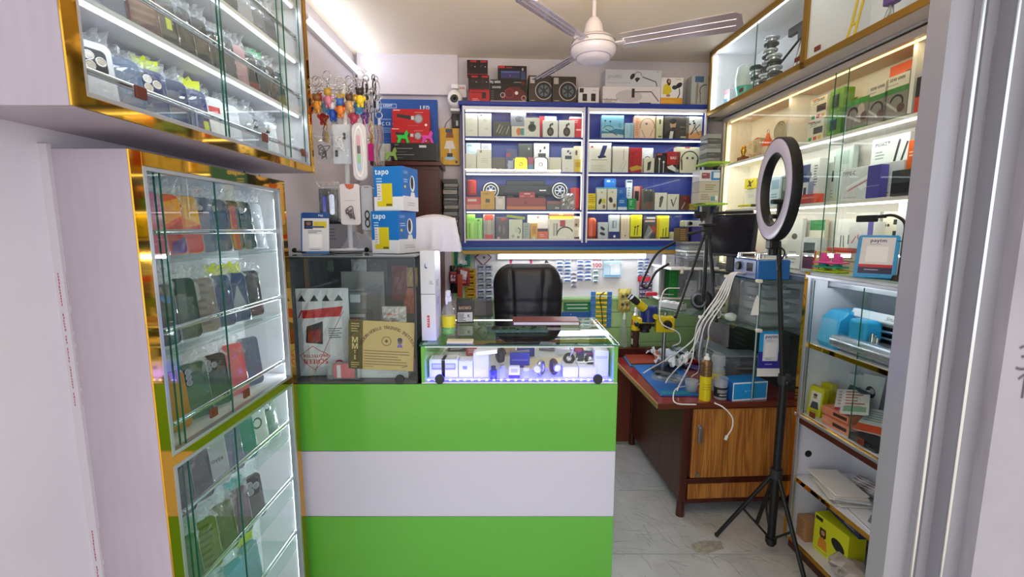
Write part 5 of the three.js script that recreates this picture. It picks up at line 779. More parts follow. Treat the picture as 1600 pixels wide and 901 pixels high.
// ================================================================ corner behind the tall case
{
  const t = thing('wooden_cupboard', 'dark brown wooden cupboard in the corner behind the white camera boxes', 'cupboard', 'B', [-0.765, 0, 0.01]);
  part(t, 'body', rbox(0.46, 2.2, 0.28, 0.004, 0, 1.1, 0.14), M.darkWood);
  for (const s of [-1, 1]) { const d = part(t, 'door', rbox(0.222, 1.4, 0.016, 0.003, 0, 0, 0), M.darkWood, [s * 0.113, 1.47, 0.288]); part(d, 'handle', tube([[0, -0.05, 0.008], [0, -0.04, 0.03], [0, 0.04, 0.03], [0, 0.05, 0.008]], 0.005, 14), M.steel, [-s * 0.085, 0.1, 0]); }
  part(t, 'cornice', rbox(0.5, 0.03, 0.31, 0.004, 0, 2.212, 0.15), M.darkWood);
}
{
  const y = 2.238;
  carton('led_carton', 'big blue carton lettered LED on the wooden cupboard', 'box', 'B', [-0.793, y, 0.465, 0.463], 0.1, 0.05, 'b #1250a8; r .09 .07 .27 .07 #a9c4ea; r .1 .08 .25 .05 #1c5cb8; t LIGHT .22 .105 .05 #e8f0fa; t LED .8 .13 .09 #e8f0fa; T .1 .3 .18 1 .05 #7aa4dc; t FC_CE_C .2 .38 .07 #cfe0f4; T .1 .44 .24 3 .03 #8ab0e4; T .1 .6 .24 4 .05 #2a68be; a .92 .45 .3 .8 1.3 .05 #b9c8dc', { res: 760 });
  const mic = 'b #c0141c; r .03 .04 .18 .05 #f4e0e0; p .12 .26 .5 .34 .5 .56 .12 .42 #3a302e; r .5 .36 .08 .2 #d8d8da; c .7 .5 .24 #8a8c92; c .7 .5 .18 #b0b2b8; T .6 .16 .35 1 .05 #f0d0d0; c .9 .82 .07 #f4f0f0; l .4 .86 .7 .86 .02 #d86a6a';
  const hk = 0.121;
  carton('black_carton', 'black carton with rows of small white print on the cupboard', 'box', 'B', [-0.716, y, 0.32, hk], 0.27, 0.1, 'b #1b1b1e; T .12 .3 .5 1 .06 #c9cacc; T .12 .5 .3 1 .05 #8a8c90; T .12 .66 .55 1 .06 #b0b2b6; T .12 .84 .2 1 .05 #8a8c90; T .08 .1 .12 1 .06 #c9cacc; r .62 .12 .16 .14 #d8d8da', { res: 800 });
  carton('microphone_box', 'lower red microphone box on the black carton', 'box', 'B', [-0.741, y + hk, 0.271, 0.106], 0.25, 0.08, mic, { res: 800, group: 'stacked red microphone boxes' });
  carton('microphone_box', 'upper red microphone box topmost of the stack', 'box', 'B', [-0.733, y + hk + 0.106, 0.261, 0.131], 0.245, 0.08, mic, { res: 800, group: 'stacked red microphone boxes' });
  // little animal phone holders
  const horse = poly([[-0.04, 0], [-0.03, 0.03], [-0.042, 0.05], [-0.02, 0.052], [0.01, 0.05], [0.02, 0.075], [0.03, 0.085], [0.038, 0.065], [0.03, 0.045], [0.042, 0], [0.03, 0], [0.018, 0.028], [-0.01, 0.03], [-0.025, 0]], 0.012, 0.002);
  for (const [lab, px, col] of [['green', 630, '#2fd04a'], ['pink', 668, '#e040b0'], ['pale green', 603, '#8fb85a']]) solo('phone_holder', lab + ' animal-shaped plastic phone holder on the black carton', 'phone holder', horse, mat(col, 0.4), 'B', [px === 630 ? -0.791 : px === 668 ? -0.619 : -0.873, px === 603 ? y : y + hk + 0.001, px === 603 ? 0.28 : 0.256], px === 603 ? 0 : 0, 'animal phone holders');
  carton('grey_leaflet_box', 'pale grey box beside the black carton', 'box', 'B', [-0.927, y, 0.09, 0.12], 0.24, 0.06, 'b #b9bab8; T .2 .2 .5 3 .1 #8a8c8c', {});
  // hanging yellow lamp carton and black remote pack on the wall
  carton('lamp_carton', 'yellow carton with white table lamp picture hung on the wall', 'box', 'B', [-0.478, 2.24, 0.146, 0.271], 0.05, 0.045, 'b #e2ae1e; r .3 .02 .36 .1 #3c4a5c; p .36 .12 .66 .12 .72 .26 .3 .26 #8a4a28; p .34 .34 .66 .34 .8 .56 .2 .56 #f0eee8; r .47 .56 .08 .16 #dff0f4; e .5 .82 .28 .1 0 #a8d8ea; r .36 .68 .28 .1 #26282c; c .84 .92 .07 #5a3a1a; r .04 .78 .12 .16 #c0901a', { res: 900 });
  carton('remote_pack', 'slim black remote pack hung above the yellow lamp carton', 'pack', 'B', [-0.431, 2.516, 0.058, 0.126], 0.05, 0.03, 'b #17171a; T .2 .1 .6 8 .07 #55575c; r .55 .6 .3 .3 #c9cacc', {});
  solo('hanging_wire', 'thin black wire dropping from the security camera', 'wire', tube([[-0.44, 2.682, 0.01], [-0.465, 2.598, 0.012], [-0.504, 2.555, 0.01], [-0.52, 2.508, 0.012]], 0.002, 20), M.black, 'B', [0, 0, 0]);
  { const s = thing('bracket_shelf', 'small green shelf holding the stack of flat cases', 'shelf', 'B', [-0.484, 1.713, 0]); part(s, 'board', rbox(0.12, 0.014, 0.14, 0.002, 0.014, 0, 0.07), mat('#9cc87a', 0.45)); part(s, 'bracket_arm', poly([[0, 0], [0.1, 0], [0, -0.09]], 0.006).rotateY(-Math.PI / 2), M.steel, [0, -0.007, 0.002]); }
  let yy = 1.723; for (let i = 0; i < 15; i++) { const h = 0.021 + 0.006 * (i % 3); carton('flat_case', ['lowest', 'second', 'third', 'fourth', 'fifth', 'sixth', 'seventh', 'eighth', 'ninth', 'tenth', 'eleventh', 'twelfth', 'thirteenth', 'fourteenth', 'topmost'][i] + ' flat disc case counting up the stack on the green shelf', 'disc case', 'B', [-0.471 + 0.004 * Math.sin(i * 2.1), yy, 0.105, h - 0.002], 0.125, 0.1, ['b #4a4c50; T .1 .3 .7 1 .3 #8a8c90', 'b #7d7f82; T .1 .3 .6 1 .3 #a9abae', 'b #2e3034', 'b #a19a94; T .1 .4 .8 1 .3 #6a6662'][i % 4], { group: 'stack of flat disc cases' }); yy += h; }
}
// ---- things on top of the tall dark case
{
  const y0 = 1.6365;
  const tap = (label, px, dz, base, turn, h) => carton('camera_carton', label, 'box', 'W', [px, base, 0.155, h], dz, 0.15, 'b #1279cc; r 0 .68 1 .32 #e9ebee; t tapo .3 .12 .22 #f2f6fa; T .1 .26 .24 3 .06 #cfe4f6; r .12 .38 .52 .52 #e3cf1e; r .12 .38 .16 .4 #e6e8ea; T .14 .42 .1 6 .06 #c8a0a0; r .42 .84 .2 .05 #6a641e', { turn, res: 900, side: '#2a6fc0', sideOps: 'b #2a6fc0; r 0 .66 1 .34 #e3e4e8; e .62 .36 .16 .26 0 #e8eaee; e .6 .34 .09 .2 0 #26282c; p .52 .56 .74 .56 .8 .72 .46 .72 #e8eaee; t cam .2 .12 .14 #8ab8e8; T .08 .28 .3 2 .05 #b9d4f0; r .1 .42 .1 .06 #e0d03a; T .3 .8 .6 2 .05 #b0b2b8', group: 'blue and white camera cartons' });
  tap('lower blue and white camera carton standing on the dark case', -0.602, -2.14, y0, -0.36, 0.2); tap('upper blue and white camera carton stacked on the lower one', -0.583, -2.15, y0 + 0.201, -0.28, 0.205);
  // white cloth over a small box
  { const g = new THREE.BoxGeometry(0.23, 0.19, 0.2, 18, 16, 16).translate(0, 0.095, 0);
    bend(g, (x, y, z) => { const k = y / 0.19, r = Math.hypot(x, z), a = Math.atan2(z, x), fold = Math.sin(a * 8 + 3 * noise2(a * 3, 2)) * 0.02 * (1 - k) + Math.sin(a * 19) * 0.006 * (1 - k), s = 0.86 + 0.22 * (1 - k); const sag = k > 0.9 ? -0.02 * Math.min(1, (r / 0.12) ** 2) : 0; return [x * s + Math.cos(a) * fold + (noise2(y * 30, z * 30) - 0.5) * 0.008, y + sag , z * s + Math.sin(a) * fold]; });
    solo('cloth_cover', 'white cloth draped over a small machine beside the camera cartons', 'cloth', g, mat('#dedce2', 0.9), 'W', [-0.405, y0 + 0.002, -2.37], 0.2); }
  { // payment stand with a picture panel, left of the rack
    const h = 0.195; const [g, m] = printed(slab(0.125, h, 0.006, 0.008, 0.001, 4), 'b #dcdde2; r 0 0 1 .14 #1d4a8c; r 0 .94 1 .06 #2a6aa8; r 0 0 .05 1 #2a6aa8; r .12 .2 .3 .2 #2c2a30; e .27 .27 .09 .07 0 #8a6a58; r .45 .22 .45 .16 #d8c22a; T .25 .44 .5 2 .04 #6a6c74; r .28 .53 .46 .32 #f2f2f4; t Pay .7 .07 .1 #e8eef6; T .3 .89 .4 1 .03 #6a6c74', '#2a6aa8', 0.125, h, 0.3, 1100);
    const t = thing('payment_stand', 'blue-edged payment stand with portrait and white panel on the dark case', 'stand', 'W', [-0.919, y0, -2.1], 0.2); part(t, 'plate', g, m, [0, 0, 0], [-0.2, 0, 0]); part(t, 'prop', box(0.08, 0.12, 0.004, 0, 0.06, -0.05), mat('#1d4a8c', 0.4), null, [0.25, 0, 0]); }
  carton('grey_carton', 'pale grey carton with dark top edge behind the payment stand', 'box', 'W', [-0.92, y0, 0.14, 0.17], -2.4, 0.08, 'b #b9b9be; r 0 0 1 .16 #2c2e33; T .1 .3 .3 4 .1 #8a8c92', {});
  { const g = new THREE.BoxGeometry(0.2, 0.1, 0.12, 12, 8, 8).translate(0, 0.05, 0); bend(g, (x, y, z) => { const k = y / 0.1, n = noise2(x * 22 + 5, z * 22) * 0.5 + noise2(x * 50, y * 50) * 0.2; return [x * (1 - 0.55 * k), y * (0.5 + n), z * (1 - 0.4 * k) + (n - 0.4) * 0.03]; }); solo('crumpled_bag', 'crumpled white plastic bag at the foot of the rack', 'bag', g, mat('#d4d2d8', 0.6), 'W', [-0.813, y0, -2.43]); }
  solo('black_cable', 'black cable lying across the dark case top', 'cable', tube([[-0.99, y0 + 0.012, -2.05], [-0.95, y0 + 0.008, -2.1], [-0.88, y0 + 0.004, -2.16], [-0.8, y0 + 0.004, -2.06], [-0.7, y0 + 0.004, -2.1]], 0.0038, 40), M.black, 'W', [0, 0, 0]);
  // wires on the left-hand wall
  solo('hanging_wire', 'thin black wires hanging on the lilac wall', 'wire', merge([tube([[2.0, 2.0, 0.004], [2.02, 1.93, 0.006], [2.1, 1.88, 0.006], [2.12, 1.79, 0.006], [2.06, 1.77, 0.006], [2.09, 1.72, 0.006], [2.01, 1.76, 0.006]], 0.003, 40), tube([[2.12, 2.0, 0.004], [2.1, 1.85, 0.004], [2.05, 1.65, 0.006]], 0.0018, 20)]), M.black, 'L', [0, 0, 0]);
  solo('switch_box', 'small black switch box on the lilac wall', 'switch', merge([rbox(0.04, 0.075, 0.03, 0.004, 0, 0, 0.015), rbox(0.02, 0.03, 0.006, 0.002, 0, 0, 0.033)]), M.black, 'L', [1.975, 1.86, 0]);
  { const t = thing('red_tester', 'red screwdriver-like tester hanging by its wire', 'tester', 'L', [2.06, 1.66, 0.012]); part(t, 'grip', lathe([[0, -0.035], [0.008, -0.03], [0.011, -0.01], [0.009, 0.02], [0.005, 0.035], [0, 0.036]], 12).rotateZ(Math.PI / 2), mat('#c8242c', 0.3)); part(t, 'loop', new THREE.TorusGeometry(0.012, 0.0015, 6, 16), M.steel, [0, 0.012, 0]); }
}
// ---- counter-top rack of key rings and accessories
{
  const D = 2.3, px0 = -0.825, y0 = 1.6365;
  const t = thing('accessory_rack', 'white pole rack hung with key rings and cables', 'rack', 'W', [px0, y0, -D]);
  part(t, 'pole', cyl(0.012, 0.012, 0.8, 0, 0.41, 0, 16), M.white);
  part(t, 'base_bar', merge([bar([-0.24, 0.012, 0.1], [0.09, 0.012, 0.03], 0.007), bar([0.0, 0.012, 0.05], [0.0, 0.012, -0.1], 0.007), cyl(0.02, 0.024, 0.02, 0, 0.012, 0)]), M.white);
  for (const p of [[-0.24, 0.1], [0.09, 0.03], [0, -0.1]]) part(t, 'rubber_foot', ball(0.0125, p[0], 0.0125, p[1]), M.black);
  for (const [y, r] of [[0.79, 0.17], [0.56, 0.16], [0.32, 0.15]]) for (let k = 0; k < 8; k++) { const a = k * Math.PI / 4 + 0.2, e = [Math.cos(a) * r, y, Math.sin(a) * r * 0.6]; part(t, 'hook', tube([[0, y, 0], [e[0] * 0.7, y, e[2] * 0.7], [e[0], y, e[2]], [e[0] * 1.05, y + 0.02, e[2] * 1.05]], 0.0018, 10, false, 5), M.chrome); }
  // key rings: ring, chain, figure
  const ring = new THREE.TorusGeometry(0.013, 0.0013, 5, 16), chain = merge([0, 1, 2].map((k) => new THREE.TorusGeometry(0.004, 0.001, 4, 8).rotateY(k % 2 * 1.57).translate(0, -0.017 - k * 0.006, 0)));
  const figs = [['orange block', '#d86a24', '#e8a03a'], ['black and red', '#2a2426', '#c0302a'], ['white and red', '#ece8e8', '#d83a34'], ['red', '#d02f2c', '#f0d8c8'], ['amber', '#e09a34', '#8a5a2c'], ['pale blue', '#7ab4d0', '#e8eef2'], ['black and white', '#f0f0f0', '#1c1c20'], ['pink', '#d884a0', '#c8a040'], ['blue and white', '#2456c0', '#e9eef6'], ['white and teal', '#dff0ee', '#5ab8b0'], ['red and yellow', '#d0342c', '#e8c030'], ['orange and blue', '#e0802c', '#3a6ac0'], ['green', '#4aa84a', '#d8e08a'], ['rose', '#c84a6a', '#f0d0d8'], ['tan and brown', '#c9a070', '#5a3a28'], ['sky blue and orange', '#4aa0d8', '#e88a3a'], ['violet', '#7a4ab0', '#e0c8f0'], ['yellow and black', '#e8c82a', '#2a2624']];
  figs.forEach(([n, c1, c2], i) => {
    const X = -0.985 + i * 0.0155, z = -D + 0.07 * Math.sin(i * 1.9) + 0.02, yk = [2.435, 2.4, 2.45, 2.39, 2.42][i % 5];
    const k = thing('key_ring', n + ' figure key ring on the white pole rack', 'key ring', 'W', [X, yk, z], 0.5 * Math.sin(i * 2.6), 'figure key rings on the rack'); k.scale.setScalar(1.75);
    part(k, 'ring', ring, M.chrome, [0, 0.012, 0]); part(k, 'chain', chain, M.chrome, [0, 0.012, 0]);
    part(k, 'figure_body', merge([new THREE.SphereGeometry(0.011, 10, 8).scale(1, 1.3, 0.85).translate(0, -0.052, 0), new THREE.SphereGeometry(0.004, 6, 5).scale(1, 1.6, 1).translate(-0.012, -0.048, 0), new THREE.SphereGeometry(0.004, 6, 5).scale(1, 1.6, 1).translate(0.012, -0.048, 0), new THREE.SphereGeometry(0.0045, 6, 5).scale(1, 1.4, 1).translate(-0.005, -0.066, 0), new THREE.SphereGeometry(0.0045, 6, 5).scale(1, 1.4, 1).translate(0.005, -0.066, 0)]), mat(c1, 0.35));
    part(k, 'figure_head', merge([new THREE.SphereGeometry(0.0105, 12, 9).translate(0, -0.031, 0), new THREE.SphereGeometry(0.004, 6, 5).translate(-0.008, -0.022, 0), new THREE.SphereGeometry(0.004, 6, 5).translate(0.008, -0.022, 0)]), mat(c2, 0.35));
  });
  const clip = merge([new THREE.TorusGeometry(0.016, 0.0026, 6, 18).scale(0.6, 1.5, 1), new THREE.TorusGeometry(0.012, 0.002, 6, 14).translate(0, -0.035, 0), rbox(0.01, 0.03, 0.004, 0.001, 0, -0.06, 0), new THREE.TorusGeometry(0.01, 0.0016, 6, 12).translate(0.004, 0.03, 0)]);
  for (let i = 0; i < 9; i++) solo('clip_ring', ['first', 'second', 'third', 'fourth', 'fifth', 'sixth', 'seventh', 'eighth', 'ninth'][i] + ' steel clip key ring counting towards the blue carton', 'key ring', clip, i % 3 ? M.steel : M.dark, 'W', [-0.719 + (i % 5) * 0.0165, 2.44 - 0.05 * (i / 5 | 0) - 0.012 * (i % 3), -D + 0.05 * Math.sin(i * 2.2)], i * 0.8, 'steel clip key rings on the rack').scale.setScalar(1.35);
  [['brown', '#7a4a3c'], ['gold', '#c09a3a'], ['grey', '#7d7f86'], ['pink tassel', '#c88a94'], ['yellow', '#d8c42c']].forEach(([n, c], i) => { const X = [-0.93, -0.905, -0.885, -0.72, -0.695][i], z = -D + 0.03 * (i % 2); solo('hanging_charm', n + ' hanging charm below the figure key rings', 'charm', merge([new THREE.TorusGeometry(0.01, 0.0012, 5, 12).translate(0, 0.0, 0), tube([[0, -0.01, 0], [0.004, -0.03, 0.004], [-0.003, -0.05, 0]], 0.003, 10), lathe([[0, -0.11], [0.009, -0.105], [0.011, -0.08], [0.006, -0.055], [0, -0.05]], 8)]), mat(c, 0.5), 'W', [X, 2.29 - 0.012 * (i % 3), z], 0, 'charms on the rack'); });
  // hanging packs, second tier
  const card = (name, label, q, ops, d, side) => { const [g, m] = printed(slab(q[2], q[3], 0.004, 0.012, 0.0008, 3), ops, side, q[2], q[3], 0.35, 900); const c = thing(name, label, 'pack', 'W', [q[0], q[1], -d], 0, 'packs hanging on the rack'); part(c, 'card', g, m); return c; };
  const loopy = (k, r, n) => { const pts = []; for (let i = 0; i < n; i++) pts.push([(noise2(i * 1.3, k) - 0.5) * r * 2, (noise2(i * 1.1, k + 9) - 0.5) * r * 3, 0.006 + noise2(i, k + 3) * 0.01]); return tube(pts, 0.0022, n * 7, true, 5); };
  { const q = [-0.913, 2.069, 0.081, 0.169]; const c = thing('cable_bag', 'clear bag of grey cables hanging at the rack edge', 'pack', 'W', [q[0], q[1], -2.26], 0, 'packs hanging on the rack'); part(c, 'cables', loopy(4, 0.03, 16).translate(0, 0.05, 0), mat('#4a4f58', 0.5)); part(c, 'bag', pouch(q[2], q[3], 0.03, 31, 8), M.film); }
  { const q = [-0.818, 2.06, 0.095, 0.193]; const c = thing('cable_bag', 'clear bag of white cables hanging in the middle of the rack', 'pack', 'W', [q[0], q[1], -2.22], 0, 'packs hanging on the rack'); part(c, 'card', slab(q[2] * 0.9, q[3] * 0.95, 0.003, 0.004), mat('#d5dae2', 0.5), [0, 0.004, -0.006]); part(c, 'cables', loopy(7, 0.034, 18).translate(0, 0.09, 0.004), M.white); for (const [a, b2] of [[-0.02, 0.05], [0.02, 0.13]]) part(c, 'plug', rbox(0.012, 0.03, 0.008, 0.002, a, b2, 0.014), M.dark); part(c, 'bag', pouch(q[2], q[3], 0.034, 33, 8), M.film); }
  { const q = [-0.722, 1.98, 0.067, 0.266]; const c = thing('strap_pack', 'long white oval pack with pastel watch strap', 'pack', 'W', [q[0], q[1], -2.2], 0, 'packs hanging on the rack'); part(c, 'shell', slab(q[2], q[3], 0.02, 0.033, 0.004, 6), mat('#d6d2d6', 0.35)); const [g, m] = printed(slab(q[2] * 0.26, q[3] * 0.62, 0.004, 0.008, 0.0008, 3), 'b #d8b0b4; r 0 .02 1 .26 #e0a0a8; r 0 .3 1 .22 #6a6468; r 0 .54 1 .24 #8fc89a; r 0 .8 1 .2 #a8c8dc', '#c9c4c8', q[2] * 0.26, q[3] * 0.62); part(c, 'strap', g, m, [0, q[3] * 0.17, 0.019]); part(c, 'rim', new THREE.TorusGeometry(q[2] * 0.33, 0.002, 6, 30).scale(1, q[3] / q[2] * 1.28, 1), M.white, [0, q[3] / 2, 0.02]); }
  { const q = [-0.689, 2.082, 0.041, 0.164]; const c = thing('pink_pack', 'magenta earphone pack beside the long oval pack', 'pack', 'W', [q[0], q[1], -2.27], 0, 'packs hanging on the rack'); part(c, 'case', slab(0.03, 0.085, 0.012, 0.008), mat('#d8208a', 0.4)); part(c, 'cord', tube([[0, 0.085, 0.006], [0.008, 0.12, 0.008], [-0.008, 0.15, 0.006], [0, 0.17, 0.006]], 0.002, 16), mat('#c02a6a', 0.4)); }
  { const q = [-0.646, 2.048, 0.053, 0.198]; const c = thing('earphone_bundle', 'bundle of grey and rust coloured earphones', 'pack', 'W', [q[0], q[1], -2.24], 0, 'packs hanging on the rack'); for (const [k, col] of [[0, '#8a8078'], [1, '#a05a4a'], [2, '#5a5a5e']]) part(c, 'earphone', tube([[(k - 1) * 0.012, 0.2, 0], [(k - 1) * 0.016 + 0.01, 0.14, 0.008], [(k - 1) * 0.012 - 0.008, 0.08, 0.004], [(k - 1) * 0.01, 0.01, 0.006]], 0.0045, 22), mat(col, 0.4)); part(c, 'bag', pouch(q[2], q[3], 0.03, 37, 8), M.film); }
  // third tier
  { const q = [-0.885, 1.788, 0.105, 0.17]; const c = thing('watch_pack', 'clear pack with black and blue wrist gadgets', 'pack', 'W', [q[0], q[1], -2.2], 0.3, 'packs hanging on the rack'); part(c, 'tray', rbox(q[2] * 0.8, q[3] * 0.9, 0.03, 0.004, 0, q[3] * 0.46, 0), M.dark); part(c, 'strap', merge([slab(0.018, 0.1, 0.008, 0.006).translate(-0.018, 0.02, 0.015)]), mat('#2a3ab8', 0.4)); part(c, 'gadget', slab(0.026, 0.1, 0.012, 0.01).translate(0.016, 0.03, 0.015), M.steel); part(c, 'bag', pouch(q[2], q[3] * 1.12, 0.055, 41, 8), M.film); }
  { const q = [-0.774, 1.772, 0.095, 0.193]; const c = card('earphone_card', 'white card with brown corded earphones hanging low on the rack', q, 'b #dcd6d8; p .25 0 .75 0 .7 .1 .5 .14 .35 .1 #c0604c; T .2 .4 .6 1 .03 #b9b0b4', 2.18, '#d8d2d4'); part(c, 'cord', loopy(13, 0.026, 15).translate(0, 0.06, 0), mat('#6a5a60', 0.5)); }
  { const q = [-0.7, 1.745, 0.056, 0.214]; const c = card('clip_card', 'narrow grey card with black carabiner', q, 'b #b2b3b9; r .3 .03 .4 .02 #6a6c72', 2.2, '#a9aab0'); part(c, 'carabiner', merge([new THREE.TorusGeometry(0.013, 0.003, 6, 18).scale(0.8, 1.4, 1).translate(0, 0.075, 0.006), new THREE.TorusGeometry(0.013, 0.003, 6, 18).scale(0.8, 1.4, 1).translate(0, 0.036, 0.006)]), M.black); }
}
// ================================================================ office chair behind the counter
{
  const t = thing('office_chair', 'black leather high-backed office chair behind the counter', 'chair', 'W', [0.112, 0, -3.1]);
  const leather = mat('#17131a', 0.38, 0, { clearcoat: 0.15, clearcoatRoughness: 0.4 });
  const hb = 0.68, yb = 0.83;
  const make = (front) => { const nx = 40, ny = 40, pos = [], idx = [];
    for (let j = 0; j <= ny; j++) for (let i = 0; i <= nx; i++) { const u = i / nx * 2 - 1, v = j / ny, y = v * hb, r = 0.15, over = Math.max(0, y - (hb - r)), hw = 0.25 - 0.03 * (1 - v) - r + Math.sqrt(Math.max(0, r * r - over * over * 0.9)), x = u * hw;
      const e = Math.pow(Math.max(0, 1 - u ** 6), 0.5) * Math.pow(Math.max(0, 1 - (2 * v - 1) ** 10), 0.5), sx = 0.105 + 0.03 * (v - 0.6) , g = (d) => Math.exp(-d * d / 0.00008);
      const seam = front ? (v > 0.62 || v < 0.5 ? g(Math.abs(x) - sx) : g(Math.abs(x) - sx) * 0.6) + g(y - hb * 0.615) + g(y - hb * 0.49) + 0.4 * g(y - hb * 0.56) : 0;
      const puff = front ? 0.022 * Math.cos(x / sx * 1.2) * (1 - 0.4 * v) + 0.006 * (noise2(x * 24 + 3, y * 14) - 0.5) : 0;
      pos.push(x, y, (front ? 1 : -1) * (0.055 * e + 0.001) + (front ? puff * e - 0.011 * Math.min(1.2, seam) * e : 0) - 0.06 * (v - 0.5)); }
    for (let j = 0; j < ny; j++) for (let i = 0; i < nx; i++) { const a = j * (nx + 1) + i, b = a + nx + 1; front ? idx.push(a, a + 1, b, a + 1, b + 1, b) : idx.push(a, b, a + 1, a + 1, b, b + 1); }
    const g = new THREE.BufferGeometry(); g.setAttribute('position', new THREE.Float32BufferAttribute(pos, 3)); g.setIndex(idx); g.computeVertexNormals(); return g; };
  part(t, 'backrest', make(true), leather, [0, yb, 0]); part(t, 'back_shell', make(false), M.black, [0, yb, 0]);
  part(t, 'seat', rbox(0.5, 0.1, 0.46, 0.04, 0, 0, 0, 4), leather, [0, 0.52, 0.17]);
  for (const s of [-1, 1]) part(t, 'armrest', tube([[s * 0.25, 0.54, 0.0], [s * 0.28, 0.7, 0.0], [s * 0.28, 0.73, 0.1], [s * 0.28, 0.72, 0.24], [s * 0.26, 0.54, 0.24]], 0.016, 24), M.black);
  part(t, 'back_bar', rbox(0.08, 0.5, 0.02, 0.005, 0, 0, 0, 1), M.black, [0, 0.72, -0.05]);
  part(t, 'column', cyl(0.025, 0.03, 0.38, 0, 0.28, 0.15), M.steel);
  for (let k = 0; k < 5; k++) { const a = k * 1.2566; const l = part(t, 'star_leg', rbox(0.26, 0.03, 0.035, 0.006, 0.14, 0.085, 0), M.black, [0, 0, 0.15], [0, a, 0]); part(l, 'caster', cyl(0.026, 0.026, 0.03, 0, 0, 0, 14).rotateX(Math.PI / 2), M.black, [0.25, 0.027, 0]); }
}
// ================================================================ goods hung on the back wall under the display
{
  const hang = (name, label, q, ops, side, k, rough = 0.3, d = 0.018, z = 0.03) => { const [g, m] = printed(pouch(q[2], q[3], d, k, 6), ops, side, q[2], q[3], rough, 800); return solo(name, label, 'packet', g, m, 'B', [q[0], q[1], z], 0, 'packets hung on the back wall'); };
  hang('hanging_packet', 'green packet with white label hung on the wall', [-0.394, 1.461, 0.125, 0.141], 'b #3a8a74; p .25 .15 .75 .15 .8 .9 .2 .9 #dfe6e4', '#3a8a74', 50, 0.2, 0.03, 0.05);
  { const w2 = 0.136; const [g, m] = printed(slab(w2 * 0.72, w2 * 0.72, 0.012, 0.004), 'b #8a2a34; r .08 .08 .84 .84 #d6d2d4; c .55 .55 .1 #55555a; r 0 0 .4 .1 #8a2a34', '#8a2a34', 0.1, 0.1); const t = solo('diamond_packet', 'maroon-edged diamond-shaped white packet on the wall', 'packet', g.translate(0, -w2 * 0.36, 0), m, 'B', [-0.231, 1.531, 0.035]); t.rotation.order = 'YXZ'; t.rotation.z = Math.PI / 4; }
  hang('hanging_packet', 'maroon and white packet in front of the black bag', [-0.382, 1.312, 0.09, 0.141], 'b #8a2f3c; p .2 .1 .8 .2 .7 .7 .2 .6 #d8d4d8; r .3 .75 .4 .1 #c86a5a', '#8a2f3c', 52, 0.2, 0.02, 0.09);
  hang('hanging_packet', 'small plum and white packet beside the white device boxes', [-0.467, 1.333, 0.06, 0.091], 'b #8a3a4c; r .2 .3 .6 .5 #c9c4c8', '#8a3a4c', 53, 0.2, 0.02, 0.09);
  hang('cable_bag', 'black cable bag hanging by the corner', [-0.446, 1.249, 0.095, 0.219], 'b #17171a; T .2 .2 .5 6 .1 #2c2c30', '#17171a', 54, 0.4, 0.035, 0.045);
  solo('red_lanyard', 'rust red lanyard hanging in front of the black bag', 'lanyard', rbox(0.04, 0.182, 0.006, 0.002), mat('#a8452c', 0.6), 'B', [-0.412, 1.315, 0.115]);
  // strips of sachets, each sachet a part
  const strip = (label, q, cols, rows, mats2, ops, side, z = 0.045) => { const t = thing('sachet_strip', label, 'sachets', 'B', [q[0], q[1], z], 0, 'sachet strips on the back wall'); const cw = q[2] / cols, chh = q[3] / rows; mats2 = mats2.map((c) => c); const [g, m] = printed(pouch(cw * 0.94, chh * 0.94, 0.014, 61, 4), ops, side, cw, chh, 0.22, 900); for (let i = 0; i < cols; i++) for (let j = 0; j < rows; j++) part(t, 'sachet', g, m, [(i - (cols - 1) / 2) * cw, j * chh, 0.006 * Math.sin(j * 2 + i)]); return t; };
  strip('gold sachet strip beside the lanyard', [-0.331, 1.207, 0.086, 0.235], 1, 5, [], 'b #c9a424; r .2 .25 .6 .3 #6a4a10; r .15 .65 .7 .12 #ecd060', '#b8921c');
  strip('double strip of silver-blue sachets left of the chair', [-0.219, 1.185, 0.127, 0.291], 2, 6, [], 'b #aebccc; r .15 .2 .7 .28 #4a5a78; r .2 .6 .6 .1 #e4eaf0; c .75 .75 .1 #6a7a98', '#a4b2c4', 0.06);
  const blueOps = 'b #dfe6f0; r .12 .38 .76 .36 #3f6ab8; p .2 .38 .5 .2 .86 .38 #6a90d0';
  strip('wide sheet of blue and white sachets right of the chair', [0.414, 1.328, 0.124, 0.201], 2, 7, [], blueOps, '#dfe6f0', 0.03); strip('sheet of blue and white sachets beside the red figures', [0.58, 1.337, 0.125, 0.201], 2, 7, [], blueOps, '#dfe6f0', 0.03);
  strip('single striped sachet strip between the two blue sheets', [0.495, 1.283, 0.052, 0.134], 1, 4, [], 'b #c9cdd8; r .1 .2 .8 .2 #b06a6a; r .1 .55 .8 .2 #5a7ab0', '#c9cdd8', 0.045);
  strip('short strip of teal and white sachets under the red figures', [0.676, 1.31, 0.052, 0.119], 1, 3, [], 'b #d2dde0; r .15 .3 .7 .35 #4a8a90', '#d2dde0', 0.03);
  strip('narrow sheet of blue sachets near the shelf rack', [1.067, 1.37, 0.106, 0.156], 2, 6, [], blueOps, '#dfe6f0', 0.03);
  strip('purple sachets hanging below the red pennant', [1.093, 1.191, 0.112, 0.137], 2, 4, [], 'b #6a5a7c; r .1 .3 .8 .3 #c9c4d4', '#6a5a7c', 0.03);
  { const [g, m] = printed(slab(0.106, 0.045, 0.004, 0.002), 'b #c8283c; p 0 0 1 0 .8 1 .2 .9 #d83a4a', '#c8283c', 0.1, 0.045); solo('red_pennant', 'small red pennant card among the sachets', 'card', g, m, 'B', [1.076, 1.329, 0.03]); }
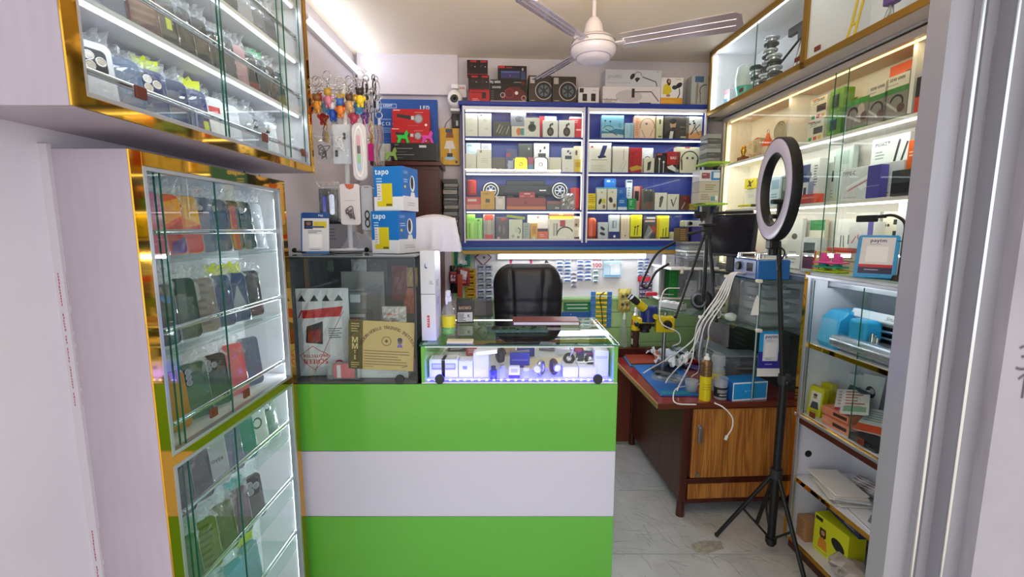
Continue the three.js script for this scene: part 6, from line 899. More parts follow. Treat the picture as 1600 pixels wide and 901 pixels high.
  { const q = [0.686, 1.434, 0.094, 0.098]; const [g, m] = printed(slab(q[2], q[3], 0.003, 0.002), 'b #e6e8ee; t SALE .5 .22 .34 #c8384a; t 100 .5 .7 .5 #c8384a', '#e6e8ee', q[2], q[3], 0.4, 1000); solo('red_figure_card', 'white card with red figures on the white board', 'card', g, m, 'B', [q[0], q[1], 0.018]); }
  { const q = [0.07, 1.478, 0.184, 0.061]; const [g, m] = printed(slab(q[2], 0.07, 0.003, 0.002), 'b #e4e2ea; p 0 0 .16 0 .1 1 0 1 #d0407a; p 1 0 .84 0 .9 1 1 1 #d0407a; t OFFER .5 .4 .4 #c03a5a', '#e4e2ea', q[2], 0.07); solo('offer_card', 'pink-cornered offer card above the chair', 'card', g, m, 'B', [q[0], q[1], 0.018]); }
  { const q = [0.268, 1.477, 0.098, 0.061]; const [g, m] = printed(slab(q[2], 0.07, 0.003, 0.002), 'b #e8e8ee; t IPHONE .5 .25 .24 #3a3c44; p .4 .9 .55 .55 .8 .9 #2a2a30', '#e8e8ee', q[2], 0.07); solo('notice_card', 'white notice card with dark lettering above the chair', 'card', g, m, 'B', [q[0], q[1], 0.018]); }
  { const q = [0.81, 1.367, 0.147, 0.13]; const t = thing('router_pack', 'pale blue pack with white router picture on the white board', 'pack', 'B', [q[0], q[1], 0.016]); const [g, m] = printed(rbox(q[2], q[3], 0.03, 0.003, 0, q[3] / 2, 0.015), 'b #b9d8ea; r .3 .15 .6 .72 #dfeef6; r .62 .2 .26 .5 #eaf4fa; l .35 .3 .35 .85 .03 #5a7a90; r .05 .86 .9 .08 #4a9ac8', '#9cc4dc', q[2], q[3], 0.3, 900); part(t, 'carton', g, m); part(t, 'hang_tab', rbox(0.03, 0.02, 0.002, 0.001, 0, q[3] + 0.008, 0.004), M.clear); }
  // blue and yellow battery strip with a black cord
  { const q = [0.722, 0.959, 0.173, 0.294], t = thing('battery_strip', 'hanging sheet of blue and yellow battery cards with a black cord', 'battery cards', 'B', [q[0], q[1], 0.05], -0.1); for (let j = 0; j < 8; j++) { const h = q[3] / 8; for (const s of [-1, 1]) part(t, 'card', rbox(q[2] * 0.22, h * 0.92, 0.006, 0.002), mat('#2a78c8', 0.3), [s * q[2] * 0.38, (j + 0.5) * h, 0.004 * (j % 2)]); part(t, 'battery', cyl(h * 0.3, h * 0.3, q[2] * 0.5, 0, 0, 0, 12).rotateZ(Math.PI / 2), mat(j % 3 ? '#e0c41c' : '#d8b414', 0.3), [0, (j + 0.5) * h, 0.012]); } part(t, 'cord', tube([[0.02, q[3], 0.03], [-0.012, q[3] * 0.9, 0.034], [0, q[3] * 0.5, 0.036], [0.012, q[3] * 0.1, 0.034]], 0.004, 24), M.black); }
  { const q = [0.531, 1.089, 0.221, 0.074]; const [g, m] = printed(slab(q[2], q[3], 0.004, 0.002), 'b #1f7a44; T .1 .22 .8 1 .3 #cfe8d4; T .14 .62 .76 1 .3 #cfe8d4', '#1f7a44', q[2], q[3], 0.35, 900); solo('green_notice', 'green notice with two lines of white lettering', 'notice', g, m, 'B', [q[0], q[1], 0.018]); }
  { const q = [0.53, 1.031, 0.248, 0.053]; const [g, m] = printed(slab(q[2], q[3], 0.004, 0.002), 'b #1f5ea8; c .3 .4 .08 #d8e4f2', '#1f5ea8', q[2], q[3]); solo('blue_notice', 'blue notice strip under the green notice', 'notice', g, m, 'B', [q[0], q[1], 0.018]); }
  { const q = [0.91, 1.082, 0.104, 0.192]; const [g, m] = printed(pouch(q[2], q[3], 0.03, 71, 6), 'b #b9ac5a; c .3 .3 .12 #3a3a34; c .7 .3 .12 #3a3a34; c .3 .65 .12 #3a3a34; c .7 .65 .12 #3a3a34; r .1 .45 .8 .06 #ddd08a', '#b0a452', q[2], q[3]); solo('key_sachet', 'olive sachet printed with dark squares by the microscope', 'packet', g, m, 'B', [q[0], q[1], 0.06]); }
  carton('grey_meter_box', 'grey electric box on the wall left of the chair', 'electric box', 'B', [-0.231, 1.066, 0.148, 0.13], 0.06, 0.045, 'b #9a9ca2; r .62 0 .38 1 #85878d', {});
}

// ================================================================ right-hand wall: hanging cabinet
// frame R: x runs from the back corner towards the street, z out of the wall
{
  const c = thing('hanging_cabinet', 'hanging cabinet with gold frame under the ceiling, lit white inside', 'cabinet', 'R', [0.83, 2.58, 0]);
  const h = 0.45, d = 0.345, x0 = -0.87, x1 = 0.95, gm = mat('#a5823a', 0.28, 0.75), L = x1 - x0, mid = (x0 + x1) / 2, iw = mat('#e6e6ea', 0.5);
  part(c, 'bottom_panel', rbox(L, 0.022, d - 0.01, 0.002, mid, 0.011, d / 2), mat('#cfc6c0', 0.5)); part(c, 'back_panel', box(L, h, 0.01, mid, h / 2, 0.006), iw); part(c, 'top_panel', box(L, 0.015, d - 0.02, mid, h - 0.01, d / 2), iw);
  for (const x of [x0 + 0.01, 0.144, x1 - 0.01]) part(c, 'upright', rbox(0.018, h - 0.01, d - 0.012, 0.002, x, h / 2, d / 2), iw);
  for (const [x, w] of [[x0 + 0.012, 0.026], [0.144, 0.04], [x1 - 0.012, 0.026]]) part(c, 'gold_stile', rbox(w, h, 0.012, 0.002, x, h / 2, d), gm);
  for (const y of [0.016, h - 0.014]) part(c, 'gold_rail', rbox(L, 0.032, 0.012, 0.002, mid, y, d), gm);
  part(c, 'under_track', merge([rbox(L, 0.012, 0.02, 0.002, mid, -0.007, d - 0.16), rbox(L, 0.012, 0.012, 0.002, mid, -0.007, d - 0.11)]), M.alu);
  const mx = 0.144;
  for (const [a, b2, p] of [[x0 + 0.03, -0.3, 0.14], [-0.32, mx - 0.025, 0.2], [mx + 0.025, x1 - 0.03, -0.3]]) { const g = part(c, 'glass_door', new THREE.PlaneGeometry(b2 - a, h - 0.07), M.glass, [(a + b2) / 2, h / 2, d - 0.004]); part(g, 'cut_edge', box(0.003, h - 0.07, 0.004), M.edge, [(b2 - a) / 2, 0, 0]); part(g, 'pull', rbox(0.04, 0.024, 0.008, 0.003), M.brown, [p, -h / 2 + 0.06, 0.005]); }
  part(c, 'light_strip', rbox(0.01, h - 0.06, 0.01, 0.001), glow('#f4f8ff', 3.5), [x0 + 0.035, h / 2, d - 0.03]);
  ledLight('R', [0.83 + x0 + 0.05, 2.58 + h / 2, d - 0.035], 0.014, h - 0.08, [1, 0, -0.5], '#f0f5ff', 26);
  ledLight('R', [0.83 + mid, 2.58 + h - 0.025, d - 0.035], L - 0.2, 0.012, [0, -1, -0.4], '#f4f6ff', 9);
  part(c, 'light_strip', rbox(L - 0.1, 0.006, 0.008, 0.001), glow('#f4f8ff', 2.5), [mid, h - 0.021, d - 0.03]);
}
{
  const y = 2.6025, G = 'goods in the hanging gold-framed cabinet';
  carton('tray_box', 'pink-lidded white box with blue label in the gold-framed cabinet', 'box', 'R', [-0.028, y, 0.12, 0.16], 0.24, 0.1, 'b #dfe4ea; r 0 0 1 .2 #d8a8b4; r .2 .4 .65 .42 #6a98c0; T .25 .46 .5 3 .12 #cfe0f0; r .85 .2 .15 .8 #e4e8ee', { turn: 0.3, group: G });
  carton('tray_box', 'pale green slim box at the cabinet corner', 'box', 'R', [-0.192, y, 0.05, 0.15], 0.22, 0.1, 'b #cfd4a8; T .2 .2 .6 5 .12 #a8ac80', { group: G });
  { const t = thing('tumbler', 'white and teal plastic tub upside down', 'tub', 'R', [0.193, y, 0.2], 0); part(t, 'teal_base', lathe([[0, 0], [0.04, 0], [0.05, 0.06], [0.066, 0.12]], 22), mat('#4cc0b0', 0.3)); part(t, 'white_top', lathe([[0.066, 0.12], [0.07, 0.17], [0.06, 0.25], [0.048, 0.262], [0, 0.262]], 22), mat('#cfdcd8', 0.3)); }
  // stacks of ring-shaped phone stands
  const [sg] = [merge([new THREE.TorusGeometry(0.034, 0.009, 8, 20).rotateX(Math.PI / 2), cyl(0.03, 0.026, 0.014, 0, -0.012, 0, 18)])];
  [[0.397, 0.22, 6, -0.06, 'nearest the teal tub'], [0.499, 0.25, 9, 0.03, 'in the middle'], [0.644, 0.28, 5, -0.03, 'beside the black tripod']].forEach(([x, z, n, lean, where]) => { const t = thing('clip_stack', 'stack of grey and white ring clips ' + where, 'clips', 'R', [x, y, z], 0, 'stacks of ring clips'); for (let i = 0; i < n; i++) { const o = part(t, 'ring_clip', sg, i % 2 ? mat('#3f4644', 0.4) : mat('#c6ccd2', 0.25, 0.4), [lean * i * 0.18, 0.026 + i * 0.034, 0], [0, 0, -lean * 1.2]); void o; } });
  { const t = thing('camera_tripod', 'folded black and silver tripod leaning in the gold-framed cabinet', 'tripod', 'R', [0.619, y + 0.006, 0.11]); for (const s of [-1, 0, 1]) part(t, 'leg', bar([s * 0.035 - 0.1, 0.005, s * 0.03], [s * 0.012, 0.27, 0], 0.009), s ? M.alu : M.dark); part(t, 'head', merge([rbox(0.05, 0.06, 0.04, 0.006, 0, 0.29, 0, 2), rbox(0.13, 0.05, 0.03, 0.008, -0.06, 0.34, 0, 2)]), M.black); part(t, 'pan_handle', bar([-0.01, 0.28, 0], [-0.22, 0.17, 0.01], 0.007), M.black); part(t, 'grip', rbox(0.035, 0.09, 0.03, 0.008, -0.24, 0.2, 0.01, 2), M.dark); }
  { const t = thing('yellow_easel', 'yellow folding phone easel in the gold-framed cabinet', 'phone stand', 'R', [1.117, y + 0.007, 0.2]); const ym = mat('#e0be1e', 0.35); for (const s of [-1, 1]) { part(t, 'leg', bar([s * 0.028, 0, 0.03], [s * 0.018, 0.13, 0], 0.006), ym); part(t, 'arm', bar([s * 0.018, 0.13, 0], [s * 0.02 + 0.06, 0.26, 0.02], 0.006), ym); } part(t, 'cross_bar', bar([-0.02, 0.13, 0], [0.02, 0.13, 0], 0.007), ym); }
  { const t = thing('purple_tripod', 'purple and silver mini tripod in the gold-framed cabinet', 'tripod', 'R', [1.32, y, 0.2]); for (const s of [-1, 0, 1]) part(t, 'leg', bar([s * 0.04, 0.004, 0.02 * Math.abs(s)], [0, 0.13, 0], 0.008), M.steel); part(t, 'body', rbox(0.06, 0.1, 0.04, 0.008, 0, 0.18, 0, 2), mat('#5a3a8a', 0.35)); part(t, 'clamp', rbox(0.1, 0.03, 0.03, 0.006, 0, 0.245, 0), M.dark); }
}
// ================================================================ right-hand wall: long glass display
const RS = [2.235, 1.895, 1.505];
{
  const c = thing('glass_display', 'long lit glass display along the wall with sliding doors', 'display case', 'R', [0.83, 1.46, 0]);
  const x0 = -0.86, x1 = 0.95, L = x1 - x0, mid = (x0 + x1) / 2, h = 1.1, d = 0.22, cream = mat('#eeeae2', 0.5), frame = mat('#b9b2ac', 0.35, 0.4);
  part(c, 'back_panel', box(L, h, 0.01, mid, h / 2, 0.006), cream);
  part(c, 'bottom_panel', rbox(L, 0.04, d, 0.003, mid, 0.022, d / 2), M.alu); part(c, 'top_panel', box(L, 0.014, d - 0.01, mid, h - 0.008, d / 2), mat('#d2b490', 0.5));
  for (const x of [x0 + 0.009, x1 - 0.009]) part(c, 'end_panel', rbox(0.018, h - 0.02, d - 0.01, 0.002, x, h / 2, d / 2), cream);
  for (const x of [-0.187, 0.604]) part(c, 'divider', rbox(0.02, h - RS[0] + 1.46 - 0.02, d - 0.05, 0.002, x, (h + RS[0] - 1.46) / 2, d / 2 - 0.02), cream);
  part(c, 'divider', rbox(0.05, 0.36, d - 0.06, 0.004, 0.624, 0.23, d / 2 - 0.02), M.white);
  for (const y of RS.slice(0, 2)) part(c, 'shelf', rbox(L - 0.04, 0.018, d - 0.03, 0.002, mid, y - 1.46 - 0.009, d / 2 - 0.01), cream);
  part(c, 'frame_stile', rbox(0.026, h, 0.024, 0.003, x0 + 0.012, h / 2, d), frame); part(c, 'frame_stile', rbox(0.026, h, 0.024, 0.003, x1 - 0.012, h / 2, d), frame);
  part(c, 'frame_rail', rbox(L, 0.03, 0.024, 0.003, mid, h - 0.014, d), frame); part(c, 'frame_rail', rbox(L, 0.03, 0.03, 0.003, mid, 0.016, d), M.alu);
  for (const [a, b2, z] of [[x0 + 0.03, 0.301, d - 0.006], [0.231, x1 - 0.03, d + 0.006]]) { const g = part(c, 'glass_door', new THREE.PlaneGeometry(b2 - a, h - 0.05), M.glass, [(a + b2) / 2, h / 2, z]); part(g, 'cut_edge', box(0.0025, h - 0.05, 0.0045), M.edge, [(b2 - a) / 2, 0, 0]); part(g, 'cut_edge', box(0.0025, h - 0.05, 0.0045), M.edge, [-(b2 - a) / 2, 0, 0]); }
  const strips = [[h - 0.03, '#ffdfa8', 10, 1.6], [RS[0] - 1.46 - 0.024, '#fffaf4', 19, 4], [RS[1] - 1.46 - 0.024, '#fff8ee', 17, 3]];
  for (const [y, col, p, gl] of strips) { part(c, 'light_strip', rbox(L - 0.1, 0.009, 0.008, 0.001), glow(col, gl), [mid, y, d - 0.03]); ledLight('R', [0.83 + mid, 1.46 + y - 0.008, d - 0.03], L - 0.12, 0.012, [0, -1, -0.45], col, p); }
  part(c, 'light_strip', rbox(0.01, h - 0.1, 0.01, 0.001), glow('#ffe8b8', 2.5), [x0 + 0.035, h / 2, d - 0.03]);
  ledLight('R', [0.83 + x0 + 0.045, 2.0, d - 0.035], 0.012, 1.0, [1, 0, -0.6], '#ffe4ae', 8);
}
{
  const G = 'goods in the long glass display';
  const put = (row, name, label, q, d, ops, o = {}) => carton(name, label, o.cat || 'box', 'R', [q[0], RS[row] + 0.0006 + (o.up || 0), q[2], q[3]], o.z || 0.15, d, ops, { group: G, ...o });
  const ext = 'b #e4dcc6; t EXTREME .5 .12 .16 #2c2a26; T .12 .24 .5 1 .04 #6a665a; r .4 .34 .55 .3 #4a3a30; r .12 .76 .2 .16 #3a9a4a; r .42 .76 .2 .16 #c8342c; r .7 .76 .2 .16 #d8b03a; r .05 .03 .4 .04 #c8342c';
  put(0, 'lock_box', 'clear-fronted box of metal rings with a small gold trophy inside', [0.167, 0, 0.16, 0.14], 0.04, 'b #b9a684; o .25 .25 .1 .04 #7a6a4a; o .6 .2 .1 .04 #7a6a4a; o .25 .75 .1 .04 #7a6a4a; e .65 .45 .14 .2 0 #8a7a2c; r .3 .7 .4 .2 #a07a34', { z: 0.1 });
  { const t = thing('trophy', 'small gilded figurine on a wooden block', 'figurine', 'R', [0.132, RS[0] + 0.0006, 0.15]); part(t, 'block', rbox(0.07, 0.03, 0.05, 0.003, 0, 0.015, 0), mat('#8a4a2a', 0.35)); part(t, 'figure', lathe([[0, 0.03], [0.018, 0.03], [0.01, 0.045], [0.022, 0.07], [0.014, 0.085], [0.016, 0.1], [0, 0.112]], 14), M.gold); }
  { const t = thing('air_blower', 'orange and white rubber air blower', 'blower', 'R', [0.394, RS[0] + 0.0006, 0.14]); part(t, 'white_bulb', lathe([[0, 0], [0.03, 0.004], [0.038, 0.03], [0.034, 0.055]], 18), mat('#e0cba8', 0.4)); part(t, 'orange_cone', lathe([[0.034, 0.055], [0.03, 0.085], [0.014, 0.115], [0.008, 0.14], [0, 0.141]], 18), mat('#e8641c', 0.4)); part(t, 'loop', new THREE.TorusGeometry(0.012, 0.002, 6, 14), M.steel, [0, 0.152, 0]); }
  { const t = thing('clip_fan', 'small round cream fan', 'fan', 'R', [0.538, RS[0] + 0.0006, 0.125]); const cm = mat('#ddd0b0', 0.4); part(t, 'stand', merge([rbox(0.07, 0.014, 0.07, 0.004, 0, 0.007, 0), rbox(0.03, 0.05, 0.03, 0.006, 0, 0.035, -0.01)]), mat('#55504a', 0.5)); part(t, 'shroud', lathe([[0.0, -0.015], [0.055, -0.015], [0.066, 0], [0.062, 0.03]], 28).rotateX(Math.PI / 2), cm, [0, 0.125, 0.0]); part(t, 'grille', merge([0.015, 0.03, 0.045, 0.059].map((r0) => new THREE.TorusGeometry(r0, 0.0018, 5, 26)).concat([0, 1, 2, 3].map((k) => bar([Math.cos(k * 0.785) * 0.06, Math.sin(k * 0.785) * 0.06, 0], [-Math.cos(k * 0.785) * 0.06, -Math.sin(k * 0.785) * 0.06, 0], 0.0014, 5)))), cm, [0, 0.125, 0.031]); }
  put(0, 'torch_tube', 'slim cream torch pack between blower and fan', [0.484, 0, 0.04, 0.13], 0.04, 'b #cfc3a2; T .2 .1 .6 8 .1 #b0a482', { z: 0.1 });
  { const t = thing('red_plate', 'round red plate standing against the back panel', 'plate', 'R', [0.097, RS[0] + 0.0006, 0.03]); part(t, 'disc', cyl(0.085, 0.085, 0.012, 0, 0.085, 0, 30).rotateX(0).applyMatrix4(new THREE.Matrix4().makeTranslation(0, 0, 0)), mat('#b8301c', 0.35)); t.children[0].geometry.translate(0, -0.085, 0).rotateX(Math.PI / 2).translate(0, 0.086, 0); part(t, 'hub', new THREE.TorusGeometry(0.04, 0.006, 8, 24), mat('#d0401f', 0.35), [0, 0.086, 0.008]); }
  put(0, 'extreme_box', 'lower cream box lettered EXTREME', [0.853, 0, 0.125, 0.115], 0.06, ext, { z: 0.16 }); put(0, 'extreme_box', 'upper cream box lettered EXTREME', [0.858, 0, 0.125, 0.12], 0.06, ext, { z: 0.155, up: 0.116 });
  const greenBox = 'b #6fa030; r .2 .2 .5 .5 #2a3a1c; c .45 .35 .18 #1c2414; T .1 .8 .7 1 .06 #b9d880';
  put(0, 'phone_mount_box', 'lower green mount box', [0.989, 0, 0.095, 0.11], 0.06, greenBox, { z: 0.16 }); put(0, 'phone_mount_box', 'upper green mount box with black clamp picture', [0.986, 0, 0.095, 0.13], 0.06, greenBox, { z: 0.155, up: 0.111 });
  put(0, 'lime_box', 'lime and cream box behind the green mount boxes', [0.96, 0, 0.1, 0.2], 0.04, 'b #ded2b4; r 0 0 1 .35 #9cc83a', { z: 0.06 });
  const gim = 'b #8f8a80; r 0 0 1 .28 #e6dcc8; r 0 .28 1 .12 #4a8a44; t SDM_6900 .5 .1 .14 #33302a; T .1 .2 .6 1 .03 #8a8478; l .05 .55 .6 .8 .09 #c9c4bc; a .55 .62 .26 1.1 2.1 .07 #2f302c; c .75 .75 .16 #6a4a40; r 0 .94 1 .06 #5a7a50';
  put(0, 'gimbal_box', 'gimbal box with green top band nearest the green mount boxes', [1.143, 0, 0.135, 0.15], 0.06, 'b #8a8478; r 0 0 1 .2 #4a9a3c; l .05 .45 .7 .75 .09 #c9c4bc; e .7 .4 .16 .24 0 #c9b8a8; a .35 .45 .2 1 2 .07 #2f302c; c .85 .6 .14 #5a3a34; r 0 .9 1 .1 #4a8a44', { z: 0.17 });
  put(0, 'gimbal_box', 'first of two tall gimbal boxes with white header', [1.249, 0, 0.12, 0.19], 0.06, gim, { z: 0.165 }); put(0, 'gimbal_box', 'second of two tall gimbal boxes with white header', [1.351, 0, 0.118, 0.195], 0.06, gim, { z: 0.165 });
  put(0, 'orange_box', 'orange box with brown strap picture standing behind the gimbal boxes', [1.265, 0, 0.15, 0.28], 0.04, 'b #e0561c; e .62 .22 .12 .18 .3 #3a2a14; e .62 .22 .07 .13 .3 #c0a050; l .12 .4 .14 .3 .02 #f0b080', { z: 0.06 });
  { const t = thing('ring_lamp_pack', 'round grey ring lamp pack at the street end', 'ring lamp', 'R', [1.517, RS[0] + 0.0006, 0.12]); part(t, 'ring', new THREE.TorusGeometry(0.075, 0.03, 10, 34).scale(1, 1, 0.4), mat('#b9bcc4', 0.4), [0, 0.2, 0]); part(t, 'inner_ring', new THREE.TorusGeometry(0.043, 0.005, 8, 28), M.black, [0, 0.2, 0.01]); part(t, 'foot', rbox(0.1, 0.1, 0.03, 0.004, 0, 0.05, 0), M.white); }
  put(0, 'selfie_box', 'black and orange box with clear top at the street end', [1.521, 0, 0.1, 0.165], 0.04, 'b #3a3432; r 0 0 1 .14 #c9c4bc; r 0 .62 1 .38 #d8481c; e .4 .35 .14 .2 0 #55504c; e .7 .4 .12 .2 0 #5a5a60', { z: 0.19 });
  // middle row
  put(1, 'battery_box', 'yellow box with black figure print', [0.213, 0, 0.085, 0.07], 0.09, 'b #e2d02a; p .3 .2 .45 .2 .6 .8 .45 .8 #2a281c; p .7 .2 .8 .2 .3 .8 .2 .8 #2a281c', { z: 0.13, turn: 0.5, up: 0.14 });
  put(1, 'adapter_box', 'wide white box under the yellow box', [0.216, 0, 0.2, 0.138], 0.1, 'b #dfe4e4; r 0 .3 .1 .7 #c8ccd0; T .3 .3 .4 2 .08 #c0c6c8', { z: 0.12 });
  { const t = thing('pliers', 'yellow-handled black pliers lying on the middle shelf', 'pliers', 'R', [0.309, RS[1] + 0.007, 0.16], 0.3); for (const s of [-1, 1]) part(t, 'handle', tube([[0, 0.012, 0], [-0.04, 0.014, s * 0.014], [-0.1, 0.012, s * 0.02]], 0.007, 14), mat('#d8c41c', 0.4)); part(t, 'jaws', merge([rbox(0.05, 0.014, 0.022, 0.004, 0.025, 0.012, 0), cyl(0.012, 0.012, 0.018, 0, 0.012, 0)]), M.dark); }
  put(1, 'tool_pack', 'blue and white tool pack behind the ring light', [0.809, 0, 0.15, 0.25], 0.05, 'b #c9cdc8; r .1 .1 .45 .4 #2c3a6a; e .5 .35 .14 .14 0 #55607c; r .5 .5 .3 .3 #7d8aa0; T .75 .15 .2 8 .06 #4a4c48; r .2 .62 .2 .2 #3a3c40', { z: 0.14 });
  put(1, 'red_card_box', 'low red and orange box under the tool pack', [0.882, 0, 0.12, 0.05], 0.06, 'b #c8341c; r 0 .3 1 .2 #e88a4a', { z: 0.2 });
  put(1, 'camera_pack', 'dark green gadget pack seen through the ring light', [0.582, 0, 0.08, 0.19], 0.05, 'b #4a5c50; r .15 .1 .7 .4 #7a8c80; e .5 .7 .2 .1 0 #2c382f', { z: 0.12 }); put(1, 'camera_pack', 'pale grey charger pack seen through the ring light', [0.717, 0, 0.11, 0.1], 0.05, 'b #c9d0cc; a .3 .6 .2 1 2 .06 #a0a8a4; a .7 .6 .2 1 2 .06 #a0a8a4', { z: 0.15 });
  put(1, 'charger_card', 'grey-green charger card with line drawing', [1.005, 0, 0.12, 0.28], 0.03, 'b #b4c4bc; r .12 .4 .75 .5 #c4d0ca; l .15 .42 .85 .4 .02 #6a7a70; l .2 .42 .2 .9 .02 #6a7a70; l .8 .42 .75 .9 .02 #6a7a70; r .3 .05 .5 .25 #9ab0a4', { z: 0.1 });
  put(1, 'cable_carton', 'tall white carton with two black cable tips picture', [1.266, 0, 0.2, 0.29], 0.05, 'b #d6dcda; t POWER .3 .1 .12 #4a5450; T .12 .22 .3 3 .05 #8a9490; l .6 .6 .75 .1 .06 #2c3032; l .75 .62 .95 .15 .05 #2c3032; p .1 .75 .4 .62 .45 .7 .1 .85 #c8343c', { z: 0.09 });
  put(1, 'cable_carton', 'wide white carton with red and white cable picture', [1.24, 0, 0.34, 0.16], 0.05, 'b #cfd4d4; t TYPE-C .12 .15 .16 #5a6460; l .1 .6 .55 .25 .08 #eceef0; l .12 .7 .55 .35 .03 #b8444c; p .3 .6 .42 .5 .46 .6 .36 .72 #e6eaea; p .66 .05 .8 .1 .68 .35 #d8642c; T .55 .85 .35 1 .05 #6a7470; T .05 .9 .3 1 .04 #8a9490', { z: 0.15 });
  put(1, 'purple_box', 'upright violet-blue box on the middle shelf', [1.311, 0, 0.07, 0.15], 0.04, 'b #5650a8; r 0 .62 1 .02 #b0acdc', { z: 0.195 });
  put(1, 'speaker_carton', 'orange box with white letters beside the red box', [1.454, 0, 0.08, 0.24], 0.06, 'b #e0601c; c .35 .55 .14 #f2ddc8; t S .35 .55 .24 #d8541c; T .1 .2 .6 2 .06 #f0c8a8', { z: 0.14 }); put(1, 'speaker_carton', 'red box with white curve beside the orange box', [1.536, 0, 0.12, 0.23], 0.06, 'b #b81c2c; T .2 .1 .5 2 .05 #f0c0c4; p .1 .75 .5 .5 1 .55 1 .75 #e8dcdc', { z: 0.15 });
  put(1, 'black_device_box', 'grey box with black device front', [1.487, 0, 0.15, 0.11], 0.05, 'b #3c403e; r 0 .5 1 .4 #141416; T .6 .15 .3 2 .1 #9aa09c', { z: 0.2 });
  put(1, 'black_device_box', 'dark card at the top of the middle shelf by the street end', [1.435, 0, 0.16, 0.31], 0.02, 'b #3f4644; r 0 .25 1 .2 #d3d8d6; T .3 .32 .3 1 .04 #8a928e', { z: 0.06 });
  // lowest row
  put(2, 'tool_card', 'white tool card with red upright strip', [1.072, 0, 0.16, 0.3], 0.03, 'b #d8dcd6; r .76 0 .24 1 #b81c24; l .2 .3 .2 .5 .04 #3a3c3a; l .3 .3 .34 .5 .04 #3a3c3a; r .5 .28 .2 .16 #2c2e2c', { z: 0.09 });
  put(2, 'red_band_box', 'long white box with red top band', [1.111, 0, 0.26, 0.1], 0.06, 'b #d8d0bc; r 0 0 1 .25 #c8281c; T .1 .5 .8 2 .16 #8a8468', { z: 0.13, up: 0.05 });
  put(2, 'red_band_box', 'flat cream box under the red-banded box', [1.111, 0, 0.25, 0.05], 0.07, 'b #d3c49c; T .1 .3 .8 2 .2 #a08a5a', { z: 0.14 });
  put(2, 'cable_case_box', 'white box with red cable loop and violet side', [1.219, 0, 0.14, 0.13], 0.06, 'b #dcdcda; r .78 0 .22 1 #5a54a4; a .5 .55 .12 0 1.2 .05 #c8344c; l .15 .8 .3 .55 .04 #c8344c', { z: 0.15, up: 0.151 });
  put(2, 'plug_card', 'cream card with two black plug pictures', [1.336, 0, 0.13, 0.33], 0.03, 'b #e2dcca; r .45 .12 .3 .07 #2a2a28; r .72 .14 .2 .02 #2a2a28; r .45 .28 .3 .07 #2a2a28; r .72 .3 .2 .02 #2a2a28; c .12 .2 .05 #3a3a38; c .25 .2 .05 #3a3a38; r .4 .55 .35 .06 #33332f', { z: 0.09 });
  put(2, 'plug_card', 'green and red striped box leaning at the plug card', [1.344, 0, 0.16, 0.18], 0.04, 'b #cfccb8; p .1 1 .6 .2 .8 .25 .35 1 #6a8a7c; r .6 .1 .35 .35 #b82434; r .3 .05 .3 .1 #2f302c', { z: 0.15 });
  put(2, 'headphone_pack', 'pale yellow pack with dark earbud pictures at the street end', [1.536, 0, 0.1, 0.3], 0.04, 'b #e4dcb4; e .6 .3 .2 .12 .5 #4a4438; e .3 .45 .1 .08 .5 #4a4438; e .6 .8 .2 .12 .5 #4a4438', { z: 0.17 });
  put(2, 'gold_card_box', 'glossy orange and yellow gift box', [1.038, 0, 0.15, 0.13], 0.03, 'b #e8c478; r 0 0 .08 1 #d84a1c; p .7 0 1 0 1 1 .8 1 #e0602c; l .2 .7 .4 .6 .02 #a05a2c', { z: 0.195, tilt: -0.1 });
  put(2, 'white_frame_box', 'white-edged black gadget box behind the ring light stem', [0.862, 0, 0.12, 0.2], 0.05, 'b #d8dcdc; r .1 .15 .75 .3 #2c302c; r .1 .55 .75 .35 #6a3448', { z: 0.14 });
  const more = [
    [1, 'memory_card_box', 'pale blue box leaning beside the pliers', 1205, 290, 0.1, 0.2, 'b #b8ccd8; r .1 .1 .8 .3 #8aa8bc; T .15 .55 .7 4 .09 #6a8496', 0.06], [1, 'memory_card_box', 'grey-white box with red dot seen through the ring light', 1236, 250, 0.13, 0.27, 'b #d8dcd8; c .5 .4 .14 #c03a34; T .2 .7 .6 4 .06 #8a908c', 0.05], [1, 'router_carton', 'white carton with black router picture behind the charger card', 1300, 250, 0.17, 0.3, 'b #dfe2e0; r .2 .4 .6 .2 #2c2e30; l .3 .4 .25 .15 .03 #2c2e30; l .7 .4 .75 .15 .03 #2c2e30; T .2 .75 .6 3 .06 #9a9e9c', 0.04],
    [1, 'white_carton', 'plain white carton at the end of the middle shelf', 1395, 240, 0.12, 0.26, 'b #e2e2de; T .2 .3 .5 5 .08 #b0b2ae; r .2 .7 .6 .1 #7a9ab8', 0.04], [2, 'blue_card_box', 'blue and white card box behind the monitor', 1205, 345, 0.12, 0.2, 'b #d0dae0; r 0 0 1 .35 #3a78b0; T .15 .5 .7 4 .1 #8a9aa4', 0.07], [2, 'white_carton', 'tall white carton behind the ring light stem', 1235, 335, 0.13, 0.31, 'b #dcdeda; e .5 .35 .2 .14 0 #55585a; T .2 .65 .6 4 .07 #a0a4a0', 0.05], [2, 'green_card_box', 'green and cream card box beside the white tool card', 1268, 330, 0.12, 0.3, 'b #dcd8c4; r 0 0 1 .2 #3c8a50; l .3 .4 .6 .8 .06 #3a3c3a; c .6 .4 .1 #3a3c3a', 0.045], [2, 'white_carton', 'white carton with orange triangle by the plug card', 1345, 325, 0.14, 0.33, 'b #e0e0da; p .3 .2 .7 .2 .5 .45 #e07a2c; T .2 .6 .6 5 .06 #9a9c98', 0.045], [2, 'brown_box', 'small brown and cream box at the street end of the lowest row', 1400, 385, 0.1, 0.16, 'b #8a6a4a; r .1 .1 .8 .4 #d8c8a8; T .2 .65 .6 3 .1 #c0a888', 0.17]];
  const morex = [0.404, 0.583, 0.923, 1.297, 0.432, 0.618, 0.8, 1.147, 1.366];
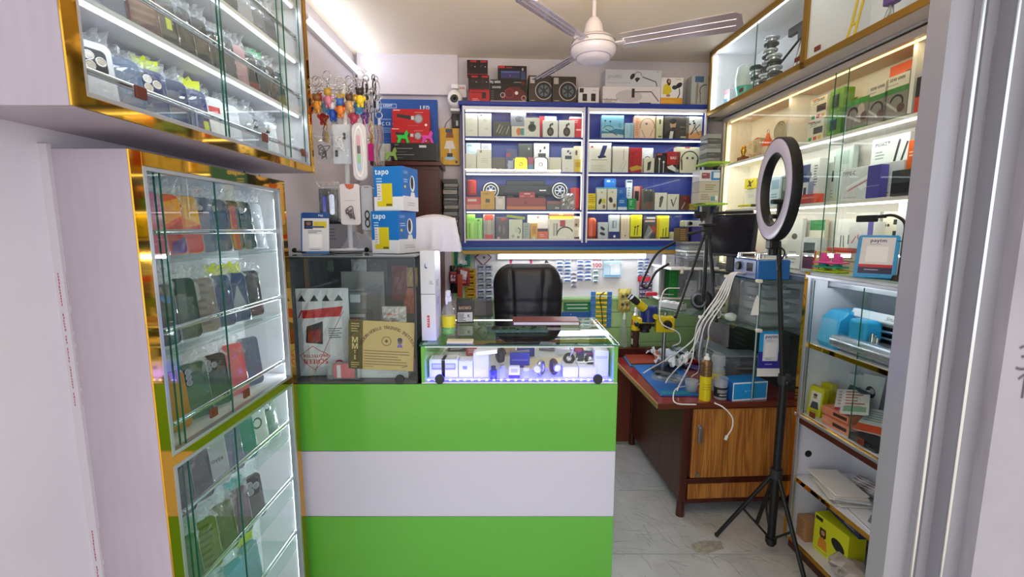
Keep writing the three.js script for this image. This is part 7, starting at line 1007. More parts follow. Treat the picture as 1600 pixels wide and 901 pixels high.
  more.forEach(([row, name, label, , , w2, h, ops, z], i) => put(row, name, label, [morex[i], 0, w2, h], 0.025, ops, { z: z + 0.012 }));
  // back corner goods of the lower rows
  put(2, 'bottle_pack', 'pink and green bottle pack at the back corner', [0.104, 0, 0.06, 0.16], 0.05, 'b #d4d0b8; r 0 .1 1 .3 #d08ab0; r 0 .45 1 .4 #9ac83a', { z: 0.13 }); put(2, 'bottle_pack', 'orange pack at the back corner', [0.223, 0, 0.08, 0.1], 0.05, 'b #e0481c; r .1 .1 .8 .3 #f0a078', { z: 0.13 });
}
// ================================================================ right-hand floor cabinet
const CS = [1.172, 0.79, 0.432, 0.085];
{
  const c = thing('floor_cabinet', 'open-fronted white floor cabinet with gold edging and four shelves', 'cabinet', 'R', [1.5, 0, 0]);
  const x0 = -0.365, x1 = 0.42, L = x1 - x0, mid = (x0 + x1) / 2, d = 0.345, iw = mat('#e4e4ea', 0.45);
  part(c, 'back_panel', box(L, 1.37, 0.012, mid, 0.76, 0.006), iw);
  const side = poly([[0, 0.06], [-(d - 0.005), 0.06], [-(d - 0.005), 1.535], [-0.242, 1.535], [-0.242, 1.452], [0, 1.452]], 0.018).rotateY(Math.PI / 2);
  part(c, 'end_panel', side.clone().translate(x0, 0, 0), iw); part(c, 'end_panel', side.clone().translate(x1 - 0.018, 0, 0), iw);
  part(c, 'top_panel', rbox(L, 0.02, 0.1, 0.002, mid, 1.525, 0.292), iw); part(c, 'glass_top', rbox(L + 0.01, 0.006, 0.112, 0.001, mid, 1.539, 0.298), mat('#9fb4a4', 0.06));
  for (const y of CS) part(c, 'shelf', rbox(L - 0.04, 0.02, d - 0.02, 0.002, mid, y - 0.01, d / 2), iw);
  for (const y of CS) part(c, 'gold_edge', rbox(L - 0.04, 0.022, 0.006, 0.001, mid, y - 0.012, d - 0.006), M.gold);
  part(c, 'gold_stile', rbox(0.024, 1.48, 0.008, 0.001, x0 + 0.004, 0.8, d), M.gold); part(c, 'alu_stile', rbox(0.02, 1.44, 0.016, 0.002, x0 + 0.03, 0.8, d - 0.002), M.alu);
  part(c, 'alu_rail', rbox(L, 0.016, 0.016, 0.002, mid, 1.512, d - 0.002), M.alu); part(c, 'alu_rail', rbox(L, 0.016, 0.016, 0.002, mid, 0.775, d - 0.002), M.alu); part(c, 'wood_rail', rbox(L, 0.03, 0.01, 0.002, mid, 0.752, d - 0.002), M.darkWood);
  part(c, 'plinth', box(L, 0.075, d - 0.03, mid, 0.0375, d / 2 - 0.01), M.darkWood);
  part(c, 'cable_hole', cyl(0.018, 0.018, 0.004, 0, 0, 0, 18).rotateZ(Math.PI / 2), M.black, [x0 + 0.02, 0.55, d - 0.08]);
  for (const [a, b2, z] of [[x0 + 0.05, mid, d - 0.008], [mid - 0.05, x1 - 0.04, d - 0.014]]) { const g = part(c, 'glass_door', new THREE.PlaneGeometry(b2 - a, 0.7), M.glass, [(a + b2) / 2, 1.145, z]); part(g, 'cut_edge', box(0.0025, 0.7, 0.004), M.edge, [-(b2 - a) / 2, 0, 0]); part(g, 'pull', rbox(0.036, 0.03, 0.008, 0.003), M.brown, [-(b2 - a) / 2 + 0.07, -0.33, 0.005]); }
  ledLight('R', [1.5 + mid, 1.505, d - 0.05], L - 0.1, 0.012, [0, -1, -0.4], '#f4f6ff', 12); part(c, 'light_strip', rbox(L - 0.08, 0.007, 0.008, 0.001), glow('#f4f8ff', 2.2), [mid, 1.51, d - 0.05]);
}
{ // film cutting machine
  const t = thing('cutting_machine', 'blue and silver film cutting machine on the upper shelf', 'cutting machine', 'R', [1.52, CS[0] + 0.0006, 0.2]);
  const bl = mat('#27a6dc', 0.3), sv = mat('#b3bac2', 0.25, 0.7), wh = mat('#dfe4ea', 0.3);
  const prof = poly([[-0.1, 0], [0.1, 0], [0.12, 0.03], [0.1, 0.14], [0.06, 0.175], [-0.08, 0.18], [-0.1, 0.12]], 0.1, 0.008).rotateY(-Math.PI / 2);
  part(t, 'end_housing', prof.clone().translate(-0.2, 0, 0), bl); part(t, 'end_housing', prof.clone().translate(0.36, 0, 0), bl);
  part(t, 'base', rbox(0.5, 0.07, 0.2, 0.012, 0.03, 0.036, 0, 2), sv); part(t, 'front_roll', cyl(0.036, 0.036, 0.48, 0, 0, 0, 22).rotateZ(Math.PI / 2), sv, [0.03, 0.045, 0.098]);
  const [tg, tm] = printed(rbox(0.5, 0.045, 0.09, 0.008, 0, 0, 0, 2), 'b #dfe4ea; i Smart_Cutter_Me .55 .5 .5 #33373d', '#d9dee4', 0.5, 0.045, 0.3, 1200); part(t, 'top_bridge', tg, tm, [0.03, 0.165, -0.01], [-0.5, 0, 0]);
  part(t, 'back_slot', rbox(0.46, 0.08, 0.1, 0.004, 0.03, 0.1, -0.05), M.black); part(t, 'guide_rail', merge([bar([-0.2, 0.125, 0.02], [0.26, 0.125, 0.02], 0.007), bar([-0.2, 0.095, 0.02], [0.26, 0.095, 0.02], 0.006)]), M.steel);
  const cr = part(t, 'carriage', rbox(0.1, 0.1, 0.09, 0.018, -0.1, 0.12, 0.055, 3), bl); part(cr, 'tool_holder', merge([cyl(0.01, 0.01, 0.03, -0.1, 0.06, 0.07), cyl(0.012, 0.012, 0.05, -0.03, 0.095, 0.08), cyl(0.009, 0.009, 0.04, -0.01, 0.085, 0.075)]), M.chrome);
  void wh;
}
{
  const G = 'goods in the white floor cabinet', put = (row, name, label, x, z, w2, h, d, ops, o = {}) => carton(name, label, o.cat || 'box', 'R', [x, CS[row] + 0.0006 + (o.up || 0), w2, h], z, d, ops, { group: G, ...o });
  const X = (f) => 1.135 + f;
  put(1, 'yellow_band_box', 'yellow box with portrait, nearest the cabinet corner', X(0.07), 0.3, 0.075, 0.15, 0.04, 'b #d8cf1c; r .12 .16 .76 .6 #e8e6de; e .45 .36 .14 .12 0 #b08468; e .45 .28 .15 .08 0 #26201c; p .2 .76 .3 .52 .7 .52 .82 .76 #3a4450; T .2 .84 .6 2 .05 #8a841c', { turn: 0.25, tilt: -0.12 });
  put(1, 'yellow_band_box', 'plain yellow box standing behind the portrait box', X(0.045), 0.22, 0.06, 0.16, 0.04, 'b #cfc61a; T .2 .2 .6 4 .1 #a8a014', { turn: 0.25 });
  const lf = (label, x, z, y, turn, ops, w2 = 0.11, h = 0.19) => { const [g, m] = printed(slab(w2, h, 0.004, 0.004, 0.0006, 2), ops, '#d8dade', w2, h, 0.35, 900); const o = solo('accessory_card', label, 'card', g, m, 'R', [x, CS[1] + y, z], turn, 'accessory cards on the second cabinet shelf'); return o; };
  const hp = (c) => 'b #dadce2; e .5 .45 .28 .2 .3 ' + c + '; e .56 .42 .14 .1 .3 #c9ccd4; T .2 .85 .5 2 .05 #a9acb4';
  const up = (o, t, r2 = 0) => { o.rotation.order = 'YXZ'; o.rotation.x = t; o.rotation.z = r2; return o; };
  up(lf('white card with dark headset drawing at the back', X(0.19), 0.12, 0.06, 0.1, hp('#2c2e34')), -0.3, 0.12); up(lf('white card with curled cable drawing at the back', X(0.11), 0.1, 0.03, 0, hp('#3a3c44')), -0.2, -0.05); up(lf('white card with oval gadget drawing near the street end', X(0.34), 0.13, 0.06, 0, hp('#4a4c54')), -0.35, -0.15); up(lf('plain white sleeve leaning in the back corner', X(0.06), 0.09, 0.02, 0.1, 'b #d6d8de; T .3 .2 .2 6 .1 #c4c6ce'), -0.12, 0.05);
  up(lf('red and white striped card lying across the salmon boxes', X(0.3), 0.28, 0.1, 0.3, 'b #e0dede; T .15 .08 .7 6 .12 #b8545c; r .1 .7 .8 .2 #8ab098'), -1.15, 0.5); up(lf('pale card with pink print overlapping the striped card', X(0.24), 0.26, 0.09, 0.2, 'b #dcd8dc; T .1 .1 .8 5 .14 #c88a98; r 0 .85 1 .15 #c8344c'), -1.2, 0.6); up(lf('grey and orange card at the shelf edge', X(0.4), 0.3, 0.06, 0.2, 'b #c9ccd2; r 0 .7 1 .3 #d84a1c; T .1 .1 .7 5 .1 #8a9aa0'), -1.25, 0.3);
  put(1, 'salmon_box', 'upper salmon pink box with dark window', X(0.21), 0.3, 0.15, 0.04, 0.1, 'b #e08468; r .45 .3 .5 .4 #4a302c', { up: 0.045, turn: 0.1 }); put(1, 'salmon_box', 'lower salmon pink box with dark window', X(0.235), 0.315, 0.16, 0.043, 0.12, 'b #e58c70; r .42 .3 .5 .4 #3c2a28; T .05 .3 .3 2 .2 #f0b8a4', { turn: 0.05 });
  put(1, 'black_flat_box', 'flat black box with tiny print beside the salmon boxes', X(0.4), 0.32, 0.15, 0.03, 0.1, 'b #26262a; T .1 .3 .8 2 .25 #6a6c72', {});
  { const [g, m] = printed(pouch(0.12, 0.1, 0.03, 81, 8), 'b #3a4a58; c .3 .4 .2 #26303a; c .65 .5 .2 #55687a', '#3a4a58', 0.12, 0.1); up(solo('dark_pouch', 'dark blue crinkled pouch above the salmon boxes', 'pouch', g, m, 'R', [X(0.17), CS[1] + 0.095, 0.2], 0, G), -0.6); }
  { const t = thing('green_cable', 'bright green looped cable in a clear bag', 'cable', 'R', [X(0.44), CS[1] + 0.002, 0.2]); part(t, 'loop', merge([0, 1, 2].map((k) => new THREE.TorusGeometry(0.03, 0.006, 7, 22).scale(1, 1.9, 1).translate(0.004 * k, 0.065, 0.012 * k))), mat('#3cae34', 0.35)); part(t, 'bag', pouch(0.11, 0.16, 0.06, 83, 8), M.film); }
  // third shelf: stacked papers and a patterned roll
  for (let i = 0; i < 7; i++) { const [g, m] = printed(rbox(0.24, 0.007, 0.15, 0.001), 'b #cfcdc4', '#cfccc2', 0.1, 0.01); void g; const P = canvasPaper(i); const o = solo('booklet', ['lowest', 'second', 'third', 'fourth', 'fifth', 'sixth', 'topmost'][i] + ' of the pale booklets stacked on the third shelf', 'booklet', new THREE.BoxGeometry(0.24, 0.007, 0.15), P, 'R', [X(0.2) + 0.014 * Math.sin(i * 1.9), CS[2] + 0.0045 + i * 0.0078, 0.23 + 0.008 * Math.cos(i * 2.3)], 0.12 * Math.sin(i * 1.3) - 0.25, 'pale booklets on the third shelf'); void m; void o; }
  carton('flat_print', 'white sheet with grey device picture at the shelf front', 'sheet', 'R', [X(0.42), CS[2] + 0.0006, 0.26, 0.006], 0.31, 0.14, 'b #dfe2e8', { turn: -0.15, topOps: 'b #e2e6ec; p .3 .4 .65 .3 .8 .6 .5 .75 #7d8086; T .08 .1 .3 3 .08 #b0b8c4; l 0 .95 1 .95 .02 #4a5a8a', group: G }); carton('flat_print', 'dark framed sheet behind the grey device sheet', 'sheet', 'R', [X(0.56), CS[2] + 0.0006, 0.16, 0.005], 0.24, 0.1, 'b #c9ccd4', { turn: -0.25, topOps: 'b #c9ccd4; r .1 .2 .8 .6 #2c3448', group: G });
  { const g = cyl(0.036, 0.036, 0.4, 0, 0, 0, 24).rotateZ(Math.PI / 2); const tx = canvasTexture(512, 128, (c, w, h) => { c.fillStyle = '#d8d4d6'; c.fillRect(0, 0, w, h); for (let i = 0; i < 300; i++) { c.fillStyle = ['#26242a', '#8a2a40', '#26242a', '#f0eeee'][i % 4]; const x = (i * 37) % w, y2 = (i * 53) % h; c.save(); c.translate(x, y2); c.rotate(0.78); c.fillRect(-6, -6, 12, 12); c.fillStyle = '#efedee'; c.fillRect(-2.5, -2.5, 5, 5); c.restore(); } }, [2, 1]); solo('patterned_roll', 'rolled black, white and red diamond-patterned film', 'roll', g, new THREE.MeshPhysicalMaterial({ map: tx, roughness: 0.5 }), 'R', [X(0.36), CS[2] + 0.037, 0.075], 0.1); }
  // bottom shelf
  put(3, 'purple_pack', 'dark purple card pack leaning at the back corner', X(0.1), 0.16, 0.13, 0.25, 0.02, 'b #33285c; r .1 .2 .35 .2 #8a80b0; r .5 .5 .4 .3 #c9c4dc; T .1 .7 .3 4 .06 #6a60a0', { tilt: -0.1 });
  put(3, 'blue_yellow_box', 'navy and yellow box on top of the yellow woman box', X(0.22), 0.22, 0.26, 0.1, 0.13, 'b #25305c; r 0 0 .06 1 #e0c41c; c .82 .5 .14 #d8c01c; T .6 .8 .3 1 .1 #c9ccd8; r 0 0 1 .12 #e6cc1e', { up: 0.205, turn: -0.12, topOps: 'b #e8cc1e; r .55 .5 .35 .15 #c0a414', side: '#25305c' });
  put(3, 'yellow_mic_box', 'bright yellow box with woman and black microphone', X(0.225), 0.27, 0.2, 0.2, 0.1, 'b #d6d81c; r .03 .05 .22 .1 #2a2a1c; e .28 .42 .08 .08 0 #8a5a40; p .18 .3 .36 .3 .38 .5 .34 .56 .22 .56 .18 .5 #3a241c; e .28 .42 .06 .07 0 #c08a68; p .14 .86 .18 .6 .28 .54 .4 .6 .44 .86 #d88a28; e .72 .46 .2 .14 .15 #1c1c1c; p .62 .5 .84 .5 .8 .62 .64 .58 #26261e; l .84 .58 .88 .86 .025 #26261e; T .1 .92 .5 1 .04 #8a8c1a', { turn: 0.1, sideOpsL: 'b #cdd01a; T .2 .2 .6 8 .08 #9ca014', res: 1000 });
  { const [g, m] = printed(pouch(0.2, 0.09, 0.1, 91, 10), 'b #b9aea8; c .2 .4 .1 #c87a4a; c .4 .6 .1 #8a8c90; c .6 .35 .12 #d8d4d0; c .8 .6 .1 #b06a44', '#b4aaa6', 0.2, 0.09, 0.15); solo('crinkled_pouch', 'crinkled shiny pouch at the cabinet foot', 'pouch', g, m, 'R', [X(0.36), CS[3] + 0.001, 0.26], 0, G); }
  put(3, 'cable_display_box', 'purple-framed box of black cables at the street end', X(0.5), 0.14, 0.2, 0.2, 0.08, 'b #6a2a6c; r .08 .08 .84 .84 #3a3440; o .5 .5 .25 .06 #17171a; o .6 .55 .2 .05 #55505c', {});
  put(3, 'tan_bundle', 'tan cardboard bundle in the dark corner of the bottom shelf', X(0.06), 0.3, 0.07, 0.12, 0.08, 'b #b98a5c; T .1 .1 .8 7 .12 #8a6038', {});
}
function canvasPaper(i) { return mat(['#d2d0c8', '#dad8d2', '#c6c4bc', '#e0ded8', '#cfd2d4', '#d8d4c8', '#e3e1dc'][i], 0.8); }
// things on top of the floor cabinet
{
  const y = 1.5425;
  { const t = thing('payment_stand', 'light blue tilted payment stand with blank code panel on the floor cabinet', 'stand', 'R', [1.504, y, 0.315], 0.75); t.scale.setScalar(0.95); const bl = mat('#2a9ad8', 0.3);
    const [g, m] = printed(slab(0.15, 0.2, 0.012, 0.012, 0.002, 4), 'b #2a9ad8; r .1 .06 .8 .66 #e2e2e6; t paytm .5 .14 .13 #1f2f66; T .3 .22 .4 1 .02 #5a6aa0; r .24 .28 .52 .38 #f4f4f6; r .1 .72 .8 .07 #c8243c; r .1 .79 .8 .15 #1f2450; T .25 .84 .5 1 .04 #c9cce0', '#2a9ad8', 0.15, 0.2, 0.3, 1200);
    part(t, 'plate', g, m, [0, 0.006, 0.03], [-0.42, 0, 0]); part(t, 'base', rbox(0.152, 0.014, 0.09, 0.005, 0, 0.008, 0.0), bl); part(t, 'prop', poly([[-0.03, 0.005], [0.04, 0.005], [0.045, 0.14]], 0.008).rotateY(Math.PI / 2), mat('#1f3a9a', 0.35), [0.06, 0, 0.0]); }
  [['pink', '#e04a98', 0.042, 0.0], ['green', '#2aa886', 0.021, 0.0], ['lime', '#c4d81c', 0, 0.0]].forEach(([n, col, up, dx]) => { const t = thing('desk_holder', n + ' plastic phone holder in the nested stack', 'phone holder', 'R', [1.23 + dx, y + up, 0.298], 0.2, 'stack of coloured phone holders'); const m = mat(col, 0.4); part(t, 'plate', rbox(0.13, 0.008, 0.085, 0.004, 0, 0.004, 0), m); for (const s of [-1, 1]) part(t, 'horn', poly([[-0.018, 0.006], [0.018, 0.006], [0.014, 0.02], [0.004, 0.02], [0, 0.028], [-0.012, 0.028]].map(([a, b2]) => [a, n === 'pink' ? 0.006 + (b2 - 0.006) * 1.9 : b2 * 0.72]), 0.02, 0.002), m, [s * 0.035, 0, -0.01]); });
  { const t = thing('usb_lamp', 'black goose-neck USB lamp arching before the display', 'lamp', 'R', [1.603, y, 0.3], 0); part(t, 'neck', tube([[0, 0.01, 0], [0.004, 0.16, 0], [0, 0.235, 0], [-0.05, 0.265, 0.004], [-0.12, 0.262, 0.008]], 0.006, 30), M.black); part(t, 'head', rbox(0.11, 0.03, 0.012, 0.005, -0.175, 0.255, 0.008, 2), M.black); part(t, 'joint', rbox(0.05, 0.014, 0.012, 0.004, -0.105, 0.262, 0.008), M.black); part(t, 'foot', merge([cyl(0.02, 0.026, 0.02, 0, 0.01, 0), rbox(0.09, 0.004, 0.02, 0.001, 0.03, 0.16, 0)]), M.black); }
  carton('amber_photo_card', 'dark amber photo card leaning under the payment stand', 'card', 'R', [1.493, y, 0.2, 0.03], 0.12, 0.01, 'b #5a3018; c .3 .5 .3 #c8682c; c .7 .5 .25 #8a5a2c', {});
}

// ================================================================ repair desk
{
  const t = thing('repair_desk', 'wooden repair desk with red laminate top and walnut door', 'desk', 'R', [0.34, 0, 0.5]);
  // local x -0.5 (back wall) .. 0.52 (front), z -0.48 (wall) .. 0.485
  const top = mat('#8a2a30', 0.18, 0, { clearcoat: 0.5, clearcoatRoughness: 0.08 }), mw = M.darkWood;
  part(t, 'table_top', rbox(1.02, 0.03, 0.965, 0.004, 0.01, 0.715, 0.003), top);
  part(t, 'front_edging', rbox(0.01, 0.034, 0.965, 0.003, 0.522, 0.714, 0.003), mat('#6b2f1c', 0.35)); part(t, 'side_edging', rbox(1.02, 0.034, 0.008, 0.003, 0.01, 0.714, 0.489), mat('#b08a5a', 0.35));
  part(t, 'carcass', rbox(0.94, 0.6, 0.78, 0.003, 0.02, 0.395, -0.07), mw);
  const front = new THREE.PlaneGeometry(0.001, 0.001); void front;
  const dr = part(t, 'door', rbox(0.018, 0.44, 0.66, 0.004, 0, 0, 0), woodFace(), [0.5, 0.465, -0.07]);
  part(dr, 'handle', merge([rbox(0.02, 0.1, 0.022, 0.004, 0.018, 0.06, 0.29), rbox(0.012, 0.016, 0.026, 0.003, 0.012, 0.115, 0.29)]), M.steel); part(dr, 'key_lock', cyl(0.012, 0.012, 0.012, 0, 0, 0, 16).rotateZ(Math.PI / 2), M.steel, [0.011, -0.195, 0.29]);
  part(t, 'plinth_panel', rbox(0.014, 0.1, 0.68, 0.003, 0.498, 0.155, -0.07), woodFace()); part(t, 'rail', rbox(0.03, 0.034, 0.74, 0.006, 0.498, 0.225, -0.07, 2), mw); part(t, 'rail', rbox(0.026, 0.024, 0.74, 0.006, 0.498, 0.092, -0.07, 2), mw);
  for (const [x, z] of [[0.5, 0.31], [0.5, -0.45], [-0.43, 0.31], [-0.43, -0.45]]) part(t, 'leg', merge([rbox(0.045, 0.6, 0.045, 0.006, x, 0.4, z), cyl(0.022, 0.026, 0.1, x, 0.05, z, 14)]), mw);
  part(t, 'end_board', rbox(0.02, 0.68, 0.16, 0.003, -0.44, 0.36, 0.4), mat('#7a3a22', 0.35));
  part(t, 'back_ledge', rbox(0.06, 0.07, 0.46, 0.004, -0.482, 0.765, 0.255), mw);
}
function woodFace() { return M.wood; }
{
  const yd = 0.7305;
  const R = (px, py, y = 0.73) => null; void R;
  // cutting mats
  const plate = (pts, th, bev = 0.0015) => poly(pts.map(([x, z]) => [x, -z]), th, bev).rotateX(-Math.PI / 2);
  const quad = (list) => plate(list, 0.004);
  { const P = [[0.749, 0.925], [0.762, 0.692], [0.107, 0.527], [0.151, 0.899]]; const t = thing('repair_mat', 'big blue silicone repair mat at the front of the desk', 'mat', 'R', [0, yd + 0.002, 0]); part(t, 'mat', quad(P), mat('#1f5fa8', 0.5)); const e = (a, b2) => [P[0][0] + (P[3][0] - P[0][0]) * a + (P[1][0] - P[0][0]) * b2, P[0][1] + (P[3][1] - P[0][1]) * a + (P[1][1] - P[0][1]) * b2]; for (let k = 0; k < 3; k++) { const c = e(0.07, 0.2 + k * 0.25); part(t, 'tray_recess', rbox(0.05, 0.003, 0.055, 0.001), mat('#17859a', 0.5), [c[0], 0.0065, c[1]]); } }
  { const P = [[0.149, 0.923], [0.134, 0.623], [-0.181, 0.575], [-0.179, 0.887]]; solo('repair_mat', 'small teal-blue mat behind the big mat', 'mat', quad(P), mat('#1f78a8', 0.5), 'R', [0, yd + 0.002, 0]); const c = P.reduce((a, p) => [a[0] + p[0] / 4, a[1] + p[1] / 4], [0, 0]); solo('red_folder', 'reddish brown folder lying on the small mat', 'folder', plate(P.map(([x, z]) => [c[0] + (x - c[0]) * 0.86, c[1] + (z - c[1]) * 0.8 + 0.02]), 0.01), mat('#9c4434', 0.3), 'R', [0, yd + 0.009, 0]); }
  // cans, jars, cups
  { const t = thing('cleaner_can', 'yellow cleaner can with bronze upper half and white nozzle', 'can', 'R', [0.812, yd, 0.68]); part(t, 'yellow_label', cyl(0.033, 0.033, 0.15, 0, 0.075, 0, 26), printedCyl('b #e2cf10; T .2 .3 .6 3 .1 #c4ae0c')); part(t, 'bronze_body', lathe([[0.0325, 0.15], [0.0325, 0.225], [0.03, 0.24], [0.018, 0.25]], 24), mat('#8a6a48', 0.25, 0.5)); part(t, 'rib', merge([0.17, 0.19, 0.21].map((y) => new THREE.TorusGeometry(0.0325, 0.002, 6, 24).rotateX(Math.PI / 2).translate(0, y, 0))), mat('#6a4e34', 0.3, 0.5)); part(t, 'nozzle', lathe([[0.018, 0.25], [0.016, 0.262], [0.009, 0.27], [0.008, 0.285], [0, 0.286]], 16), M.white); part(t, 'clip', rbox(0.006, 0.1, 0.012, 0.002, -0.034, 0.19, 0.01), mat('#c9b410', 0.4)); }
  { const t = thing('solder_jar', 'clear screw jar with black label beside the yellow can', 'jar', 'R', [0.805, yd, 0.581]); part(t, 'body', lathe([[0, 0], [0.036, 0], [0.038, 0.01], [0.038, 0.1], [0.034, 0.11]], 24), M.frost); part(t, 'label', cyl(0.0388, 0.0388, 0.06, 0, 0.05, 0, 26), printedCyl('b #1c1c20; T .2 .25 .6 3 .12 #d8d8dc; r .3 .7 .4 .12 #b9bcc4')); part(t, 'lid', cyl(0.04, 0.04, 0.026, 0, 0.122, 0, 26), M.clear); }
  { const t = thing('plastic_cup', 'small translucent bluish cup on the mat edge', 'cup', 'R', [0.682, yd + 0.006, 0.704]); part(t, 'cup', lathe([[0, 0], [0.034, 0], [0.04, 0.06], [0.042, 0.072], [0.039, 0.072], [0.033, 0.004], [0, 0.004]], 24), M.frost); }
  { const t = thing('pump_bottle', 'clear pump dispenser with frosted cap behind the yellow can', 'dispenser', 'R', [0.669, yd, 0.53]); part(t, 'body', lathe([[0, 0], [0.04, 0], [0.042, 0.01], [0.042, 0.14], [0.03, 0.165]], 22), M.frost); part(t, 'cap', lathe([[0.034, 0.165], [0.042, 0.17], [0.04, 0.23], [0.036, 0.236], [0, 0.236]], 22), M.frost); part(t, 'flip_lid', rbox(0.06, 0.01, 0.03, 0.003, -0.01, 0.243, 0), M.clear); part(t, 'label', cyl(0.0428, 0.0428, 0.035, 0, 0.1, 0, 22), mat('#d8cc3a', 0.4)); }
  carton('blue_white_box', 'bright blue box with white edges on the desk front', 'box', 'R', [0.842, yd, 0.23, 0.115], 0.418, 0.13, 'b #1c96dc; r 0 0 1 .08 #e6f0f6; r 0 .9 1 .1 #e6f0f6; r 0 0 .03 1 #e6f0f6; r .97 0 .03 1 #e6f0f6; c .38 .5 .05 #8fd0f0; T .44 .47 .2 1 .05 #bfe4f6', { turn: Math.PI / 2 + 0.1, res: 900, side: '#1a6cb8', sideOpsL: 'b #1a64b4; T .15 .2 .4 5 .14 #8ac0e8', topOps: 'b #1f7cc8' });
  { const t = thing('parts_tray', 'open clear tray of dark phone parts on the mat', 'tray', 'R', [0.463, yd + 0.007, 0.759], 0.9); part(t, 'tray', merge([box(0.2, 0.003, 0.12, 0, 0.002, 0), box(0.2, 0.03, 0.002, 0, 0.016, 0.06), box(0.2, 0.03, 0.002, 0, 0.016, -0.06), box(0.002, 0.03, 0.12, 0.1, 0.016, 0), box(0.002, 0.03, 0.12, -0.1, 0.016, 0)]), M.clear); for (let i = 0; i < 12; i++) part(t, 'phone_part', rbox(rr(0.025, 0.06), 0.006, rr(0.015, 0.04), 0.002), i % 3 ? mat(['#3c3a3a', '#55504a', '#2a2c30'][i % 3], 0.4) : M.alu, [rr(-0.07, 0.07), 0.009 + 0.002 * (i % 4), rr(-0.035, 0.035)], [0, rr(0, 3), 0]); }
  solo('violet_case', 'slim violet case lying beyond the parts tray', 'case', rbox(0.16, 0.014, 0.08, 0.004), mat('#4a4a8c', 0.25), 'R', [0.19, yd + 0.008, 0.476], 0.6);
  // clear stacked boxes under the lower glass plate
  for (let k = 0; k < 2; k++) { const t = thing('clear_box', ['lower', 'upper'][k] + ' clear hinged box stacked behind the blue box', 'box', 'R', [0.388, yd + k * 0.085, 0.219], 1.4, 'clear hinged boxes on the desk'); part(t, 'tub', rbox(0.2, 0.07, 0.16, 0.008, 0, 0.036, 0, 2), M.clear); part(t, 'lid', rbox(0.208, 0.012, 0.168, 0.005, 0, 0.076, 0, 2), M.frost); part(t, 'contents', rbox(0.16, 0.03, 0.12, 0.006, 0, 0.02, 0), mat('#6a7078', 0.5)); }
  { const t = thing('organiser_tray', 'long clear organiser under the lower glass plate', 'organiser', 'R', [0.27, yd, 0.33], 0); part(t, 'tub', rbox(0.42, 0.16, 0.12, 0.01, 0, 0.08, 0, 2), M.clear); for (let i = 0; i < 5; i++) part(t, 'compartment', rbox(0.06, 0.1, 0.09, 0.004), mat(['#7d858c', '#9aa4a8', '#55606a', '#b0b8bc', '#6a747c'][i], 0.4), [-0.16 + i * 0.08, 0.058, 0]); part(t, 'lid', rbox(0.43, 0.012, 0.13, 0.004, 0, 0.168, 0), M.frost); }
  carton('desk_dark_box', 'dark equipment box under the glass plate at the wall', 'box', 'R', [0.36, yd, 0.7, 0.36], 0.1, 0.07, 'b #26282c; T .1 .2 .3 4 .1 #44484e; r .6 .3 .2 .3 #3a3c42', {});
  // crumpled papers and wrappers
  [['crumpled white wrapper on the small mat', 1030, 552, '#d6d8dc', 0.22], ['pale blue wrapper beside the crumpled white one', 1042, 560, '#b4c0d0', 0.15], ['folded white paper at the mat corner', 1052, 566, '#dadce0', 0.2], ['grey foil scrap near the microscope foot', 1062, 552, '#9aa0a8', 0.14], ['orange torn wrapper among the papers', 1030, 548, '#d8793a', 0.06], ['white tissue by the cable bundle', 1068, 560, '#e4e4e6', 0.13]].forEach(([label, px, py, col, s], i) => { const p = [[-0.01, 0.621], [0.035, 0.598], [0.182, 0.619], [-0.045, 0.461], [0.046, 0.665], [0.092, 0.491]][i]; void [px, py]; const g = new THREE.PlaneGeometry(s, s * 0.8, 8, 8).rotateX(-Math.PI / 2).toNonIndexed(); bend(g, (x, y, z) => [x + (noise2(z * 40, i) - 0.5) * 0.03, 0.006 + noise2(x * 34 + i * 9, z * 34) * 0.085, z + (noise2(x * 40, i + 5) - 0.5) * 0.02]); solo('paper_scrap', label, 'paper', g, mat(col, 0.5), 'R', [p[0], yd + 0.004, p[1]], i, 'papers and wrappers on the desk'); });
  [['black zip pouch behind the papers', 1085, 555, '#17181b', 0.15, 0.1], ['dark grey bag under the glass rack', 1110, 548, '#2b2d31', 0.2, 0.14], ['black tool roll beside the cable bundle', 1068, 545, '#1f2024', 0.16, 0.07]].forEach(([label, a, b2, col, w2, h], i) => { void [a, b2]; const p = [[0.08, 0.309], [0.136, 0.222], [-0.019, 0.409]][i]; solo('tool_pouch', label, 'pouch', pouch(w2, h, 0.09, 101 + i, 8), mat(col, 0.5), 'R', [p[0], yd, p[1]], 1.2, 'dark pouches on the desk'); });
  { const t = thing('red_dish', 'red plastic dish among the desk clutter', 'dish', 'R', [0.096, yd + 0.003, 0.44]); part(t, 'dish', lathe([[0, 0], [0.05, 0], [0.062, 0.03], [0.06, 0.032], [0.048, 0.004], [0, 0.004]], 24), mat('#b8202c', 0.3)); }
  { const t = thing('logic_board', 'teal circuit board lying on the small mat', 'circuit board', 'R', [-0.033, yd + 0.012, 0.53], 0.7); part(t, 'board', box(0.12, 0.003, 0.07), mat('#155a5c', 0.3)); for (let i = 0; i < 8; i++) part(t, 'chip', box(rr(0.008, 0.02), 0.004, rr(0.008, 0.016)), i % 2 ? M.black : M.alu, [rr(-0.05, 0.05), 0.003, rr(-0.028, 0.028)]); }
  // spray bottle and yellow can on the riser
  const yr = 0.8005;
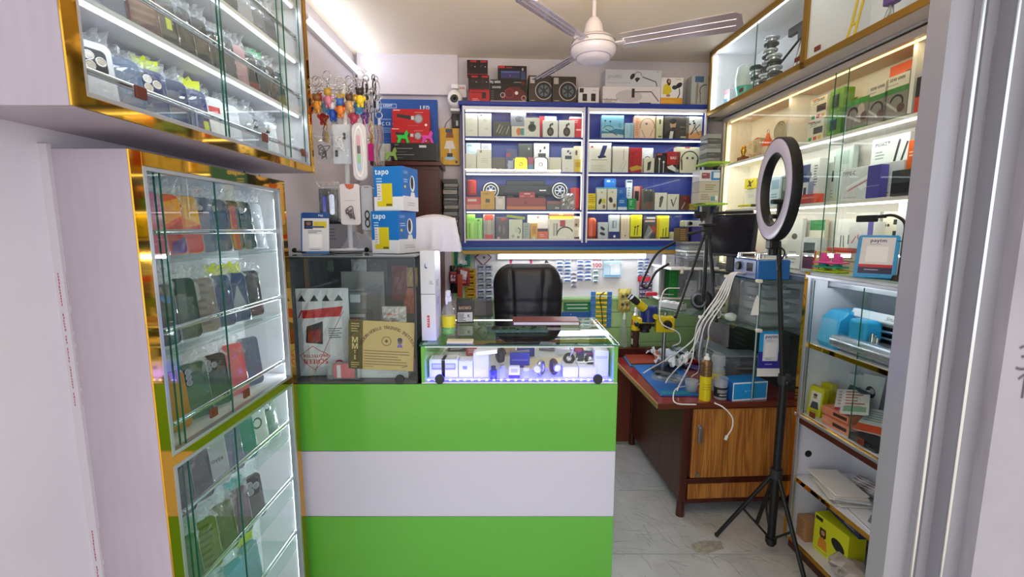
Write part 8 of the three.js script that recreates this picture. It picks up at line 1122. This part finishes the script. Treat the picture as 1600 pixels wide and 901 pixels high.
  { const p = [0.913, yr, -3.58]; const t = thing('spray_bottle', 'empty clear spray bottle on the desk ledge', 'bottle', 'W', p); t.scale.y = 1.3; part(t, 'bottle', lathe([[0, 0], [0.03, 0], [0.032, 0.008], [0.032, 0.1], [0.028, 0.12], [0.012, 0.14], [0.012, 0.15]], 20), M.clear); part(t, 'collar', cyl(0.014, 0.014, 0.03, 0, 0.16, 0), M.frost); part(t, 'spray_head', lathe([[0.012, 0.172], [0.011, 0.195], [0.005, 0.215], [0, 0.216]], 14), M.white); }
  { const p = [1.007, yr, -3.58]; const t = thing('oil_can', 'yellow and brown spray oil can on the desk ledge', 'can', 'W', p); t.scale.y = 1.25; part(t, 'brown_half', cyl(0.033, 0.033, 0.11, 0, 0.055, 0, 24), printedCyl('b #4a2c1c; r .25 .5 .5 .35 #d8d0c8; T .3 .15 .4 2 .1 #c0a070')); part(t, 'yellow_half', cyl(0.033, 0.033, 0.1, 0, 0.16, 0, 24), printedCyl('b #e6cc14; r .3 .3 .4 .35 #c8342c')); part(t, 'shoulder', lathe([[0.033, 0.21], [0.02, 0.226], [0.014, 0.228]], 22), M.steel); part(t, 'cap', cyl(0.014, 0.016, 0.03, 0, 0.243, 0), M.white); }
  // microscope
  { const D = 3.1, O = [1.065, 1.094, -3.1], t = thing('microscope', 'yellow and blue stereo microscope over the desk', 'microscope', 'W', [O[0], yd + 0.0085, O[2]]); const ye = mat('#e0c816', 0.3), bl = mat('#22307c', 0.25), h = O[1] - yd - 0.0085;
    part(t, 'column', cyl(0.014, 0.014, h + 0.08, 0.012, (h + 0.08) / 2, 0), M.steel); part(t, 'foot', rbox(0.15, 0.016, 0.15, 0.006, 0.02, 0.008, -0.01, 2), M.black);
    part(t, 'focus_block', rbox(0.13, 0.11, 0.07, 0.008, 0, h, 0.02, 2), ye); part(t, 'focus_knob', merge([cyl(0.027, 0.03, 0.03, 0, 0, 0, 24).rotateX(Math.PI / 2), cyl(0.02, 0.02, 0.045, 0, 0, 0, 20).rotateX(Math.PI / 2)]), M.black, [0.01, h + 0.004, 0.068]);
    part(t, 'arm', rbox(0.16, 0.04, 0.05, 0.006, -0.1, h + 0.02, 0.0, 2), ye); part(t, 'objective_ring', merge([cyl(0.05, 0.045, 0.03, -0.13, h - 0.02, 0, 24), cyl(0.03, 0.036, 0.03, -0.13, h - 0.045, 0, 20), rbox(0.14, 0.03, 0.05, 0.006, -0.13, h - 0.005, 0, 2)]), M.black);
    part(t, 'head', merge([cyl(0.05, 0.052, 0.09, -0.11, h + 0.06, 0, 24), rbox(0.1, 0.08, 0.09, 0.02, -0.1, h + 0.085, 0, 3)]), bl); part(t, 'zoom_knob', cyl(0.018, 0.018, 0.02, 0, 0, 0, 18).rotateX(Math.PI / 2), ye, [-0.075, h + 0.06, 0.06]);
    for (const s of [-1, 1]) { const a = [-0.14, h + 0.11, s * 0.026], e = [-0.19, h + 0.15, s * 0.03], f = [-0.235, h + 0.19, s * 0.032]; const tb = part(t, 'eyepiece_tube', bar(a, e, 0.028, 18), ye); part(tb, 'eyepiece', bar(e, f, 0.022, 16), M.black); } void D; }
  // sealed wall trunking and red-handled driver near the wall
  { const t = thing('screwdriver', 'red-handled screwdriver lying behind the microscope', 'screwdriver', 'W', [1.007, 1.289, -3.2]); part(t, 'grip', rbox(0.08, 0.028, 0.028, 0.008, 0, 0, 0, 2), mat('#c8283c', 0.35)); part(t, 'shaft', bar([0.04, 0, 0], [0.16, -0.005, 0], 0.004), M.steel); const s = part(t, 'hook', rbox(0.012, 0.03, 0.14, 0.002, 0, -0.02, -0.06), M.steel); void s; }
}
// ---- glass rack over the desk
const PLT = 1.46, PLM = 1.17;
{
  const t = thing('glass_rack', 'two-tier glass rack fixed over the desk by the wall', 'glass rack', 'R', [0.4, 0.7305, 0]);
  const plate = (pts, y) => poly(pts.map(([x, z]) => [x - 0.4, -z]), 0.006, 0.001).rotateX(-Math.PI / 2).translate(0, y - 0.7305 - 0.007, 0);
  const gp = new THREE.MeshPhysicalMaterial({ color: '#a9c4b8', roughness: 0.03, transmission: 0.8, thickness: 0 });
  part(t, 'glass_plate', plate([[0.87, 0.24], [0.87, 0.43], [0.8, 0.47], [0.27, 0.47], [0.27, 0.24]], PLT), gp);
  part(t, 'glass_plate', plate([[0.87, 0.02], [0.87, 0.42], [0.45, 0.56], [0.05, 0.78], [0.0, 0.78], [0.0, 0.02]], PLM), gp);
  part(t, 'front_pane', new THREE.PlaneGeometry(0.3, 0.7).rotateY(Math.PI / 2), M.glass, [0.46, 0.37, 0.26]); for (const z of [0.11, 0.41]) part(t, 'cut_edge', box(0.005, 0.7, 0.0025), M.edge, [0.46, 0.37, z]);
  part(t, 'side_pane', new THREE.PlaneGeometry(0.32, 0.28), M.glass, [0.3, PLM - 0.7305 + 0.14, 0.54]);
  for (const [x, z, h] of [[0.85, 0.41, PLT], [0.29, 0.45, PLT], [0.85, 0.05, PLM]]) part(t, 'post', cyl(0.006, 0.006, h - 0.7405, x - 0.4, (h - 0.7405) / 2, z), M.steel);
  for (const [x, z, y] of [[0.87, 0.43, PLT], [0.6, 0.47, PLT], [0.87, 0.41, PLM], [0.46, 0.555, PLM]]) part(t, 'clip', rbox(0.03, 0.02, 0.03, 0.005, x - 0.4, y - 0.7305 - 0.004, z, 2), mat('#e6e2d4', 0.4));
}
{
  // hot plate
  { const t = thing('hot_plate', 'blue preheating hot plate with dials on the upper glass', 'hot plate', 'R', [0.735, PLT + 0.0008, 0.34]); const bl = mat('#1f67b0', 0.3); part(t, 'housing', rbox(0.26, 0.115, 0.19, 0.006, 0, 0.0575, 0, 2), bl); part(t, 'control_panel', rbox(0.22, 0.105, 0.006, 0.002, 0, 0.0575, 0.097), mat('#7a86b0', 0.35)); part(t, 'dial', cyl(0.024, 0.026, 0.018, 0, 0, 0, 20).rotateX(Math.PI / 2), M.black, [-0.06, 0.07, 0.108]); part(t, 'display', rbox(0.06, 0.05, 0.006, 0.002, 0.05, 0.07, 0.1), M.blackGloss); part(t, 'button', cyl(0.008, 0.008, 0.01, 0, 0, 0, 12).rotateX(Math.PI / 2), mat('#c8284c', 0.3), [-0.06, 0.026, 0.103]); for (const z of [-0.075, 0.075]) for (const x of [-0.1, 0.1]) part(t, 'post', cyl(0.013, 0.013, 0.035, x, 0.132, z), M.chrome); part(t, 'heating_glass', rbox(0.24, 0.008, 0.17, 0.002, 0, 0.12, 0), mat('#d8d2c4', 0.1)); for (const x of [-0.08, 0.08]) part(t, 'guide_rail', bar([x, 0.145, -0.09], [x, 0.145, 0.09], 0.006), M.chrome); }
  // monitor
  { const t = thing('computer_monitor', 'black computer monitor behind the hot plate', 'monitor', 'W', [1.454, PLT + 0.0008, -3.01], -1.1); part(t, 'bezel', rbox(0.34, 0.28, 0.03, 0.006, 0, 0.25, 0, 2), M.black, null, [-0.1, 0, 0]); part(t, 'screen', rbox(0.315, 0.25, 0.003, 0.001, 0, 0.252, 0.015), mat('#1d1e26', 0.12), null, [-0.1, 0, 0]); part(t, 'neck', rbox(0.06, 0.14, 0.03, 0.005, 0, 0.08, -0.03), M.black); part(t, 'foot', rbox(0.2, 0.014, 0.14, 0.005, 0, 0.007, -0.02, 2), M.black); part(t, 'hinge_bar', rbox(0.3, 0.02, 0.02, 0.005, 0, 0.4, -0.01), M.black); }
  // power supply, drawers, bulb on the lower plate
  { const t = thing('power_supply', 'beige bench power supply with dark red display', 'power supply', 'R', [0.47, PLM + 0.0008, 0.42], 0.9); part(t, 'housing', rbox(0.09, 0.2, 0.14, 0.005, 0, 0.1, 0, 2), mat('#a8a294', 0.45)); part(t, 'display', rbox(0.07, 0.07, 0.004, 0.001, 0, 0.155, 0.071), mat('#4a1418', 0.2)); for (const x of [-0.02, 0.02]) { part(t, 'dial', cyl(0.011, 0.011, 0.014, 0, 0, 0, 16).rotateX(Math.PI / 2), M.dark, [x, 0.09, 0.075]); part(t, 'terminal', cyl(0.008, 0.008, 0.02, 0, 0, 0, 12).rotateX(Math.PI / 2), mat(x < 0 ? '#c8242c' : '#17171a', 0.3), [x, 0.035, 0.078]); } }
  for (let k = 0; k < 3; k++) { const t = thing('drawer_box', ['lowest', 'middle', 'topmost'][k] + ' clear drawer box stacked between the glass plates', 'drawer box', 'R', [0.72, PLM + 0.0008 + k * 0.088, 0.25], 0, 'clear drawer boxes between the glass plates'); part(t, 'shell', rbox(0.24, 0.086, 0.27, 0.006, 0, 0.043, 0, 2), M.clear); part(t, 'contents', merge([rbox(0.2, 0.045, 0.22, 0.006, 0, 0.028, 0), rbox(0.08, 0.03, 0.1, 0.004, 0.05, 0.058, 0.02)]), mat(['#8d9196', '#a3a5a8', '#7a8088'][k], 0.5)); part(t, 'grip', rbox(0.012, 0.02, 0.06, 0.003, 0.124, 0.043, 0), M.frost); }
  { const t = thing('white_bulb', 'white LED bulb lying beside the power supply', 'bulb', 'R', [0.66, PLM + 0.03, 0.43], 0.5); part(t, 'globe', lathe([[0, 0], [0.02, 0.004], [0.029, 0.03], [0.024, 0.052], [0.018, 0.065]], 18).rotateZ(Math.PI / 2), mat('#dfe2e8', 0.4)); part(t, 'cap', cyl(0.013, 0.013, 0.03, 0, 0, 0, 14).rotateZ(Math.PI / 2), M.steel, [-0.08, 0, 0]); part(t, 'cord_ring', new THREE.TorusGeometry(0.03, 0.004, 6, 20), M.white, [-0.12, 0.01, 0.02]); }
  solo('white_tag', 'white price tag taped to the glass edge', 'tag', poly([[-0.02, 0], [0.028, 0], [0.024, 0.1], [0.012, 0.12], [0, 0.09]], 0.002), M.paper, 'W', [1.41, 1.255, -2.57]);
  { const q = [1.516, 0.939, 0.139, 0.224]; const [g, m] = printed(slab(q[2], q[3], 0.004, 0.008, 0.0006, 4), 'b #2a9ad8; r 0 .55 1 .45 #33309a; r .18 .08 .64 .72 #e4e4ea; t paytm .5 .15 .17 #1f2f66; T .3 .25 .4 1 .025 #8a90b0; r .26 .31 .48 .38 #f4f4f6; T .3 .74 .4 1 .03 #4a5a9a; T .3 .88 .5 1 .04 #c9cce8', '#2a6ab8', q[2], q[3], 0.3, 1200); const t = thing('payment_card', 'blue and violet payment card with blank code panel on the rack glass', 'card', 'W', [q[0], q[1], -2.56]); part(t, 'card', g, m); part(t, 'white_slip', box(q[2] * 0.98, 0.05, 0.002, 0, -0.026, -0.002), M.paper); }
  // extension board, adaptor, dark speaker
  { const t = thing('extension_board', 'grey extension board with sockets on the lower glass', 'extension board', 'R', [0.14, PLM + 0.0012, 0.62], 0.5); part(t, 'body', rbox(0.2, 0.045, 0.07, 0.006, 0, 0.0225, 0, 2), mat('#b9bcbe', 0.4)); for (let i = 0; i < 3; i++) part(t, 'socket', rbox(0.04, 0.006, 0.05, 0.002), M.white, [-0.06 + i * 0.06, 0.048, 0]); part(t, 'switch', rbox(0.02, 0.006, 0.015, 0.002), M.black, [0.09, 0.048, 0]); }
  { const t = thing('round_speaker', 'dark round speaker on the lower glass', 'speaker', 'R', [0.24, PLM + 0.0008, 0.45], 0.7); part(t, 'body', lathe([[0, 0], [0.07, 0], [0.075, 0.02], [0.07, 0.06], [0, 0.065]], 26).rotateX(Math.PI / 2).translate(0, 0.076, -0.03), M.dark); part(t, 'cone', new THREE.TorusGeometry(0.045, 0.008, 8, 24), mat('#6a707c', 0.4), [0, 0.076, 0.036]); }
  { const t = thing('yellow_tool', 'yellow-handled tool leaning on the desk clutter', 'tool', 'R', [-0.148, 0.735, 0.237], 0.4); part(t, 'handle', rbox(0.04, 0.1, 0.03, 0.008, 0, 0.12, 0, 2), mat('#e6cc2a', 0.35), null, [0, 0, -0.5]); part(t, 'blade', rbox(0.03, 0.09, 0.012, 0.003, -0.0, 0.045, 0), M.steel); part(t, 'stand', rbox(0.09, 0.02, 0.07, 0.004, 0, 0.011, 0), M.dark); }
}
// ---- white cables
{
  const yd = 0.738, goes = ['to the small blue mat', 'to the big mat corner', 'to the front of the big mat', 'behind the yellow cleaner can', 'beside the pump dispenser'];
  const top = [1.338, PLT + 0.034, -2.66], mid = [1.142, 1.187, -2.66];
  const ends = [[0.921, 0.74, -3.04], [1.01, 0.742, -2.838], [1.034, 0.742, -2.697], [1.229, 0.742, -2.966], [1.346, 0.742, -3.034]];
  ends.forEach((e, i) => { const k = (i - 2) * 0.008; solo('white_cable', 'white charging cable falling from the glass rack ' + goes[i], 'cable', tube([[top[0] + 0.06, top[1] - 0.008 + k * 0.3, top[2] - 0.03 + k], [top[0] - 0.03 + k, top[1] - 0.004, top[2] + 0.02], [(top[0] + mid[0]) / 2 + k * 2, (top[1] * 0.55 + mid[1] * 0.45), mid[2] + 0.04], [mid[0] + k * 1.5 + 0.012 * Math.sin(i * 2.1), mid[1], mid[2] + 0.03 + k], [mid[0] * 0.8 + e[0] * 0.2 + 0.02 * Math.sin(i * 1.7 + 1), mid[1] * 0.78 + yd * 0.22, mid[2] * 0.85 + e[2] * 0.15 + 0.035], [mid[0] * 0.55 + e[0] * 0.45, mid[1] * 0.5 + yd * 0.5, mid[2] * 0.6 + e[2] * 0.4 + 0.03], [e[0] + 0.03 + 0.02 * Math.cos(i * 2), yd + 0.035, e[2] - 0.02], [e[0], yd + 0.012, e[2]]], 0.0042, 60), M.white, 'W', [0, 0, 0], 0, 'bundle of white charging cables'); });
  { const t = thing('desk_cable', 'white cable looping over the mat and red desk top', 'cable', 'W', [0, 0, 0]); part(t, 'cord', tube([[1.149, 0.979, -2.62], [1.225, 0.745, -2.829], [1.069, 0.745, -2.769], [0.987, 0.742, -2.632], [0.966, 0.738, -2.521], [1.075, 0.738, -2.502]], 0.004, 50), M.white); }
  { const t = thing('plug_cable', 'white cable hanging over the desk edge with a plug', 'cable', 'W', [0, 0, 0]); part(t, 'cord', tube([[1.173, 0.754, -2.49], [1.212, 0.739, -2.46], [1.262, 0.682, -2.45], [1.266, 0.62, -2.45], [1.243, 0.573, -2.45]], 0.004, 30), M.white); part(t, 'plug_end', lathe([[0, -0.03], [0.008, -0.027], [0.009, -0.005], [0.005, 0], [0, 0.001]], 12), M.white, [1.24, 0.573, -2.45], [0, 0, -0.3]); }
  { const t = thing('lamp_cable', 'white cable curling down from the wall shelf to the microscope', 'cable', 'W', [0, 0, 0]); part(t, 'cord', tube([[1.17, 1.344, -3.1], [1.072, 1.335, -3.1], [1.021, 1.217, -3.05], [1.015, 1.119, -2.98], [1.124, 1.057, -2.96], [1.143, 0.986, -2.98], [1.108, 0.958, -3]], 0.004, 50), M.white); }
  solo('black_hose', 'thick black cable arching down from the wall display corner', 'cable', merge([tube([[1.16, 1.661, -3.2], [1.04, 1.584, -3.2], [0.949, 1.426, -3.18], [0.921, 1.356, -3.15], [0.953, 1.338, -3.15], [1.016, 1.451, -3.15], [1.104, 1.51, -3.15]], 0.009, 50, false, 10)]), M.black, 'W', [0, 0, 0]);
}
// ---- white shelf with clear boxes under the display corner
{
  const y = 1.475, xb = 1.313;
  const t = thing('hanging_shelf', 'white wall shelf with clear boxes under the display corner', 'shelf', 'B', [xb, y, 0]); part(t, 'board', rbox(0.36, 0.018, 0.42, 0.003, 0, -0.009, 0.21), M.white); part(t, 'upright', rbox(0.016, 0.24, 0.16, 0.002, -0.16, -0.14, 0.09), mat('#c9ccc8', 0.45)); part(t, 'upright', rbox(0.016, 0.24, 0.16, 0.002, 0.16, -0.14, 0.09), mat('#c9ccc8', 0.45)); part(t, 'lower_board', rbox(0.36, 0.014, 0.2, 0.002, 0, -0.262, 0.1), M.white); part(t, 'price_clip', rbox(0.02, 0.045, 0.012, 0.004, -0.1, -0.02, 0.427), mat('#e6e0cc', 0.4));
  const cb = (label, q, h, up, lid, inside) => { const b2 = thing('clear_case', label, 'box', 'B', [q, y + up + 0.0006, 0.315], 0, 'clear boxes on the white wall shelf'); part(b2, 'tub', rbox(0.22, h - 0.012, 0.2, 0.006, 0, (h - 0.012) / 2, 0, 2), M.clear); part(b2, 'lid', rbox(0.225, 0.012, 0.205, 0.004, 0, h - 0.006, 0), lid); part(b2, 'contents', rbox(0.17, h * 0.5, 0.15, 0.006, 0, h * 0.27, 0), inside); };
  cb('lower clear case with dark tools on the white shelf', xb + 0.05, 0.075, 0, M.frost, mat('#4a4c50', 0.5)); cb('middle pale case on the white shelf', xb + 0.045, 0.045, 0.0765, M.white, mat('#c9ccd0', 0.5)); cb('upper clear case on the white shelf', xb + 0.04, 0.062, 0.123, M.frost, mat('#8a8e92', 0.5));
  carton('adaptor_block', 'pale grey adaptor block at the shelf end', 'adaptor', 'B', [1.175, y + 0.0006, 0.07, 0.085], 0.3, 0.07, 'b #b9bcc8; c .5 .7 .08 #e8eaf0; T .2 .2 .6 2 .08 #9a9eac', {});
  carton('violet_carton', 'dark violet carton topmost on the clear cases', 'box', 'B', [1.394, y + 0.1862, 0.16, 0.105], 0.33, 0.12, 'b #2c2a78; T .1 .2 .4 2 .1 #4a48a0', {}); carton('gold_carton', 'brown and gold carton beside the violet carton', 'box', 'B', [1.256, y + 0.1862, 0.07, 0.1], 0.33, 0.1, 'b #5a4428; T .1 .1 .8 6 .14 #a08850', {});
  { const p = thing('mini_projector', 'small silver projector with black bracket on the violet carton', 'projector', 'B', [1.359, y + 0.2922, 0.275]); part(p, 'body', rbox(0.15, 0.05, 0.1, 0.008, -0.02, 0.025, 0, 2), M.alu); part(p, 'lens', cyl(0.014, 0.014, 0.02, 0, 0, 0, 18).rotateX(Math.PI / 2), M.blackGloss, [-0.06, 0.026, 0.055]); part(p, 'bracket', merge([rbox(0.09, 0.05, 0.02, 0.005, 0.03, 0.09, 0.02, 2), rbox(0.02, 0.06, 0.02, 0.004, 0.03, 0.055, 0.04)]), M.black); }
  carton('green_file', 'upright green file under the white shelf', 'file', 'B', [1.259, y - 0.254, 0.07, 0.21], 0.19, 0.1, 'b #2f8a3c; T .3 .1 .3 4 .2 #3c9a48', {}); carton('tilted_white_pack', 'white charger pack under the white shelf', 'box', 'B', [1.413, y - 0.254, 0.09, 0.13], 0.16, 0.05, 'b #d3d3d6; c .6 .6 .05 #7a7c80; T .2 .2 .4 2 .08 #b0b2b6', { turn: -0.2 });
  { const p = thing('camera_stand', 'black camera tripod with long pan handle beside the monitor', 'tripod', 'W', [1.262, PLM + 0.001, -2.92]); const hy = 1.711 - PLM; for (const [x, z] of [[-0.19, 0.03], [0.13, -0.05], [0.02, 0.16]]) { const l = part(p, 'leg', bar([x, 0.004, z], [x * 0.1, hy, z * 0.1], 0.009), M.black); part(l, 'rubber_foot', ball(0.013, x, 0.013, z, 10), M.black); } part(p, 'centre_column', cyl(0.012, 0.012, hy * 0.9, 0, hy * 0.65, 0), M.black); part(p, 'head', merge([rbox(0.06, 0.06, 0.05, 0.01, 0, hy + 0.03, 0, 2), rbox(0.09, 0.014, 0.06, 0.004, 0, hy + 0.068, 0), cyl(0.03, 0.03, 0.03, 0, hy - 0.01, 0)]), M.black); part(p, 'pan_handle', merge([bar([0, hy + 0.04, 0.02], [-0.1, hy + 0.02, 0.06], 0.006), bar([-0.1, hy + 0.02, 0.06], [-0.17, hy + 0.005, 0.09], 0.011)]), M.black); }
  // small clear boxes on green brackets at the display corner
  const mk = (yy, label) => { const s = thing('bracket_shelf', label, 'shelf', 'B', [1.455, yy, 0.206]); part(s, 'board', rbox(0.16, 0.014, 0.2, 0.002, 0, -0.007, 0.1), mat('#9cc83c', 0.45)); part(s, 'bracket_arm', poly([[0, 0], [0.12, 0], [0, -0.06]], 0.006).rotateY(-Math.PI / 2), M.steel, [0.06, -0.014, 0.002]); };
  const y1 = 1.94, y2 = 2.231; mk(y1, 'lower lime green bracket shelf at the display corner'); mk(y2, 'upper lime green bracket shelf at the display corner');
  const sb = (label, yy, h, ops, w2 = 0.15, dx = 0) => carton('spares_box', label, 'box', 'B', [1.414 + dx, yy + 0.0006, w2, h], 0.36, 0.12, ops, { group: 'small boxes on the lime bracket shelves', rough: 0.2 });
  sb('lower pale spares box on the lime bracket', y1, 0.078, 'b #b9b4a4; T .1 .2 .5 3 .2 #8a8578; r .6 .4 .2 .4 #6a9ab0; r .82 .3 .12 .4 #dfe0e0'); sb('middle pale spares box on the lime bracket', y1 + 0.079, 0.075, 'b #b4b2a2; T .3 .3 .6 3 .2 #84804c'); sb('top spares box with maroon and blue label', y1 + 0.155, 0.08, 'b #cfd2da; r .1 .25 .4 .5 #8a3a44; T .14 .4 .3 1 .12 #e8d8dc; r .56 .1 .44 .8 #3a80c0; r .68 .2 .32 .5 #d3e2ee');
  for (let k = 0; k < 6; k++) sb(['lowest', 'second', 'third', 'fourth', 'fifth', 'topmost'][k] + ' thin grey case on the upper lime bracket', y2 + k * 0.033, 0.031, ['b #7f8688; T .1 .3 .7 1 .3 #a9b0b0', 'b #5a6264; T .1 .3 .7 1 .3 #8a9294', 'b #9aa2a2'][k % 3], 0.1, 0.02);
}
// ================================================================ ring light on its floor tripod
{
  const t = thing('ring_light', 'large ring light with phone clamp on a tall black floor tripod', 'ring light', 'W', [1.412, 0, -2.244]);
  const bx = 1.3 - 1.412, cy = 1.942, top = cy - 0.25;
  part(t, 'lower_tube', cyl(0.02, 0.02, 0.95, 0, 0.52, 0), M.black); part(t, 'upper_tube', bar([0, 0.9, 0], [bx * 0.75, top, 0], 0.012, 14), M.black); part(t, 'leg_collar', cyl(0.03, 0.03, 0.05, 0, 0.46, 0), M.dark); part(t, 'collar', merge([cyl(0.028, 0.028, 0.05, 0, 0.98, 0), rbox(0.05, 0.02, 0.02, 0.004, 0.03, 0.98, 0)]), M.dark); part(t, 'clamp_knob', merge([cyl(0.012, 0.012, 0.03, 0, 0, 0, 12).rotateX(Math.PI / 2)]), M.black, [0, 0.97, 0.035]);
  const feet = [[-0.235, -0.124], [0.04, 0.24], [0.06, -0.24]];
  for (const [x, z] of feet) { const l = part(t, 'leg', bar([x * 0.06, 0.45, z * 0.06], [x, 0.012, z], 0.011, 10), M.black); part(l, 'rubber_foot', ball(0.013, x, 0.013, z, 10), M.black); part(t, 'brace', bar([x * 0.55, 0.215, z * 0.55], [0, 0.075, 0], 0.006), M.black); }
  part(t, 'slider', cyl(0.028, 0.028, 0.03, 0, 0.075, 0), M.black);
  const ring = new THREE.Group(); ring.name = 'ring_head'; ring.position.set(bx, cy, 0); ring.rotation.y = -1.78; t.add(ring);
  const prof = (r0, r1, z0, z1) => lathe([[r0, z0], [r1, z0], [r1, z1], [r0, z1], [r0, z0]], 56).rotateX(Math.PI / 2);
  part(ring, 'diffuser', prof(0.178, 0.24, 0.004, 0.022), mat('#c9c2d4', 0.35)); part(ring, 'back_shell', prof(0.17, 0.246, -0.022, 0.006), M.black); part(ring, 'outer_rim', prof(0.24, 0.248, -0.022, 0.02), M.black); part(ring, 'inner_rim', prof(0.168, 0.178, -0.022, 0.02), M.black);
  part(t, 'ring_bracket', merge([rbox(0.05, 0.05, 0.05, 0.01, bx, cy - 0.265, 0, 2), cyl(0.02, 0.02, 0.06, bx, cy - 0.29, 0), tube([[bx, cy - 0.26, 0], [bx + 0.05, cy - 0.3, 0.02], [bx + 0.03, cy - 0.36, 0.02], [bx * 0.8, cy - 0.4, 0.02]], 0.004, 20)]), M.black);
  part(t, 'phone_clamp', merge([rbox(0.07, 0.022, 0.03, 0.006, bx - 0.02, cy - 0.06, 0.06, 2), rbox(0.07, 0.022, 0.03, 0.006, bx - 0.02, cy - 0.13, 0.06, 2), rbox(0.02, 0.1, 0.016, 0.004, bx - 0.01, cy - 0.095, 0.05), tube([[bx, cy - 0.1, 0.05], [bx + 0.03, cy - 0.08, 0.0], [bx + 0.03, cy - 0.16, -0.04], [bx, cy - 0.21, -0.02]], 0.005, 22)]), M.black);
}

scene.traverse((o) => { if (o.isMesh) { o.castShadow = true; o.receiveShadow = true; } });
renderer.render(scene, camera);
